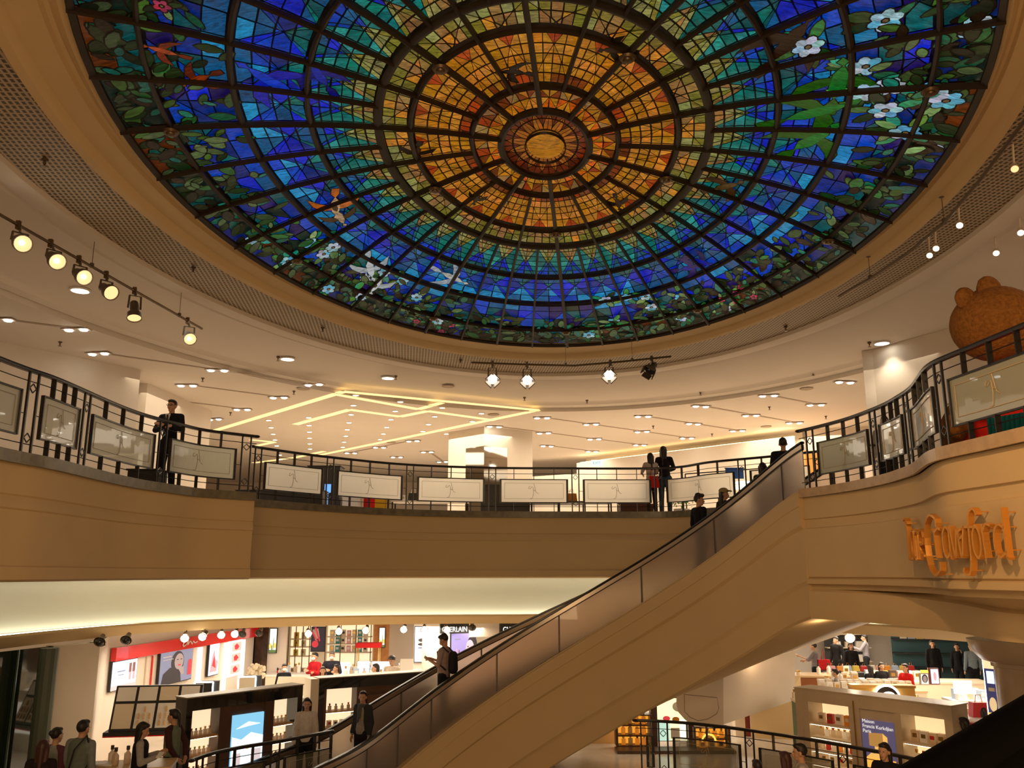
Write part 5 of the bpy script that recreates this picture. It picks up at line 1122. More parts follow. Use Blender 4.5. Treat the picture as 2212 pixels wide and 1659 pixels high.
mb = MB(); pz = [(0, 0), (.10, .12), (.04, .14), (.02, -.04), (.15, 0), (.22, .12), (.2, -.02), (.30, .08), (.38, -.02), (.42, .07), (.5, .0), (.6, .04)]
sp = smooth_path(pz, .04); mb.tube([onw(us, -1.74, .185) + Vector((ud.x * (x * 1.3 - .35), ud.y * (x * 1.3 - .35), y * .8)) for x, y in sp], .013, 5); o = mb.build('script_lettering', WHITEL); o.parent = band; o.matrix_parent_inverse = bi_
SCR = glow('screen_white', (.82, .86, 1.0), 1.6)
def poster(name, label, cat, px0, px1, py0, py1, m, frame=BLACKP, deco=None, off=.09, onwall=True, y=None, th=.06, y2=None):
    if onwall:
        u0, u1 = u_of(px0), u_of(px1); A, B = onw(u0, 0, off), onw(u1, 0, off); z1, z0 = aty(0, py0, A.y).z, aty(0, py1, A.y).z
    else: A, B = Vector((*Pp(px0, y), 0)), Vector((*Pp(px1, y2 or y), 0)); z1, z0 = aty(0, py0, y).z, aty(0, py1, y).z
    d = Vector((B.x - A.x, B.y - A.y)); W_ = d.length; H_ = z1 - z0; t = thing(name, label, cat, (A.x, A.y, z0)); M3 = facing((0, 0, 0), d).to_3x3(); t.rotation_euler = M3.to_euler()
    mb = MB(); mb.box((W_ / 2, H_ / 2, -th / 2 - .004), (W_ + .03, H_ + .03, th)); mb.build('frame', frame, t)
    mb = MB(); mb.box((W_ / 2, H_ / 2, 0), (W_ - .01, H_ - .01, .004)); mb.build('picture', m, t)
    for i, (poly, mm) in enumerate(deco or []):
        mb = MB(); zz_ = .004 + .002 * i; mb.prism([(x * W_, y_ * H_) for x, y_ in poly], zz_, zz_ + .002); mb.build('printed_shape', mm, t)
    return t
def E_(cx, cy, a, b2, n=18, r=0): return [(cx + a * math.cos(2 * PI * i / n) * math.cos(r) - b2 * math.sin(2 * PI * i / n) * math.sin(r), cy + a * math.cos(2 * PI * i / n) * math.sin(r) + b2 * math.sin(2 * PI * i / n) * math.cos(r)) for i in range(n)]
def R_(x0, y0, x1, y1): return [(x0, y0), (x1, y0), (x1, y1), (x0, y1)]
pg = lambda n, c, s: mat(n, tuple(x * .5 for x in c), .5, em=c, es=s)
gHAIR, gSKIN, gBG = pg('print_dark', (.05, .04, .05), .5), pg('print_skin', (.45, .33, .30), .8), pg('print_greyblue', (.24, .25, .36), .9)
gRED, gPINK, gBR = pg('print_red', (.6, .04, .05), 1), pg('print_pink', (.85, .35, .38), 1), pg('print_brown', (.25, .10, .08), 1)
poster('advert_screen', 'bright white lit advert with two dark lipstick tubes, on the perfumery wall', 'screen', 237, 291, 1431, 1494, SCR, deco=[(R_(0, 0, 1, .16), pg('print_rose', (.75, .5, .5), 1)), (R_(.66, .55, .76, .88), gBR), (R_(.80, .55, .91, .88), gBR), (R_(.67, .28, .75, .55), gPINK), (R_(.82, .28, .90, .55), gPINK), (R_(.18, .62, .5, .66), gBG), (R_(.22, .5, .45, .53), gBG)])
poster('advert_screen', 'large grey advert of a dark haired face leaning on a hand, beside a red tube', 'screen', 342, 412, 1408, 1483, gBG,
       deco=[(E_(.52, .60, .20, .34), gHAIR), ([(.05, 0), (.10, .32), (.30, .48), (.62, .30), (.66, 0)], gHAIR), (E_(.56, .62, .14, .24), gSKIN), ([(.55, .40), (.66, .20), (.74, .22), (.70, .45)], gSKIN), (E_(.51, .68, .03, .015, 8), gHAIR), (E_(.62, .68, .03, .015, 8), gHAIR), (E_(.57, .51, .05, .025, 8), gRED), (R_(.84, .15, .96, .55), gRED), (E_(.90, .55, .06, .08, 10), gRED), (R_(.05, .80, .3, .83), WHITEL), (R_(.05, .72, .36, .74), WHITEL)])
poster('wall_advert', 'narrow lit panel with pink brush strokes between white pilasters', 'poster', 449, 470, 1390, 1461, SCR, deco=[([(.1, .1), (.3, .6), (.5, .8), (.6, .5), (.9, .4), (.8, .1)], gPINK), ([(.3, .3), (.5, .6), (.7, .2)], gRED)])
shp = None
poster('display_niche', 'tall white lit niche with three small pictures of red blooms', 'display niche', 494, 519, 1386, 1462, pg('niche_glow', (1, .86, .68), 1.4), frame=glow('edge_light', (1, .95, .88), 2),
       deco=sum([[(R_(.12, y0, .88, y0 + .25), pg('print_blush', (.85, .5, .42), 1)), ([(.35, y0 + .05), (.3, y0 + .16), (.5, y0 + .22), (.72, y0 + .12), (.55, y0 + .04)], gRED)] for y0 in (.05, .38, .70)], []))
for i, (px0, px1) in enumerate([(427, 434), (484, 489), (521, 527)]):
    o = slab('lit_pilaster', u_of(px0), u_of(px1), -3.2, -1.9, glow('pilaster_light', (1, .95, .85), 1.6), .08, .05); tag(o, 'slim glowing white pilaster on the perfumery wall, ' + ['beside the large face advert', 'before the red bloom niche', 'beyond the red bloom niche'][i], 'lit pilaster')
for i, px in enumerate([330, 318]):
    o = slab('wall_stripe', u_of(px) - .002, u_of(px) + .002, -3.3, -1.9, RED if i == 0 else CREAM, .04, .03); tag(o, ['thin red', 'thin cream'][i] + ' vertical strip on the perfumery wall', 'wall strip')
# small pendant spot lamps in front
def pend(label, px, py, y, lit=True, r=.11):
    p = aty(px, py, y); t = thing('pendant_spot', label, 'spotlight', p, 0, 'small spot lamps under the lower ceiling'); R = orient((random.uniform(-.3, .3), -.8, -.5))
    mb = MB(); mb.lathe([(.0, -.22), (.045, -.2), (.06, -.08), (r, 0), (r * .9, 0)], (0, 0, 0), 14, R); mb.bar(R @ Vector((0, 0, -.18)), (0, .1, LC - p.z + .04), .02); mb.box((0, .1, LC - p.z - .01), (.1, .1, .02)); mb.build('shade', BRONZE, t, True)
    mb = MB(); mb.ball((0, 0, 0) if False else R @ Vector((0, 0, -.01)), r * .82, 14, 8); mb.build('bulb', glow('spot_bulb', (1, .86, .62), 16) if lit else LENSD, t, True)
for i, (px, py, y, l) in enumerate([(215, 1387, 16.8, 0), (272, 1383, 17.6, 0), (399, 1379, 20.3, 1), (437, 1376, 21, 1), (478, 1372, 22, 1), (507, 1370, 22.4, 1), (523, 1370, 22.8, 0), (559, 1368, 23, 0), (666, 1369, 24, 1), (732, 1364, 24, 1), (790, 1362, 24, 1), (872, 1360, 24, 1), (917, 1361, 24, 1), (966, 1361, 24, 1), (1020, 1356, 24, 0), (1836, 1378, 22.0, 1)]):
    pend('small spot lamp under the lower ceiling lip, ' + ['over the pale corner wall', 'before the left end of the red header', 'over the face advert', 'right of the face advert', 'over the narrow pink panel', 'near the header end', 'dark one at the header end', 'before the dark marble pillar', 'over the striped poster', 'over the gilded shelves', 'beside the green column poster', 'left over the bright tall poster', 'right over the bright tall poster', 'below the black and white name board', 'dark one between the name boards', 'dazzling, over the right hand shop'][i], px, py, y, bool(l), .11 if i < 15 else .14)
# ---- middle back wall
SH = mat('shelf_glow_back', (.7, .55, .38), .6, em=(1, .78, .5), es=.95)  # emission put into the back panels in place of light inside the shelves
tag((lambda mb: mb.prism([tuple(Pp(549, 27.4)), tuple(Pp(576, 27.2)), tuple(Pp(577, 28.5)), tuple(Pp(549, 28.5))], FL, LC).build('marble_pillar', mat('dark_veined_marble', (.07, .035, .02), .2, noise=.8, nscale=3)))(MB()), 'dark brown veined marble pillar at the end of the red header', 'pillar')
mb = MB(); mb.prism([tuple(Pp(577, 27.3)), tuple(Pp(618, 27.3)), tuple(Pp(619, 28.5)), tuple(Pp(577, 28.5))], FL, LC); tag(mb.build('white_pillar', WALLW), 'broad cream pillar carrying a narrow yellow flower poster', 'pillar')
YF = pg('print_yellow', (.85, .62, .12), 1); GR = pg('print_green', (.10, .16, .05), 1)
fl_deco = [(R_(0, 0, 1, .12), GR), (E_(.15, .28, .18, .12), YF), (E_(.8, .3, .2, .12), YF), (E_(.4, .18, .08, .16), GR), (E_(.6, .35, .05, .3), GR)]
poster('flower_poster', 'narrow lit poster of yellow flowers on the cream pillar', 'poster', 580, 595, 1358, 1410, pg('print_cream', (.9, .9, .75), 1.2), deco=fl_deco, onwall=False, y=27.2)
poster('flower_poster', 'narrow lit poster of yellow flowers framed by orange wood at the shelf end', 'poster', 818, 830, 1356, 1398, pg('print_cream', (.9, .9, .75), 1.2), deco=fl_deco, onwall=False, y=28.55)
mb = MB(); mb.prism([tuple(Pp(806, 28.6)), tuple(Pp(840, 28.6)), tuple(Pp(840, 29)), tuple(Pp(806, 29))], FL, LC); tag(mb.build('wooden_pillar', mat('orange_wood', (.55, .22, .05), .5, noise=.2)), 'orange wooden pillar behind the framed flower poster', 'pillar')
poster('striped_poster', 'poster of a red and white striped shape on black above the counters', 'poster', 671, 700, 1355, 1407, gHAIR, deco=[([(.05, .9), (.5, .95), (.62, .6), (.3, .45)], WHITEL), ([(.2, 1), (.35, 1), (.68, .45), (.6, .4)], gRED), ([(.0, .8), (.1, .85), (.5, .42), (.4, .4)], gRED), (E_(.3, .3, .25, .14), gRED)], onwall=False, y=28.6)
poster('tall_poster', 'bright tall poster of a black and white striped figure, with curved lower edge', 'poster', 895, 926, 1354, 1430, SCR, deco=[([(.1, .5), (.2, .9), (.5, .98), (.9, .9), (.95, .5), (.7, .55)], WHITEL), ([(.4, .95), (.62, .95), (.95, .55), (.8, .5)], gHAIR), (E_(.5, .62, .25, .05), gHAIR), (E_(.5, .5, .28, .04), gHAIR), (E_(.45, .4, .22, .03), gBG), (E_(.7, .25, .12, .1), gPINK)], onwall=False, y=27.5)
mb = MB(); mb.prism([tuple(Pp(893, 27.57)), tuple(Pp(930, 27.57)), tuple(Pp(930, 28)), tuple(Pp(893, 28))], FL, LC); tag(mb.build('white_pillar', WALLW), 'cream pillar behind the bright tall poster', 'pillar')
LAV = pg('print_lavender', (.34, .28, .62), 1.0)
poster('advert_screen', 'lavender advert screen with a woman face beside make-up brushes, beyond the escalator', 'screen', 974, 1027, 1369, 1436, LAV, deco=[(E_(.86, .62, .20, .30), gHAIR), (E_(.76, .50, .17, .28), pg('print_face', (.72, .50, .58), 1)), (E_(.68, .56, .03, .02, 8), gHAIR), (E_(.66, .36, .04, .03, 8), gPINK), (R_(.14, .80, .36, .83), gBG), (R_(.2, .2, .24, .5), gPINK), (R_(.3, .2, .34, .46), gBR)], onwall=False, y=25.5, y2=25.9)
NB = mat('black_name_board', (.012, .012, .012), .4)
for px0, px1, y, nm, body in [(951, 1013, 25.2, 'complete name board over the lavender screen', 'GUERLAIN'), (1080, 1146, 25.2, 'name board partly hidden by the escalator handrails', 'GUERLAIN')]:
    A, B = Pp(px0, y, -1.6), Pp(px1, y + .25, -1.6); z1, z0 = LC - .02, aty(0, 1369 if px0 < 1000 else 1369, y).z; t = thing('name_board', 'black sign with white capital letters, ' + nm, 'shop sign', (A.x, A.y, z0)); d = B - A; t.rotation_euler = facing((0, 0, 0), d).to_3x3().to_euler(); L = d.length
    mb = MB(); mb.box((L / 2, (z1 - z0) / 2, -.05), (L, z1 - z0, .1)); mb.build('board', NB, t); text_mesh('lettering', body, glow('white_letters', (1, .97, .9), 1.5), .17, Matrix.Translation((L / 2, .045, .01)) @ Matrix.Diagonal((.92, 1.2, 1, 1)), t, .008)
for px0, px1 in ((1013, 1080), (1146, 1290)):
    mb = MB(); A, B = Pp(px0, 25.2, -1.6), Pp(px1, 25.5, -1.6); mb.prism([tuple(A), tuple(B), (B.x, B.y + .3), (A.x, A.y + .3)], -1.75, LC - .012); tag(mb.build('soffit_box', WALLW), 'plain cream bulkhead ' + ('between the two name boards' if px0 < 1100 else 'right of the second name board'), 'bulkhead')
mb = MB(); mb.lathe([(.45, 0), (.45, 2.8)], (*Pp(944, 26.4), FL), 20); tag(mb.build('round_pillar', WALLW, smooth=True), 'cream round pillar left of the lavender screen', 'pillar')
# ---- product prototypes
PROD = {}
glassy = mat('perfume_glass', (.75, .55, .35), .1, spec=.8, alpha=.75); GOLDC = mat('gold_cap', (.8, .5, .15), .25, metal=1); PNK = mat('pink_box', (.8, .4, .4), .6); BLUEB = mat('pale_blue_box', (.4, .5, .65), .6); DBR = mat('dark_box', (.05, .03, .02), .5); ORB = mat('orange_box', (.85, .32, .04), .6); REDB = mat('red_box', (.55, .03, .03), .5); TEALB = mat('teal_box', (.05, .3, .3), .5); YEL = mat('yellow_box', (.8, .55, .08), .6); AMB = mat('amber_glass', (.8, .28, .03), .15, em=(1, .3, .03), es=.35)
def proto(kind, m1, m2):
    k = (kind, m1.name, m2.name)
    if k in PROD: return PROD[k]
    mb = MB()
    if kind == 'bottle': mb.box((0, 0, .05), (.07, .035, .10)); mb.lathe([(.014, .10), (.014, .115), (.02, .115), (.02, .15), (0, .15)], n=10, mi=1)
    elif kind == 'round': mb.lathe([(.03, 0), (.036, .01), (.036, .10), (.014, .125), (.014, .14)], n=12); mb.lathe([(.018, .14), (.018, .18), (0, .18)], n=10, mi=1)
    elif kind == 'box': mb.box((0, 0, .07), (.10, .07, .14)); mb.box((0, -.036, .08), (.06, .004, .05), mi=1)
    elif kind == 'jar': mb.lathe([(.035, 0), (.038, .01), (.038, .045)], n=12); mb.lathe([(.039, .045), (.039, .07), (0, .07)], n=12, mi=1)
    elif kind == 'tube': mb.lathe([(.012, 0), (.013, .05)], n=8); mb.lathe([(.013, .05), (.012, .10), (0, .10)], n=8, mi=1)
    elif kind == 'bag': mb.prism([(-.12, -.09), (.12, -.09), (.10, .09), (-.10, .09)], -.06, .06, M=Matrix.Rotation(PI / 2, 3, 'X'), o=(0, 0, .09)); mb.tube([(-.05, 0, .17), (-.03, 0, .27), (.03, 0, .27), (.05, 0, .17)], .006, 5, mi=1)
    o = mb.build(kind, [m1, m2], smooth=False); PROD[k] = [o, False]; return PROD[k]
KN = dict(bottle='perfume_bottle', round='round_bottle', box='product_box', jar='cream_jar', tube='lipstick', bag='small_handbag')
KC = dict(bottle='bottle', round='bottle', box='box', jar='jar', tube='lipstick', bag='handbag')
def put(kind, m1, m2, loc, lab, grp, rz=0, s=1.0):
    pr = proto(kind, m1, m2); o = pr[0]
    if pr[1]: o = o.copy(); C.objects.link(o)
    pr[1] = True; o.name = KN[kind]; o.location = loc; o.rotation_euler = (0, 0, rz); o.scale = (s, s, s); tag(o, lab, KC[kind], grp); return o
def row(kind, mats, A, B, n, lab, grp, s=1.0, jitt=.2):
    A, B = Vector(A), Vector(B); rz = math.atan2((B - A).y, (B - A).x); n = max(1, min(n, int((B - A).length / ({'bag': .26, 'box': .115}.get(kind, .09) * s))))
    for i in range(n):
        t = (i + .5) / n; m1, m2 = mats[i % len(mats)]; put(kind, m1, m2, A.lerp(B, t), lab, grp, rz, s * random.uniform(.88, 1.0))
# ---- display cabinets
def cabinet(name, label, A, B, zt, dep, m, mside, bays, beam=.22, shelf_m=WOOD, back_m=SH, end=.12):
    A, B = Vector(A[:2]), Vector(B[:2]); d = (B - A); L = d.length; d /= L; H_ = zt - FL
    t = thing(name, label, 'display cabinet', (A.x, A.y, FL), math.atan2(d.y, d.x)); iv = t.location
    mb = MB(); mb.box((L / 2, dep / 2, H_ - beam / 2), (L, dep, beam)); mb.build('top_beam', m, t)
    mb = MB(); mb.box((L / 2, dep / 2, H_ + .012), (L + .03, dep + .03, .02)); mb.build('top_board', mside, t)
    for x in (end / 2, L - end / 2): mb = MB(); mb.box((x, dep / 2, (H_ - beam) / 2), (end, dep, H_ - beam)); mb.build('side_panel', m, t)
    mb = MB(); mb.box((L / 2, dep / 2, .08), (L - 2 * end, dep - .04, .16)); mb.build('plinth', m, t)
    mb = MB(); mb.box((L / 2, dep - .02, (H_ - beam) / 2), (L - 2 * end, .03, H_ - beam)); mb.build('back_panel', back_m, t)
    R = Matrix.Rotation(t.rotation_euler.z, 3, 'Z'); loc = lambda x, y_, z: R @ Vector((x, y_, z)) + Vector((A.x, A.y, FL))
    last = end
    for u0, u1, kind in bays:
        x0, x1 = u0 * L, u1 * L
        if x0 - last > .04: mb = MB(); mb.box(((x0 + last) / 2, dep / 2 - .03, (H_ - beam) / 2 + .08), (x0 - last, dep - .08, H_ - beam - .16)); mb.build('divider', DWOOD if shelf_m is WOOD else m, t)
        last = x1
        if isinstance(kind, int):
            for k in range(kind):
                z = .35 + (H_ - beam - .5) * k / kind; mb = MB(); mb.box(((x0 + x1) / 2, dep / 2 - .03, z), (x1 - x0, dep - .1, .03)); sh_ = mb.build('shelf', shelf_m, t)
                mb = MB(); mb.box(((x0 + x1) / 2, .05, z - .02), (x1 - x0 - .02, .012, .012)); mb.build('shelf_light', glow('shelf_led', (1, .82, .52), 7), sh_)
                yield_.append((loc(x0 + .06, dep * .4, z + .016), loc(x1 - .06, dep * .4, z + .016), k))
        else:
            mb = MB(); z0, z1 = .30, H_ - beam - .18; mb.box(((x0 + x1) / 2, .02, (z0 + z1) / 2), (x1 - x0 - .06, .04, z1 - z0)); mb.build('lit_poster', kind[0], t)
            for i, (poly, mm) in enumerate(kind[1]):
                mb = MB(); W_ = x1 - x0 - .06; M3 = Matrix(((1, 0, 0), (0, 0, -1), (0, 1, 0))).transposed() if False else None
                P = [(x0 + .03 + x * W_, z0 + y_ * (z1 - z0)) for x, y_ in poly]; yy = -.002 - .002 * i; mb.add([(x, yy, z) for x, z in P], [tuple(range(len(P)))]); mb.build('printed_shape', mm, t)
            mb = MB(); mb.box(((x0 + x1) / 2, dep / 2, (H_ - beam) / 2), (x1 - x0, dep - .1, H_ - beam)); mb.build('poster_housing', DWOOD if shelf_m is WOOD else m, t)
    return t, loc, L
BLKM = mat('polished_black_marble', (.012, .010, .009), .08, noise=.5, nscale=2, coat=.6, spec=.6)
GREYT = mat('grey_brown_stone', (.34, .28, .22), .4)
ZT = -2.2
yield_ = []
skyb = pg('print_sky', (.20, .48, .68), 1.3); cld = pg('print_cloud', (.85, .95, 1.0), 1.7)
g = lambda px, py, z=ZT: atz(px, py, z)
def mk(*a, **k):
    global yield_; yield_ = []; gen = cabinet(*a, **k); return gen
t, loc, L = mk('perfume_cabinet', 'polished black marble cabinet with a lit sky blue poster between two shelved bays', g(405, 1510), g(655, 1480), ZT, .38, BLKM, GREYT, [(.045, .27, 3), (.37, .66, (skyb, [([(0, 0), (0, .62), (.3, .55), (.6, .66), (1, .58), (1, 0)], cld), ([(.1, .75), (.5, .86), (.9, .8), (.5, .78)], cld), (R_(.05, 0, .3, .32), pg('print_sand', (.6, .5, .5), 1.2)), (R_(.62, 0, .95, .36), pg('print_sand', (.6, .5, .5), 1.2)), (E_(.5, .4, .06, .03), YF)])), (.74, .93, 3)])
for i, (a, b_, k) in enumerate(yield_):
    row('bottle', [(glassy, GOLDC), (glassy, CHROME), (glassy, GOLDC)], a, b_, 6, 'small clear perfume bottle in a row on the black cabinet, ' + ['left', 'right'][i // 3] + ' bay, ' + ['lowest', 'middle', 'top'][k] + ' shelf', 'perfume bottles in the black cabinet')
t, loc, L = mk('perfume_cabinet', 'black marble cabinet with one lit bay, behind the person with the grey scarf', g(690, 1467), g(1010, 1446), ZT, .38, BLKM, GREYT, [(.05, .24, 3), (.30, .8, (mat('brown_panel', (.10, .04, .02), .5), []))])
mb = MB(); mb.box((-.10, .19, (ZT - FL) / 2), (.18, .42, ZT - FL + .02)); mb.build('end_panel', CREAM, t)
for i, (a, b_, k) in enumerate(yield_): row('box' if k == 1 else 'bottle', [(CREAM, REDB), (CREAM, DBR), (WHITEL, GOLDC)], a, b_, 4, 'pale product in the single lit bay of the second black cabinet, ' + ['lowest', 'middle', 'top'][k] + ' shelf', 'products in the second black cabinet')
# marble cabinet right
amb = pg('print_violet', (.085, .07, .13), 1.0); gA, gB, gO = pg('print_brass', (.75, .42, .10), 1.1), pg('print_brass_dark', (.40, .20, .05), 1), pg('print_amber', (.95, .38, .06), 1.3)
mcA, mcB = g(1716, 1486), g(2054, 1527)
t, loc, L = mk('marble_cabinet', 'large beige marble cabinet with lit shelves either side of an amber perfume poster', mcA, mcB, ZT, .55, MARB, MARB, [(.09, .37, 4), (.44, .66, (amb, [(R_(.0, 0, 1, .36), gO), ([(.1, .36), (.25, .44), (.8, .42), (.92, .36)], gA), (R_(.38, .40, .62, .58), gA), ([(.22, .56), (.22, .78), (.66, .80), (.66, .56)], gB), ([(.66, .56), (.66, .80), (.8, .74), (.8, .52)], gA)])), (.70, .94, 3)], shelf_m=CREAM, back_m=mat('shelf_warm_glow_back', (.8, .6, .38), .6, em=(1, .72, .38), es=.9), end=.14)  # back panel glows by itself, interior light put into its colour
lt = MB()
Rm = Matrix.Rotation(t.rotation_euler.z, 4, 'Z')
for i, (s, yy) in enumerate([('Maison', 1.30), ('Francis Kurkdjian', 1.215), ('Paris', 1.13)]):
    H_ = ZT - FL; o = text_mesh('poster_lettering', s, glow('print_white', (1, .9, .8), .9), .085, Matrix(((1, 0, 0, L * .44 + .06), (0, 0, 1, -.012), (0, 1, 0, yy - .03), (0, 0, 0, 1))) if False else (Matrix.Translation((L * .44 + .06, -.014, yy - .05)) @ Matrix.Rotation(PI / 2, 4, 'X')), t, .002, 'LEFT')
for i, (a, b_, k) in enumerate(yield_):
    bay = 'left' if i < 4 else 'right'
    row(['box', 'round', 'bottle', 'box'][(i + (i > 3)) % 4], [(CREAM, GOLDC), (REDB, GOLDC), (WHITEL, GOLDC), (ORB, CREAM)] if i % 2 else [(glassy, GOLDC), (WHITEL, GOLDC), (glassy, REDB)], a, b_, 7 if i < 4 else 6, 'small boxed or bottled scent in the %s bay of the marble cabinet, %s shelf' % (bay, ['lowest', 'second', 'third', 'top'][k]), 'products in the marble cabinet', 1.35)
mb = MB(); mb.box((0, 0, 0), (.02, .02, 1.5)); mb.build('brass_strip', GOLDC, t).location = (L * .41, -.01, .85)
# marble column and light box at right edge
cp = Pp(2252, 15.2); mb = MB(); mb.lathe([(.62, 0), (.62, 2.35), (.66, 2.36), (.66, 2.42), (.80, 2.46), (.95, 2.62), (1.0, 2.80)], (cp.x, cp.y, FL), 40); tag(mb.build('marble_column', MARB, smooth=True), 'round beige marble column with spreading capital at the right edge', 'column')
poster('light_box', 'tall white edged light box with a dark blue picture beside the marble column', 'light box', 2136, 2163, 1418, 1546, pg('print_nightblue', (.03, .03, .10), 1), frame=glow('light_box_edge', (1, .88, .75), 5), deco=[(R_(0, .80, 1, 1), pg('print_peach', (.95, .65, .35), 1.2)), (R_(.2, .55, .8, .76), pg('print_iceblue', (.55, .70, 1), 1.6)), (R_(.25, .42, .75, .48), WHITEL), (E_(.5, .2, .3, .12), pg('print_goldring', (.7, .5, .25), 1)), (R_(0, 0, 1, .06), YF)], onwall=False, y=16.4, y2=16.2)
# ---- counters and displays
def counter(label, px, y, w_, d, h_, m, rz=0, top=None, name='counter', lit=False, legs=False):
    p = Pp(px, y); t = thing(name, label, 'counter' if name == 'counter' else name.replace('_', ' '), (p.x, p.y, FL), math.radians(rz))
    if legs:
        for a in (-1, 1):
            for b_ in (-1, 1): mb = MB(); mb.box((a * (w_ / 2 - .05), b_ * (d / 2 - .05), h_ / 2), (.04, .04, h_)); mb.build('leg', GOLDC, t)
    else: mb = MB(); mb.box((0, 0, (h_ - .05) / 2), (w_ - .04, d - .04, h_ - .05)); mb.build('body', m, t)
    mb = MB(); mb.box((0, 0, h_ - .025), (w_, d, .05)); mb.build('worktop', top or CREAM, t)
    if lit: mb = MB(); mb.box((0, -d / 2 + .0, h_ * .55), (w_ * .9, .012, h_ * .5)); mb.build('lit_front', glow('counter_glow', (1, .85, .65), 1.6), t)
    R = Matrix.Rotation(math.radians(rz), 3, 'Z')
    return lambda x, yy, z=0: R @ Vector((x, yy, h_ + z)) + Vector((p.x, p.y, FL))
def surf(f, w_, d, n, lab, grp, kinds, s=1.0):
    pts = []
    for i in range(n * 12):
        if len(pts) >= n: break
        k, m1, m2 = random.choice(kinds); x = (random.random() - .5) * w_; yy = (random.random() - .5) * d
        if any(math.hypot(x - a, yy - b_) < .115 * s for a, b_ in pts): continue
        pts.append((x, yy)); put(k, m1, m2, f(x, yy), lab, grp, random.uniform(-.4, .4), s)
mixA = [('round', WHITEL, GOLDC), ('bottle', glassy, CHROME), ('tube', REDB, BLACKP), ('jar', WHITEL, CHROME), ('box', BLUEB, WHITEL), ('bottle', glassy, GOLDC)]
mixB = [('box', CREAM, GOLDC), ('box', PNK, WHITEL), ('jar', CREAM, GOLDC), ('round', WHITEL, DBR)]
# wooden desk lower left, make-up stand
f = counter('pale oak desk with cream top beside the make-up stand, lower left', 286, 14.6, 1.35, .7, .95, WOOD, 12, mat('pale_oak_top', (.72, .48, .22), .4)); surf(f, .9, .3, 4, 'small clear bottle on the pale oak desk', 'bottles on the oak desk', [('round', glassy, DBR)], 1.5)
mb = MB(); mb.box((0, 0, .02), (.5, .26, .03)); q = f(-.45, 0, 0); tag(mb.build('paper_pad', WHITEL, loc=q), 'white pad lying on the pale oak desk', 'pad')
p = Pp(312, 17.7); t = thing('makeup_stand', 'black sloping make-up tester stand with white product cards, on a long ledge', 'make-up stand', (p.x, p.y, FL), math.radians(10))
mb = MB(); mb.box((.2, .18, .88), (1.8, .5, .07)); mb.build('ledge', BLACKP, t); mb = MB(); mb.box((.2, .18, .835), (1.8, .5, .02)); mb.build('red_edge', RED, t)
mb = MB(); mb.add([(-.62, 0, .92), (1.02, 0, .92), (1.02, .34, 1.72), (-.62, .34, 1.72), (-.62, .42, .92), (1.02, .42, .92), (1.02, .42, 1.72), (-.62, .42, 1.72)], [(0, 1, 2, 3), (5, 4, 7, 6), (4, 0, 3, 7), (1, 5, 6, 2), (3, 2, 6, 7)]); mb.build('sloping_back', BLACKP, t)
for i in range(4):
    x0 = -.58 + i * .40
    for z0, z1 in ((.06, .60), (.66, .97)):
        mb = MB(); P = [(x0, z0), (x0 + .35, z0), (x0 + .35, z1), (x0, z1)]; q = lambda x, s, o_=.0: (x, s * .34 - .014 - o_, .92 + s * .8 / .87 * .87); mb.add([q(x, s) for x, s in P], [(0, 1, 2, 3)]); cd = mb.build('product_card', WHITEL if (i + (z0 > .5)) % 3 else CREAM, t)
        if z0 < .5 and i:
            for r_ in range(3):
                for k in range(1 if r_ == 2 else 3):
                    mb = MB(); xx = x0 + .175 + (k - (0 if r_ == 2 else 1)) * .10; s0 = .12 + r_ * .15; a = Vector(q(xx, s0, .02)); b2 = Vector(q(xx, s0 + .08, .02)); mb.bar(a, b2, .035, .03); mb.bar(b2, b2 + (b2 - a) * .5, .018, .018); mb.build('tester', mat('foundation_tan', (.72, .45, .22), .4) if k != 1 else mat('foundation_beige', (.8, .55, .3), .4), cd)
for i, (px, y, nm) in enumerate([(439, 19.6, 'left of the pair'), (532, 20.6, 'right of the pair')]):
    p = aty(px, 1500, y); t = thing('lit_mirror', 'white lit square make-up mirror on a counter by the perfumery wall, ' + nm, 'mirror', (p.x, p.y, FL + 1.15), math.radians(12)); w_, h_ = .38, .40
    mb = MB(); mb.box((0, 0, h_ / 2 + .05), (w_, .02, h_)); mb.build('mirror_pane', mir, t)
    mb = MB()
    for a, b_, c in [((-w_ / 2, h_ / 2 + .05), .03, h_), ((w_ / 2, h_ / 2 + .05), .03, h_)]: mb.box((a[0], -.02, a[1]), (b_, .02, c))
    mb.box((0, -.02, h_ + .05), (w_, .02, .03)); mb.build('light_rim', glow('mirror_rim', (.9, .97, 1), 6), t); mb = MB(); mb.box((.12, .12, h_ / 2 + .05), (w_, .14, h_ + .02)); mb.build('backing', BLACKP, t); mb = MB(); mb.box((0, 0, .025), (.3, .2, .05)); mb.build('foot', BLACKP, t)
    counter('cream counter carrying the lit square mirror, ' + nm, px, y + .1, 1.4, .7, 1.15, CREAM, 12)
f = counter('cream desk with white flower arrangement before the dark marble pillar', 567, 22.5, 1.0, .7, 1.05, CREAM, 0, lit=False)
fw = thing('flower_arrangement', 'large white blossom arrangement on the cream desk at the dark marble pillar', 'flower arrangement', f(-.2, .1)); mb = MB(); mb.lathe([(.09, 0), (.12, .02), (.1, .22), (.13, .26)], n=14); mb.build('vase', WHITEL, fw, True)
mb = MB()
for i in range(60): a = random.uniform(0, 6.28); r_ = random.uniform(0, .24); mb.ball((r_ * math.cos(a), r_ * math.sin(a), .35 + random.uniform(-.08, .28) * (1 - r_)), (.05, .05, .045), 8, 5)
mb.build('blossoms', mat('cream_petals', (.9, .8, .62), .8), fw, True)
f = counter('white tilted tester display with a lit front, before the masked assistant in black', 604, 19.6, 1.4, .6, 1.3, WHITEL, 4, WHITEL, lit=True)
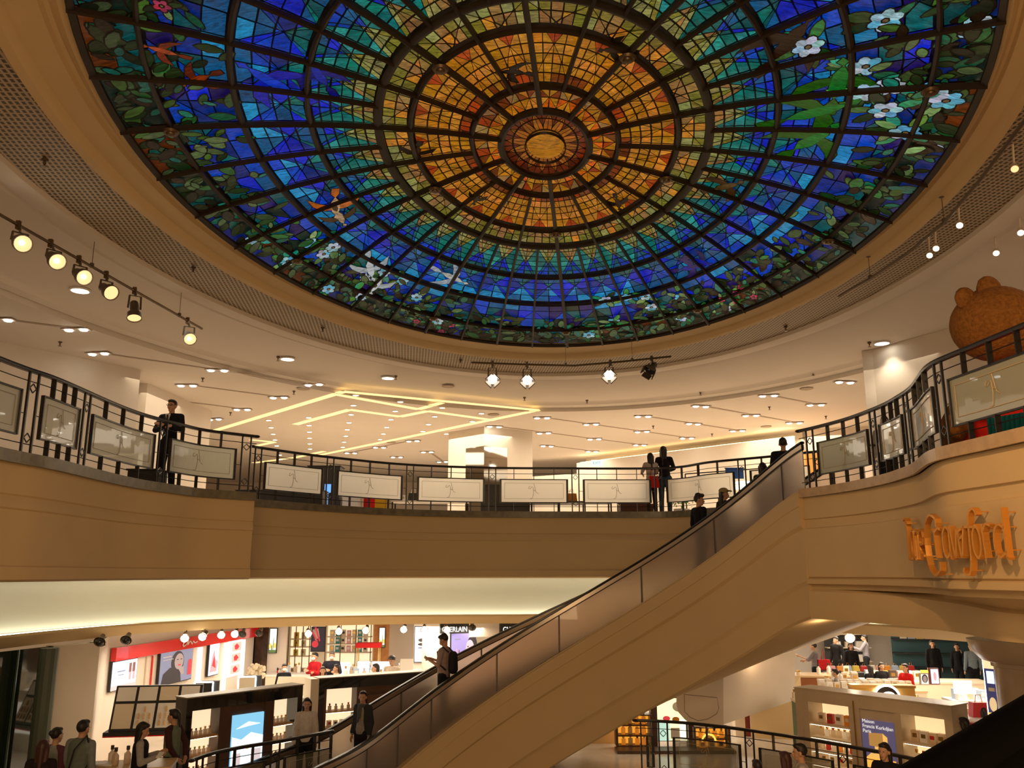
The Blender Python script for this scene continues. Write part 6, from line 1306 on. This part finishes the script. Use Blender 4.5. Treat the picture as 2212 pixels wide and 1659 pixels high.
mb = MB(); mb.add([(-.5, 0, 0), (.5, 0, 0), (.5, .3, .36), (-.5, .3, .36), (-.5, .36, 0), (.5, .36, 0), (.5, .36, .36), (-.5, .36, .36)], [(0, 1, 2, 3), (4, 7, 6, 5), (0, 3, 7, 4), (1, 5, 6, 2), (3, 2, 6, 7), (0, 4, 5, 1)]); tag(mb.build('sloping_display', CREAM, loc=f(.35, .1)), 'cream sloping display block on the white tester counter', 'display block')
for i, (px, y, w_, rz, lab) in enumerate([(660, 26.9, 2.2, 5, 'brown fronted counter below the gilded shelves'), (748, 26.3, 1.9, -4, 'white make-up counter crowded with bottles, left of the standing assistants'), (826, 27.5, 1.2, 0, 'white make-up counter under the green column poster'), (868, 24.9, 1.5, 4, 'white counter with a small white drawer unit'), (940, 24.2, 1.2, 0, 'white counter by the round pillar, partly behind the escalator')]):
    f = counter(lab, px, y, w_, .8, 1.0, [CREAM, WHITEL, WHITEL, WHITEL, CREAM][i], rz, WHITEL, lit=i in (1, 2)); surf(f, w_ * .9, .6, [10, 22, 16, 10, 6][i], 'small cosmetic product on the ' + lab.split(' with')[0].split(' crowded')[0], 'cosmetics on the middle counters', mixA, 1.6)
q_ = Pp(868, 24.9); mb = MB(); mb.box((0, 0, .15), (.45, .3, .3)); mb.box((0, -.155, .15), (.36, .01, .2)); tag(mb.build('drawer_unit', WHITEL, loc=(q_.x + .3, q_.y, FL + 1.0)), 'small white drawer unit on the counter before the tall poster', 'drawer unit')
for i, (px, y, h_, w_, col, nm) in enumerate([(742, 26.4, .35, .4, SCR, 'left of the red topped stand'), (786, 26.2, .40, .35, SCR, 'below the green column poster'), (826, 27.2, .3, .6, SCR, 'low and wide beside the black cap wearer'), (768, 26.3, .25, .3, CREAM, 'cream, among the bottles')]):
    p = Pp(px, y); mb = MB(); mb.box((0, 0, h_ / 2), (w_, .08, h_)); tag(mb.build('lit_sign_block', col, loc=(p.x, p.y, FL + 1.0)), 'small glowing display block on the middle counters, ' + nm, 'display block')
p = Pp(796, 27.6); t = thing('red_topped_stand', 'red topped open display stand before the gilded shelves', 'display stand', (p.x, p.y, FL)); mb = MB(); mb.box((0, 0, 1.75), (.75, .4, .14)); mb.build('red_top', REDC, t); mb = MB(); [mb.box((a * .33, b_ * .16, .87), (.03, .03, 1.7)) for a in (-1, 1) for b_ in (-1, 1)]; mb.build('posts', GOLDC, t); mb = MB(); [mb.box((0, 0, z), (.7, .36, .03)) for z in (.9, 1.25)]; mb.build('shelf', CREAM, t)
p = Pp(878, 24.8); mb = MB(); mb.box((0, 0, .30), (.36, .02, .6), M=Matrix.Rotation(-.15, 3, 'X')); tag(mb.build('white_notice', WHITEL, loc=(p.x, p.y, FL + 1.0)), 'white printed notice propped on the counter before the two assistants in black', 'notice')
# lit wall shelves
def wallshelf(label, px0, px1, y, ys, n, kinds, grp, plab):
    A, B = Pp(px0, y), Pp(px1, y); L = (B - A).length; t = thing('wall_shelves', label, 'shelves', (A.x, A.y, FL)); mb = MB(); mb.box((L / 2, .32, 1.3), (L, .04, 2.6 if LC - FL > 2.6 else 2.4)); mb.build('back_panel', SH, t)
    for x in (0, L / 3, 2 * L / 3, L): mb = MB(); mb.bar((x, .0, 0), (x, .0, LC - FL - .02), .025); mb.build('upright', BRONZE, t)
    for py in ys:
        z = aty(0, py, y).z - FL; mb = MB(); mb.box((L / 2, .15, z), (L, .32, .03)); mb.build('shelf', CREAM, t); row(kinds[0], kinds[1], (A.x + .1, y + .12, FL + z + .016), (B.x - .1, y + .12, FL + z + .016), n, plab, grp, 1.5)
    mb = MB(); mb.box((L / 2, .15, .5), (L, .34, .9)); mb.build('base_cupboard', mat('taupe_lacquer', (.28, .20, .13), .5), t)
wallshelf('warm lit wall shelves with gold boxes, beside the cream pillar', 622, 668, 28.6, (1381, 1398, 1418), 4, ('box', [(YEL, GOLDC), (CREAM, GOLDC), (WOOD, GOLDC)]), 'boxes on the gold wall shelves', 'gold or cream box on the warm wall shelves by the cream pillar')
wallshelf('wide lit wall shelves on thin bronze posts behind the middle counters', 702, 800, 28.6, (1376, 1392, 1410), 8, ('box', [(CREAM, GOLDC), (TEALB, WHITEL), (CREAM, DBR), (PNK, WHITEL)]), 'boxes on the wide wall shelves', 'small product box on the wide lit shelves behind the middle counters')
# ---- below the escalator: amber lit bar shelves
AP = mat('amber_back', (.6, .2, .03), .5, em=(1, .42, .04), es=.8)
def amber(label, px0, px1, y, py0, py1, nsh, extra=None, back=AP):
    A, B = Pp(px0, y), Pp(px1, y); L = (B - A).length; z1, z0 = aty(0, py0, y).z, aty(0, py1, y).z; t = thing('amber_shelves', label, 'shelves', (A.x, A.y, z0)); H_ = z1 - z0
    mb = MB(); mb.box((L / 2, .30, H_ / 2), (L, .04, H_)); mb.build('glowing_back', back, t)
    for k in range(nsh + 1):
        z = H_ * k / nsh; mb = MB(); mb.box((L / 2, .14, z), (L, .3, .03)); mb.build('shelf', DWOOD, t)
        if k < nsh: row(random.choice(['bottle', 'box', 'round']), [(AMB, GOLDC), (glassy, GOLDC), (AMB, DBR)], (A.x + .08, y + .1, z0 + z + .016), (B.x - .08, y + .1, z0 + z + .016), 6, 'amber lit flask on the ' + label, 'flasks on the amber shelves', 1.5)
    for x in (0, L): mb = MB(); mb.box((x, .14, H_ / 2), (.05, .32, H_)); mb.build('side_panel', DWOOD, t)
    return t
amber('amber shelves left of the bright glass display below the escalator', 1330, 1404, 20.8, 1545, 1612, 3)
amber('amber shelves with a round arch below the beam end', 1496, 1570, 20.6, 1572, 1622, 2)
mb = MB(); p = Pp(1526, 20.58); z = aty(0, 1600, 20.58).z; mb.tube([(p.x + .15 * math.cos(i * PI / 10) * 1, p.y, z - .02 + .16 * math.sin(i * PI / 10)) for i in range(11)], .022, 8); tag(mb.build('arch_ornament', glow('arch_gold', (1, .55, .08), 1.6)), 'small glowing golden arch on the amber shelves', 'ornament')
poster('glass_display', 'dazzling pale yellow glass display below the escalator', 'display', 1417, 1483, 1508, 1600, pg('print_butter', (1, .82, .42), 1.5), frame=DWOOD, deco=[(R_(.0, 0, .4, .42), pg('print_mint', (.5, .75, .6), 1)), (R_(.42, .05, .75, .3), WHITEL), (E_(.3, .52, .12, .06), gRED), (E_(.6, .5, .12, .06), ORB), (R_(.72, 0, .98, .5), pg('print_whitegold', (1, .92, .6), 2)), (E_(.7, .8, .2, .12), WHITEL)], onwall=False, y=21.0)
for px0, px1, y, m, lab in [(1250, 1330, 21.5, PLAST_F, 'pale pilaster at the lower left of the amber shelves'), (1404, 1417, 20.9, DWOOD, 'dark wooden post beside the dazzling display'), (1483, 1496, 20.8, DWOOD, 'dark wooden post between the dazzling display and the arch shelves'), (1583, 1604, 22.4, CREAM, 'cream cabinet door below the beam'), (1604, 1615, 22.4, mat('maroon_panel', (.18, .02, .01), .4), 'maroon panel beside the cream cabinet door')]:
    A, B = Pp(px0, y), Pp(px1, y); mb = MB(); mb.prism([tuple(A), tuple(B), (B.x, B.y + .3), (A.x, A.y + .3)], FL, -3.3 if px0 > 1500 else LC - .3 if px0 > 1400 else -2.4); tag(mb.build('shop_post', m), lab, 'post')
A, B = Pp(1330, 20.3), Pp(1583, 20.3); mb = MB(); mb.prism([tuple(A), tuple(B), (B.x, B.y + .5), (A.x, A.y + .5)], FL, aty(0, 1622, 20.3).z); tag(mb.build('bar_counter', DWOOD), 'long dark counter under the amber shelves', 'counter')
# ---- right hand shops
f = counter('brown wooden counter where the person with the red tote stands', 1744, 26.2, 2.2, .9, 1.05, mat('red_brown_wood', (.30, .10, .03), .4), -4, mat('beech_top', (.75, .52, .28), .4)); surf(f, 2.2, .6, 8, 'small item on the brown wooden counter', 'items on the brown counter', mixB, 1.6)
f = counter('cream drawer counter right of the brown counter', 1816, 24.6, 1.1, .9, 1.05, CREAM, -4); surf(f, .8, .5, 8, 'small pale box on the cream drawer counter', 'boxes on the drawer counter', mixB, 1.6)
f = counter('low table with green rim carrying tester bottles, behind the marble cabinet', 1746, 20.6, .7, .7, 1.1, mat('green_rim', (.02, .10, .05), .4), -6); surf(f, .6, .6, 16, 'small tester bottle on the green rimmed table', 'testers on the green rimmed table', [('round', WHITEL, DBR), ('bottle', glassy, GOLDC)], 1.3)
f = counter('wide cream table of stacked white boxes in the right hand shop', 1868, 23.6, 2.8, 1.0, .95, CREAM, 6, mat('beech_top', (.75, .52, .28), .4)); 
for r_ in range(2): row('box', [(WHITEL, CREAM), (CREAM, GOLDC)], f(-1.2, .25 - .45 * r_), f(1.2, .35 - .45 * r_), 14, 'white carton in the long rows on the wide cream table', 'cartons on the wide cream table', 1.7)
f = counter('orange boxed display shelf behind the child in grey', 1825, 20.6, 1.1, .6, .95, mat('red_brown_wood', (.3, .1, .03), .4), -4); row('box', [(ORB, GOLDC), (ORB, WHITEL), (YEL, GOLDC), (BLUEB, WHITEL)], f(-.4, 0), f(.45, 0), 6, 'orange or blue gift box behind the child in grey', 'gift boxes behind the child', 1.5)
f = counter('long handbag table with bright bags at the back of the right hand shop', 1880, 28.4, 3.2, .9, .9, BLACKP, 3, BLACKP); row('bag', [(PNK, GOLDC), (ORB, GOLDC), (BLUEB, GOLDC), (YEL, GOLDC), (REDB, GOLDC), (CREAM, GOLDC)], f(-1.4, 0), f(1.4, 0), 18, 'small bright handbag standing on the long black table', 'handbags on the black table', .95)
f = counter('long counter with grey and blue goods under the dark shelves', 1990, 25.6, 3.4, .9, .95, CREAM, -5); row('box', [(BLUEB, WHITEL), (CREAM, GOLDC), (YEL, GOLDC), (DBR, GOLDC), (PNK, WHITEL)], f(-1.6, 0), f(.4, 0), 16, 'upright carton on the long counter by the person in hoodie', 'cartons by the hoodie wearer', 1.9)
A, B = Pp(1928, 33.6), Pp(2128, 32.8); mb = MB(); t = thing('dark_shelving', 'dark teal shelving wall holding pale bags at the back right', 'shelves', (A.x, A.y, FL), math.atan2(B.y - A.y, B.x - A.x)); L = (B - A).length
mb = MB(); mb.box((L / 2, .3, 1.35), (L, .05, 2.7)); mb.build('back_panel', mat('dark_teal', (.02, .07, .08), .5), t)
for z in (.5, 1.0, 1.5, 1.9, 2.3): mb = MB(); mb.box((L / 2, .12, z), (L, .32, .03)); mb.build('shelf', BLACKP, t)
row('bag', [(CREAM, GOLDC), (BLUEB, GOLDC), (YEL, GOLDC), (PNK, GOLDC)], (A.x + .3, A.y + .1, FL + 1.516), (B.x - .3, B.y + .1, FL + 1.516), 12, 'pale handbag on the dark teal shelving', 'bags on the teal shelving', 1.1)
A, B = Pp(1786, 34.6), Pp(1880, 34.6); t = thing('shoe_shelves', 'dark framed shelves of white trainers at the back, left of the bright lamp', 'shelves', (A.x, A.y, FL)); L = (B - A).length; mb = MB(); mb.box((L / 2, .3, 1.35), (L, .05, 2.6)); mb.build('back_panel', mat('charcoal', (.03, .03, .03), .6), t)
for z in (.6, 1.1, 1.6, 2.1): mb = MB(); mb.box((L / 2, .12, z), (L, .34, .03)); mb.build('shelf', CREAM, t); row('bag', [(WHITEL, BLACKP), (CREAM, BLACKP)], (A.x + .2, A.y + .1, FL + z + .016), (B.x - .2, A.y + .1, FL + z + .016), 5, 'white goods item on the dark framed back shelves', 'goods on the back shelves', 1.3)
f = counter('gold framed display with a round glowing mirror picture behind the marble cabinet', 1906, 18.2, 1.25, .3, 1.72, mat('gold_panel', (.75, .42, .10), .3, metal=.4), -8, GOLDC, name='gold_display', lit=False)
p = f(.05, -.19, -.24); t = thing('round_mirror', 'round mirror with a white light ring on the gold display', 'mirror', p, math.radians(-8)); mb = MB(); mb.tube([(.24 * math.cos(i * PI / 16), 0, .24 * math.sin(i * PI / 16)) for i in range(32)], .022, 8, closed=True); mb.build('light_ring', glow('ring_white', (.9, .95, 1), 7), t); mb = MB(); mb.lathe([(0, .0), (.23, .0), (.23, .01), (0, .01)], n=28, M=Matrix.Rotation(PI / 2, 3, 'X')); mb.build('disc', mat('black_burst', (.03, .02, .02), .2), t); mb = MB(); mb.ball((.03, -.02, .06), (.12, .01, .07), 16, 8); mb.build('burst', glow('burst_white', (1, .95, .9), 2), t)
f = counter('round edged white table with white light boxes, beside the red cardigan', 1993, 18.6, 1.4, .7, 1.12, CREAM, -8, CREAM, legs=True)
mb = MB(); mb.box((0, 0, .07), (.75, .3, .14)); tag(mb.build('light_block', glow('white_block', (1, .98, .95), 3.5), loc=f(-.05, 0)), 'white glowing block on the round edged table', 'light block'); mb = MB(); mb.box((0, 0, 0), (.6, .3, .14)); tag(mb.build('light_block', MATS['white_block'], loc=f(.0, 0, -.28)), 'white glowing block hanging under the round edged table top', 'light block')
poster('standing_advert', 'white rimmed upright advert standing on the glowing table', 'advert', 2016, 2033, 1445, 1477, SCR, frame=mat('wine_frame', (.25, .05, .04), .5), deco=[(E_(.5, .5, .2, .3), gPINK)], onwall=False, y=18.4)
poster('standing_advert', 'small card with a smiling dark haired face on the glowing table', 'advert', 1994, 2010, 1456, 1478, pg('print_cream', (.9, .9, .75), 1.2), frame=CREAM, deco=[(E_(.5, .55, .4, .42), gHAIR), (E_(.5, .5, .26, .34), gSKIN), (E_(.5, .35, .1, .04, 8), WHITEL)], onwall=False, y=18.5)
f = counter('white counter of bright cosmetics in front of the red cardigan', 1944, 19.4, .9, .5, 1.12, CREAM, -8, WHITEL); surf(f, .8, .4, 12, 'bright cosmetic on the white counter before the red cardigan', 'cosmetics before the red cardigan', mixA, 1.5)
def armchair(label, px, y, rz, m, h_=.85):
    p = Pp(px, y); t = thing('armchair', label, 'chair', (p.x, p.y, FL), math.radians(rz)); mb = MB(); mb.ball((0, 0, .46), (.30, .30, .10), 20, 10); mb.build('seat', m, t, True)
    mb = MB(); rows_ = [[(.31 * math.sin(a) * k, .31 * math.cos(a) * k + .0, z + .12 * math.cos(a) * (z > .5)) for a in [-1.9 + 3.8 * i / 16 for i in range(17)]] for k, z in ((.95, .40), (1.05, .60), (1.08, h_), (.98, h_), (.93, .5), (.88, .40))]; mb.grid(rows_); mb.build('backrest', m, t, True)
    for a in (-1, 1):
        for b_ in (-1, 1): mb = MB(); mb.bar((a * .2, b_ * .2, .42), (a * .25, b_ * .25, 0), .03); mb.build('leg', GOLDC, t)
armchair('deep red armchair facing the white make-up desk', 2056, 17.5, 60, mat('red_velvet', (.32, .008, .012), .9), 1.25); armchair('second deep red armchair, behind the make-up desk', 2092, 16.5, -20, MATS['red_velvet'], 1.1)
armchair('cream armchair between the marble cabinet and the red armchair', 2072, 15.75, 120, CREAM, 1.05); armchair('cream armchair in front of the red jumper wearer', 2120, 15.0, 170, CREAM, 1.05)
f = counter('white make-up desk with a red gift bag, beside the light box', 2120, 17.7, 1.0, .6, 1.18, WHITEL, -5, WHITEL, legs=True); put('bag', REDB, GOLDC, f(-.05, 0), 'red gift bag on the white make-up desk', 'gift bag', 0, 1.5)
f = counter('white shelf unit of small bottles below the pale blue shirt wearer', 2106, 19.6, 1.2, .6, 1.25, CREAM, -5, WHITEL); surf(f, .9, .4, 12, 'small bottle on the white shelf unit by the light box', 'bottles by the light box', mixA, 1.5)
poster('lit_back_mirror', 'white back-lit make-up mirror behind the white desk', 'mirror', 2068, 2102, 1473, 1497, pg('print_cream', (.9, .9, .75), 1.2), frame=glow('mirror_rim', (.9, .97, 1), 6), onwall=False, y=18.0)
q_ = Pp(2085, 18.05); mb = MB(); mb.box((0, 0, .5), (.5, .04, 1.3 - .02)); o_ = mb.build('mirror_stand', CREAM); tag(o_, 'cream stand carrying the back-lit mirror', 'stand'); o_.location = (q_.x, q_.y + .035, FL + .14)
f = counter('small table with green leafy sprig and white bottle before the hooded coat', 2078, 14.6, .9, .6, .95, CREAM, 0); mb = MB()
for i in range(14): a = random.uniform(0, 6.28); mb.add([(0, 0, 0), (.06 * math.cos(a) + .03, .06 * math.sin(a), .07), (.16 * math.cos(a), .16 * math.sin(a), .10), (.06 * math.cos(a) - .03, .06 * math.sin(a), .07)], [(0, 1, 2, 3)])
tag(mb.build('leaf_sprig', mat('dark_leaf', (.01, .10, .05), .5), loc=f(-.1, .05)), 'dark green leafy sprig on the small table', 'plant'); surf(f, .6, .4, 5, 'white bottle on the small table by the leafy sprig', 'bottles by the leafy sprig', [('round', WHITEL, CREAM)], 1.6)
# ---------------------------------------------------------------- upper floor goods behind the middle railing
def ubox(name, label, cat, px, y, py0, w_, d, m, z0=UP, rz=0, py1=None):
    z1 = aty(px, py0, y).z; mb = MB(); zb = aty(px, py1, y).z if py1 else z0; h_ = z1 - zb; p = (vx(px, y, z1), y); mb.box((0, 0, h_ / 2), (w_, d, h_)); mb.box((0, 0, h_ + .01), (w_ + .04, d + .04, .02)); mb.box((0, -d / 2 - .01, h_ * .5), (w_ * .8, .01, h_ * .7)); o = mb.build(name, m, loc=(p[0], p[1], zb)); o.rotation_euler = (0, 0, math.radians(rz)); return tag(o, label, cat)
DK = mat('charcoal_display', (.025, .022, .02), .5)
ubox('display_unit', 'dark display unit on the upper floor behind the first middle panel', 'display unit', 705, 24, 1010, .9, .6, DK); ubox('display_unit', 'low dark display unit by the step of the balcony', 'display unit', 610, 22, 1062, 2.2, .6, DK)
mb = MB(); p = aty(708, 1055, 22.6); mb.box((0, 0, 0), (.16, .03, .22)); mb.box((0, .01, (UP - p.z) / 2), (.03, .02, p.z - UP)); tag(mb.build('blue_screen', glow('blue_screen', (.12, .35, .9), 1.5), loc=p), 'small bright blue screen behind the first post pair of the middle railing', 'screen')
ubox('black_unit', 'tall black shelving unit standing against the shop pillar', 'shelving', 1072, 28.5, 1050, 1.0, .6, DK); ubox('black_unit', 'low black cabinet right of the pillar foot', 'cabinet', 1110, 27, 1072, 1.0, .6, DK)
ubox('garment', 'yellow garment hanging below the third middle panel', 'garment', 824, 23.6, 1068, .32, .15, mat('yellow_cloth', (.75, .42, .02), .9)); ubox('garment', 'red and black garment beside the yellow one', 'garment', 802, 24, 1074, .4, .15, REDC); ubox('garment', 'slate blue garment between the red and the yellow ones', 'garment', 816, 24.4, 1072, .3, .15, mat('slate_cloth', (.12, .12, .2), .9))
ubox('white_plinth', 'white plinth seen under the second middle panel', 'plinth', 763, 24, 1076, .5, .5, WHITEL); ubox('white_plinth', 'white plinth seen under the first middle panel', 'plinth', 636, 22.5, 1070, .4, .4, WHITEL); ubox('wooden_plinth', 'wooden plinth seen under the first middle panel, right of the white one', 'plinth', 676, 22.5, 1074, .35, .4, WOOD)
def table(label, px, y, w_, h_, m, items):
    p = (vx(px, y, UP + h_), y); t = thing('shop_table', label, 'table', (p[0], p[1], UP)); mb = MB(); mb.box((0, 0, h_ - .02), (w_, .7, .04)); mb.build('tabletop', m, t)
    for a in (-1, 1):
        for b_ in (-1, 1): mb = MB(); mb.box((a * (w_ / 2 - .04), b_ * .3, h_ / 2 - .02), (.04, .04, h_ - .04)); mb.build('leg', BLACK, t)
    for x, k, m1, m2, lb in items: put(k, m1, m2, (p[0] + x, y, UP + h_), lb, 'goods on the upper floor tables', 0, 1.3)
table('black table with orange bags behind the right of the middle railing', 1205, 25, 1.6, .55, BLACK, [(-.6, 'bag', WHITEL, BLACKP, 'white bag on the black table with orange bags'), (-.1, 'bag', ORB, ORB, 'left orange bag on the black table'), (.3, 'box', WHITEL, GOLDC, 'white box between the orange bags')])
table('black table with an orange bag, right of the first black table', 1262, 24, 1.5, .5, BLACK, [(-.35, 'bag', ORB, ORB, 'orange bag alone on the second black table'), (.3, 'box', WHITEL, GOLDC, 'white box on the second black table')])
table('white table crowded with small goods below the fourth panel', 930, 25, 2.2, .6, WHITEL, [(-.8 + .3 * i, ['box', 'bag', 'round', 'jar'][i % 4], [WHITEL, DK, CREAM, TEALB][i % 4], CHROME, 'small item on the white table below the fourth panel') for i in range(6)])
t = thing('armchair', 'dark upholstered armchair behind the right of the middle railing', 'chair', (vx(1372, 24, UP + .5), 24, UP)); mb = MB(); mb.box((0, 0, .22), (.9, .7, .42)); mb.build('seat', mat('brown_leather', (.10, .03, .015), .5), t); mb = MB(); mb.ball((0, .3, .5), (.45, .14, .25), 18, 10); mb.build('backrest', DK, t, True)
pl = thing('potted_plant', 'bushy green plant in a white pot at the right end of the middle railing', 'potted plant', (vx(1472, 23.2, UP + .4), 23.2, UP)); mb = MB(); mb.lathe([(.14, 0), (.2, .02), (.22, .25), (.2, .25)], n=16); mb.build('pot', WHITEL, pl, True); mb = MB()
for i in range(90):
    a = random.uniform(0, 6.28); r_ = random.uniform(.05, .36); h_ = random.uniform(.3, .75); c_ = Vector((r_ * math.cos(a), r_ * math.sin(a), h_)); u_ = Vector((random.uniform(-1, 1), random.uniform(-1, 1), random.uniform(-.3, 1))).normalized() * .09; v_ = u_.orthogonal().normalized() * .03; mb.add([c_, c_ + u_ * .5 + v_, c_ + u_, c_ + u_ * .5 - v_], [(0, 1, 2, 3)])
mb.build('foliage', mat('fresh_leaf', (.08, .28, .02), .5), pl)
mb = MB(); mb.lathe([(0, 0), (.26, .0), (.28, .05), (.18, .20), (0, .22)], n=20); mb.bar((0, 0, 0), (0, 0, UP - aty(0, 1056, 23.5).z), .03); tag(mb.build('table_lamp', glow('lamp_shade', (1, .85, .6), 3), loc=(vx(1604, 23.5, 2.5), 23.5, aty(0, 1056, 23.5).z)), 'white glowing lamp shade behind the right post pair of the middle railing', 'lamp')
ubox('hanging_banner', 'deep blue banner hanging behind the right end of the middle railing', 'banner', 1586, 24, 1012, .5, .05, mat('deep_blue', (.005, .05, .22), .5), py1=1034)
mb = MB(); p0_, p1_ = aty(1480, 1024, 24), aty(1700, 1008, 24)
mb.bar(p0_, p1_, .03); mb.bar(p0_, Vector((p0_.x, p0_.y, UP)), .03); mb.bar(p1_, Vector((p1_.x, p1_.y, UP)), .03); tag(mb.build('clothes_rail', BLACK), 'thin black clothes rail behind the right end of the middle railing', 'clothes rail')
for px, y, txt in [(1289, 33.0, 'EXIT')]:
    q = aty(px, 1000, y); t = thing('exit_sign', 'pale blue exit sign high on the back wall of the upper shop', 'exit sign', q); mb = MB(); mb.box((0, 0, 0), (.42, .05, .22)); mb.build('panel', mat('pale_blue_panel', (.45, .68, .72), .5, em=(.5, .75, .8), es=.5), t); text_mesh('lettering', 'EXIT出口' if False else 'EXIT', mat('green_print', (.05, .3, .25), .5), .15, Matrix.Translation((0, -.03, -.05)) @ Matrix.Rotation(PI / 2, 4, 'X'), t, .004)
# ground floor goods directly on the floor of the left balcony
mb = MB(); mb.box((0, 0, .17), (.55, .4, .34)); mb.box((0, 0, .36), (.6, .45, .03)); tag(mb.build('black_bin', BLACKP, loc=(vx(318, 15.4, UP + .2), 15.4, UP)), 'low black box at the feet of the man at the left railing', 'box')

p = Pp(86, 13.6); mb = MB(); mb.tube([(-.13, 0, 0), (-.16, 0, .95), (-.12, 0, 1.02), (.12, 0, 1.02), (.16, 0, .95), (.13, 0, 0)], .025, 8); mb.bar((-.14, 0, .8), (.14, 0, .8), .03); mb.box((0, 0, .12), (.3, .35, .04)); tag(mb.build('trolley_frame', mat('pale_green_tube', (.34, .38, .30), .4), smooth=False, loc=(p.x, p.y, FL + .0)), 'pale green tube handle frame standing at the dark shop window edge', 'trolley')

# ---------------------------------------------------------------- lift everything so that the lower floor is z = 0
for o in list(SC.objects):
    if o.parent is None: o.location.z += -FL
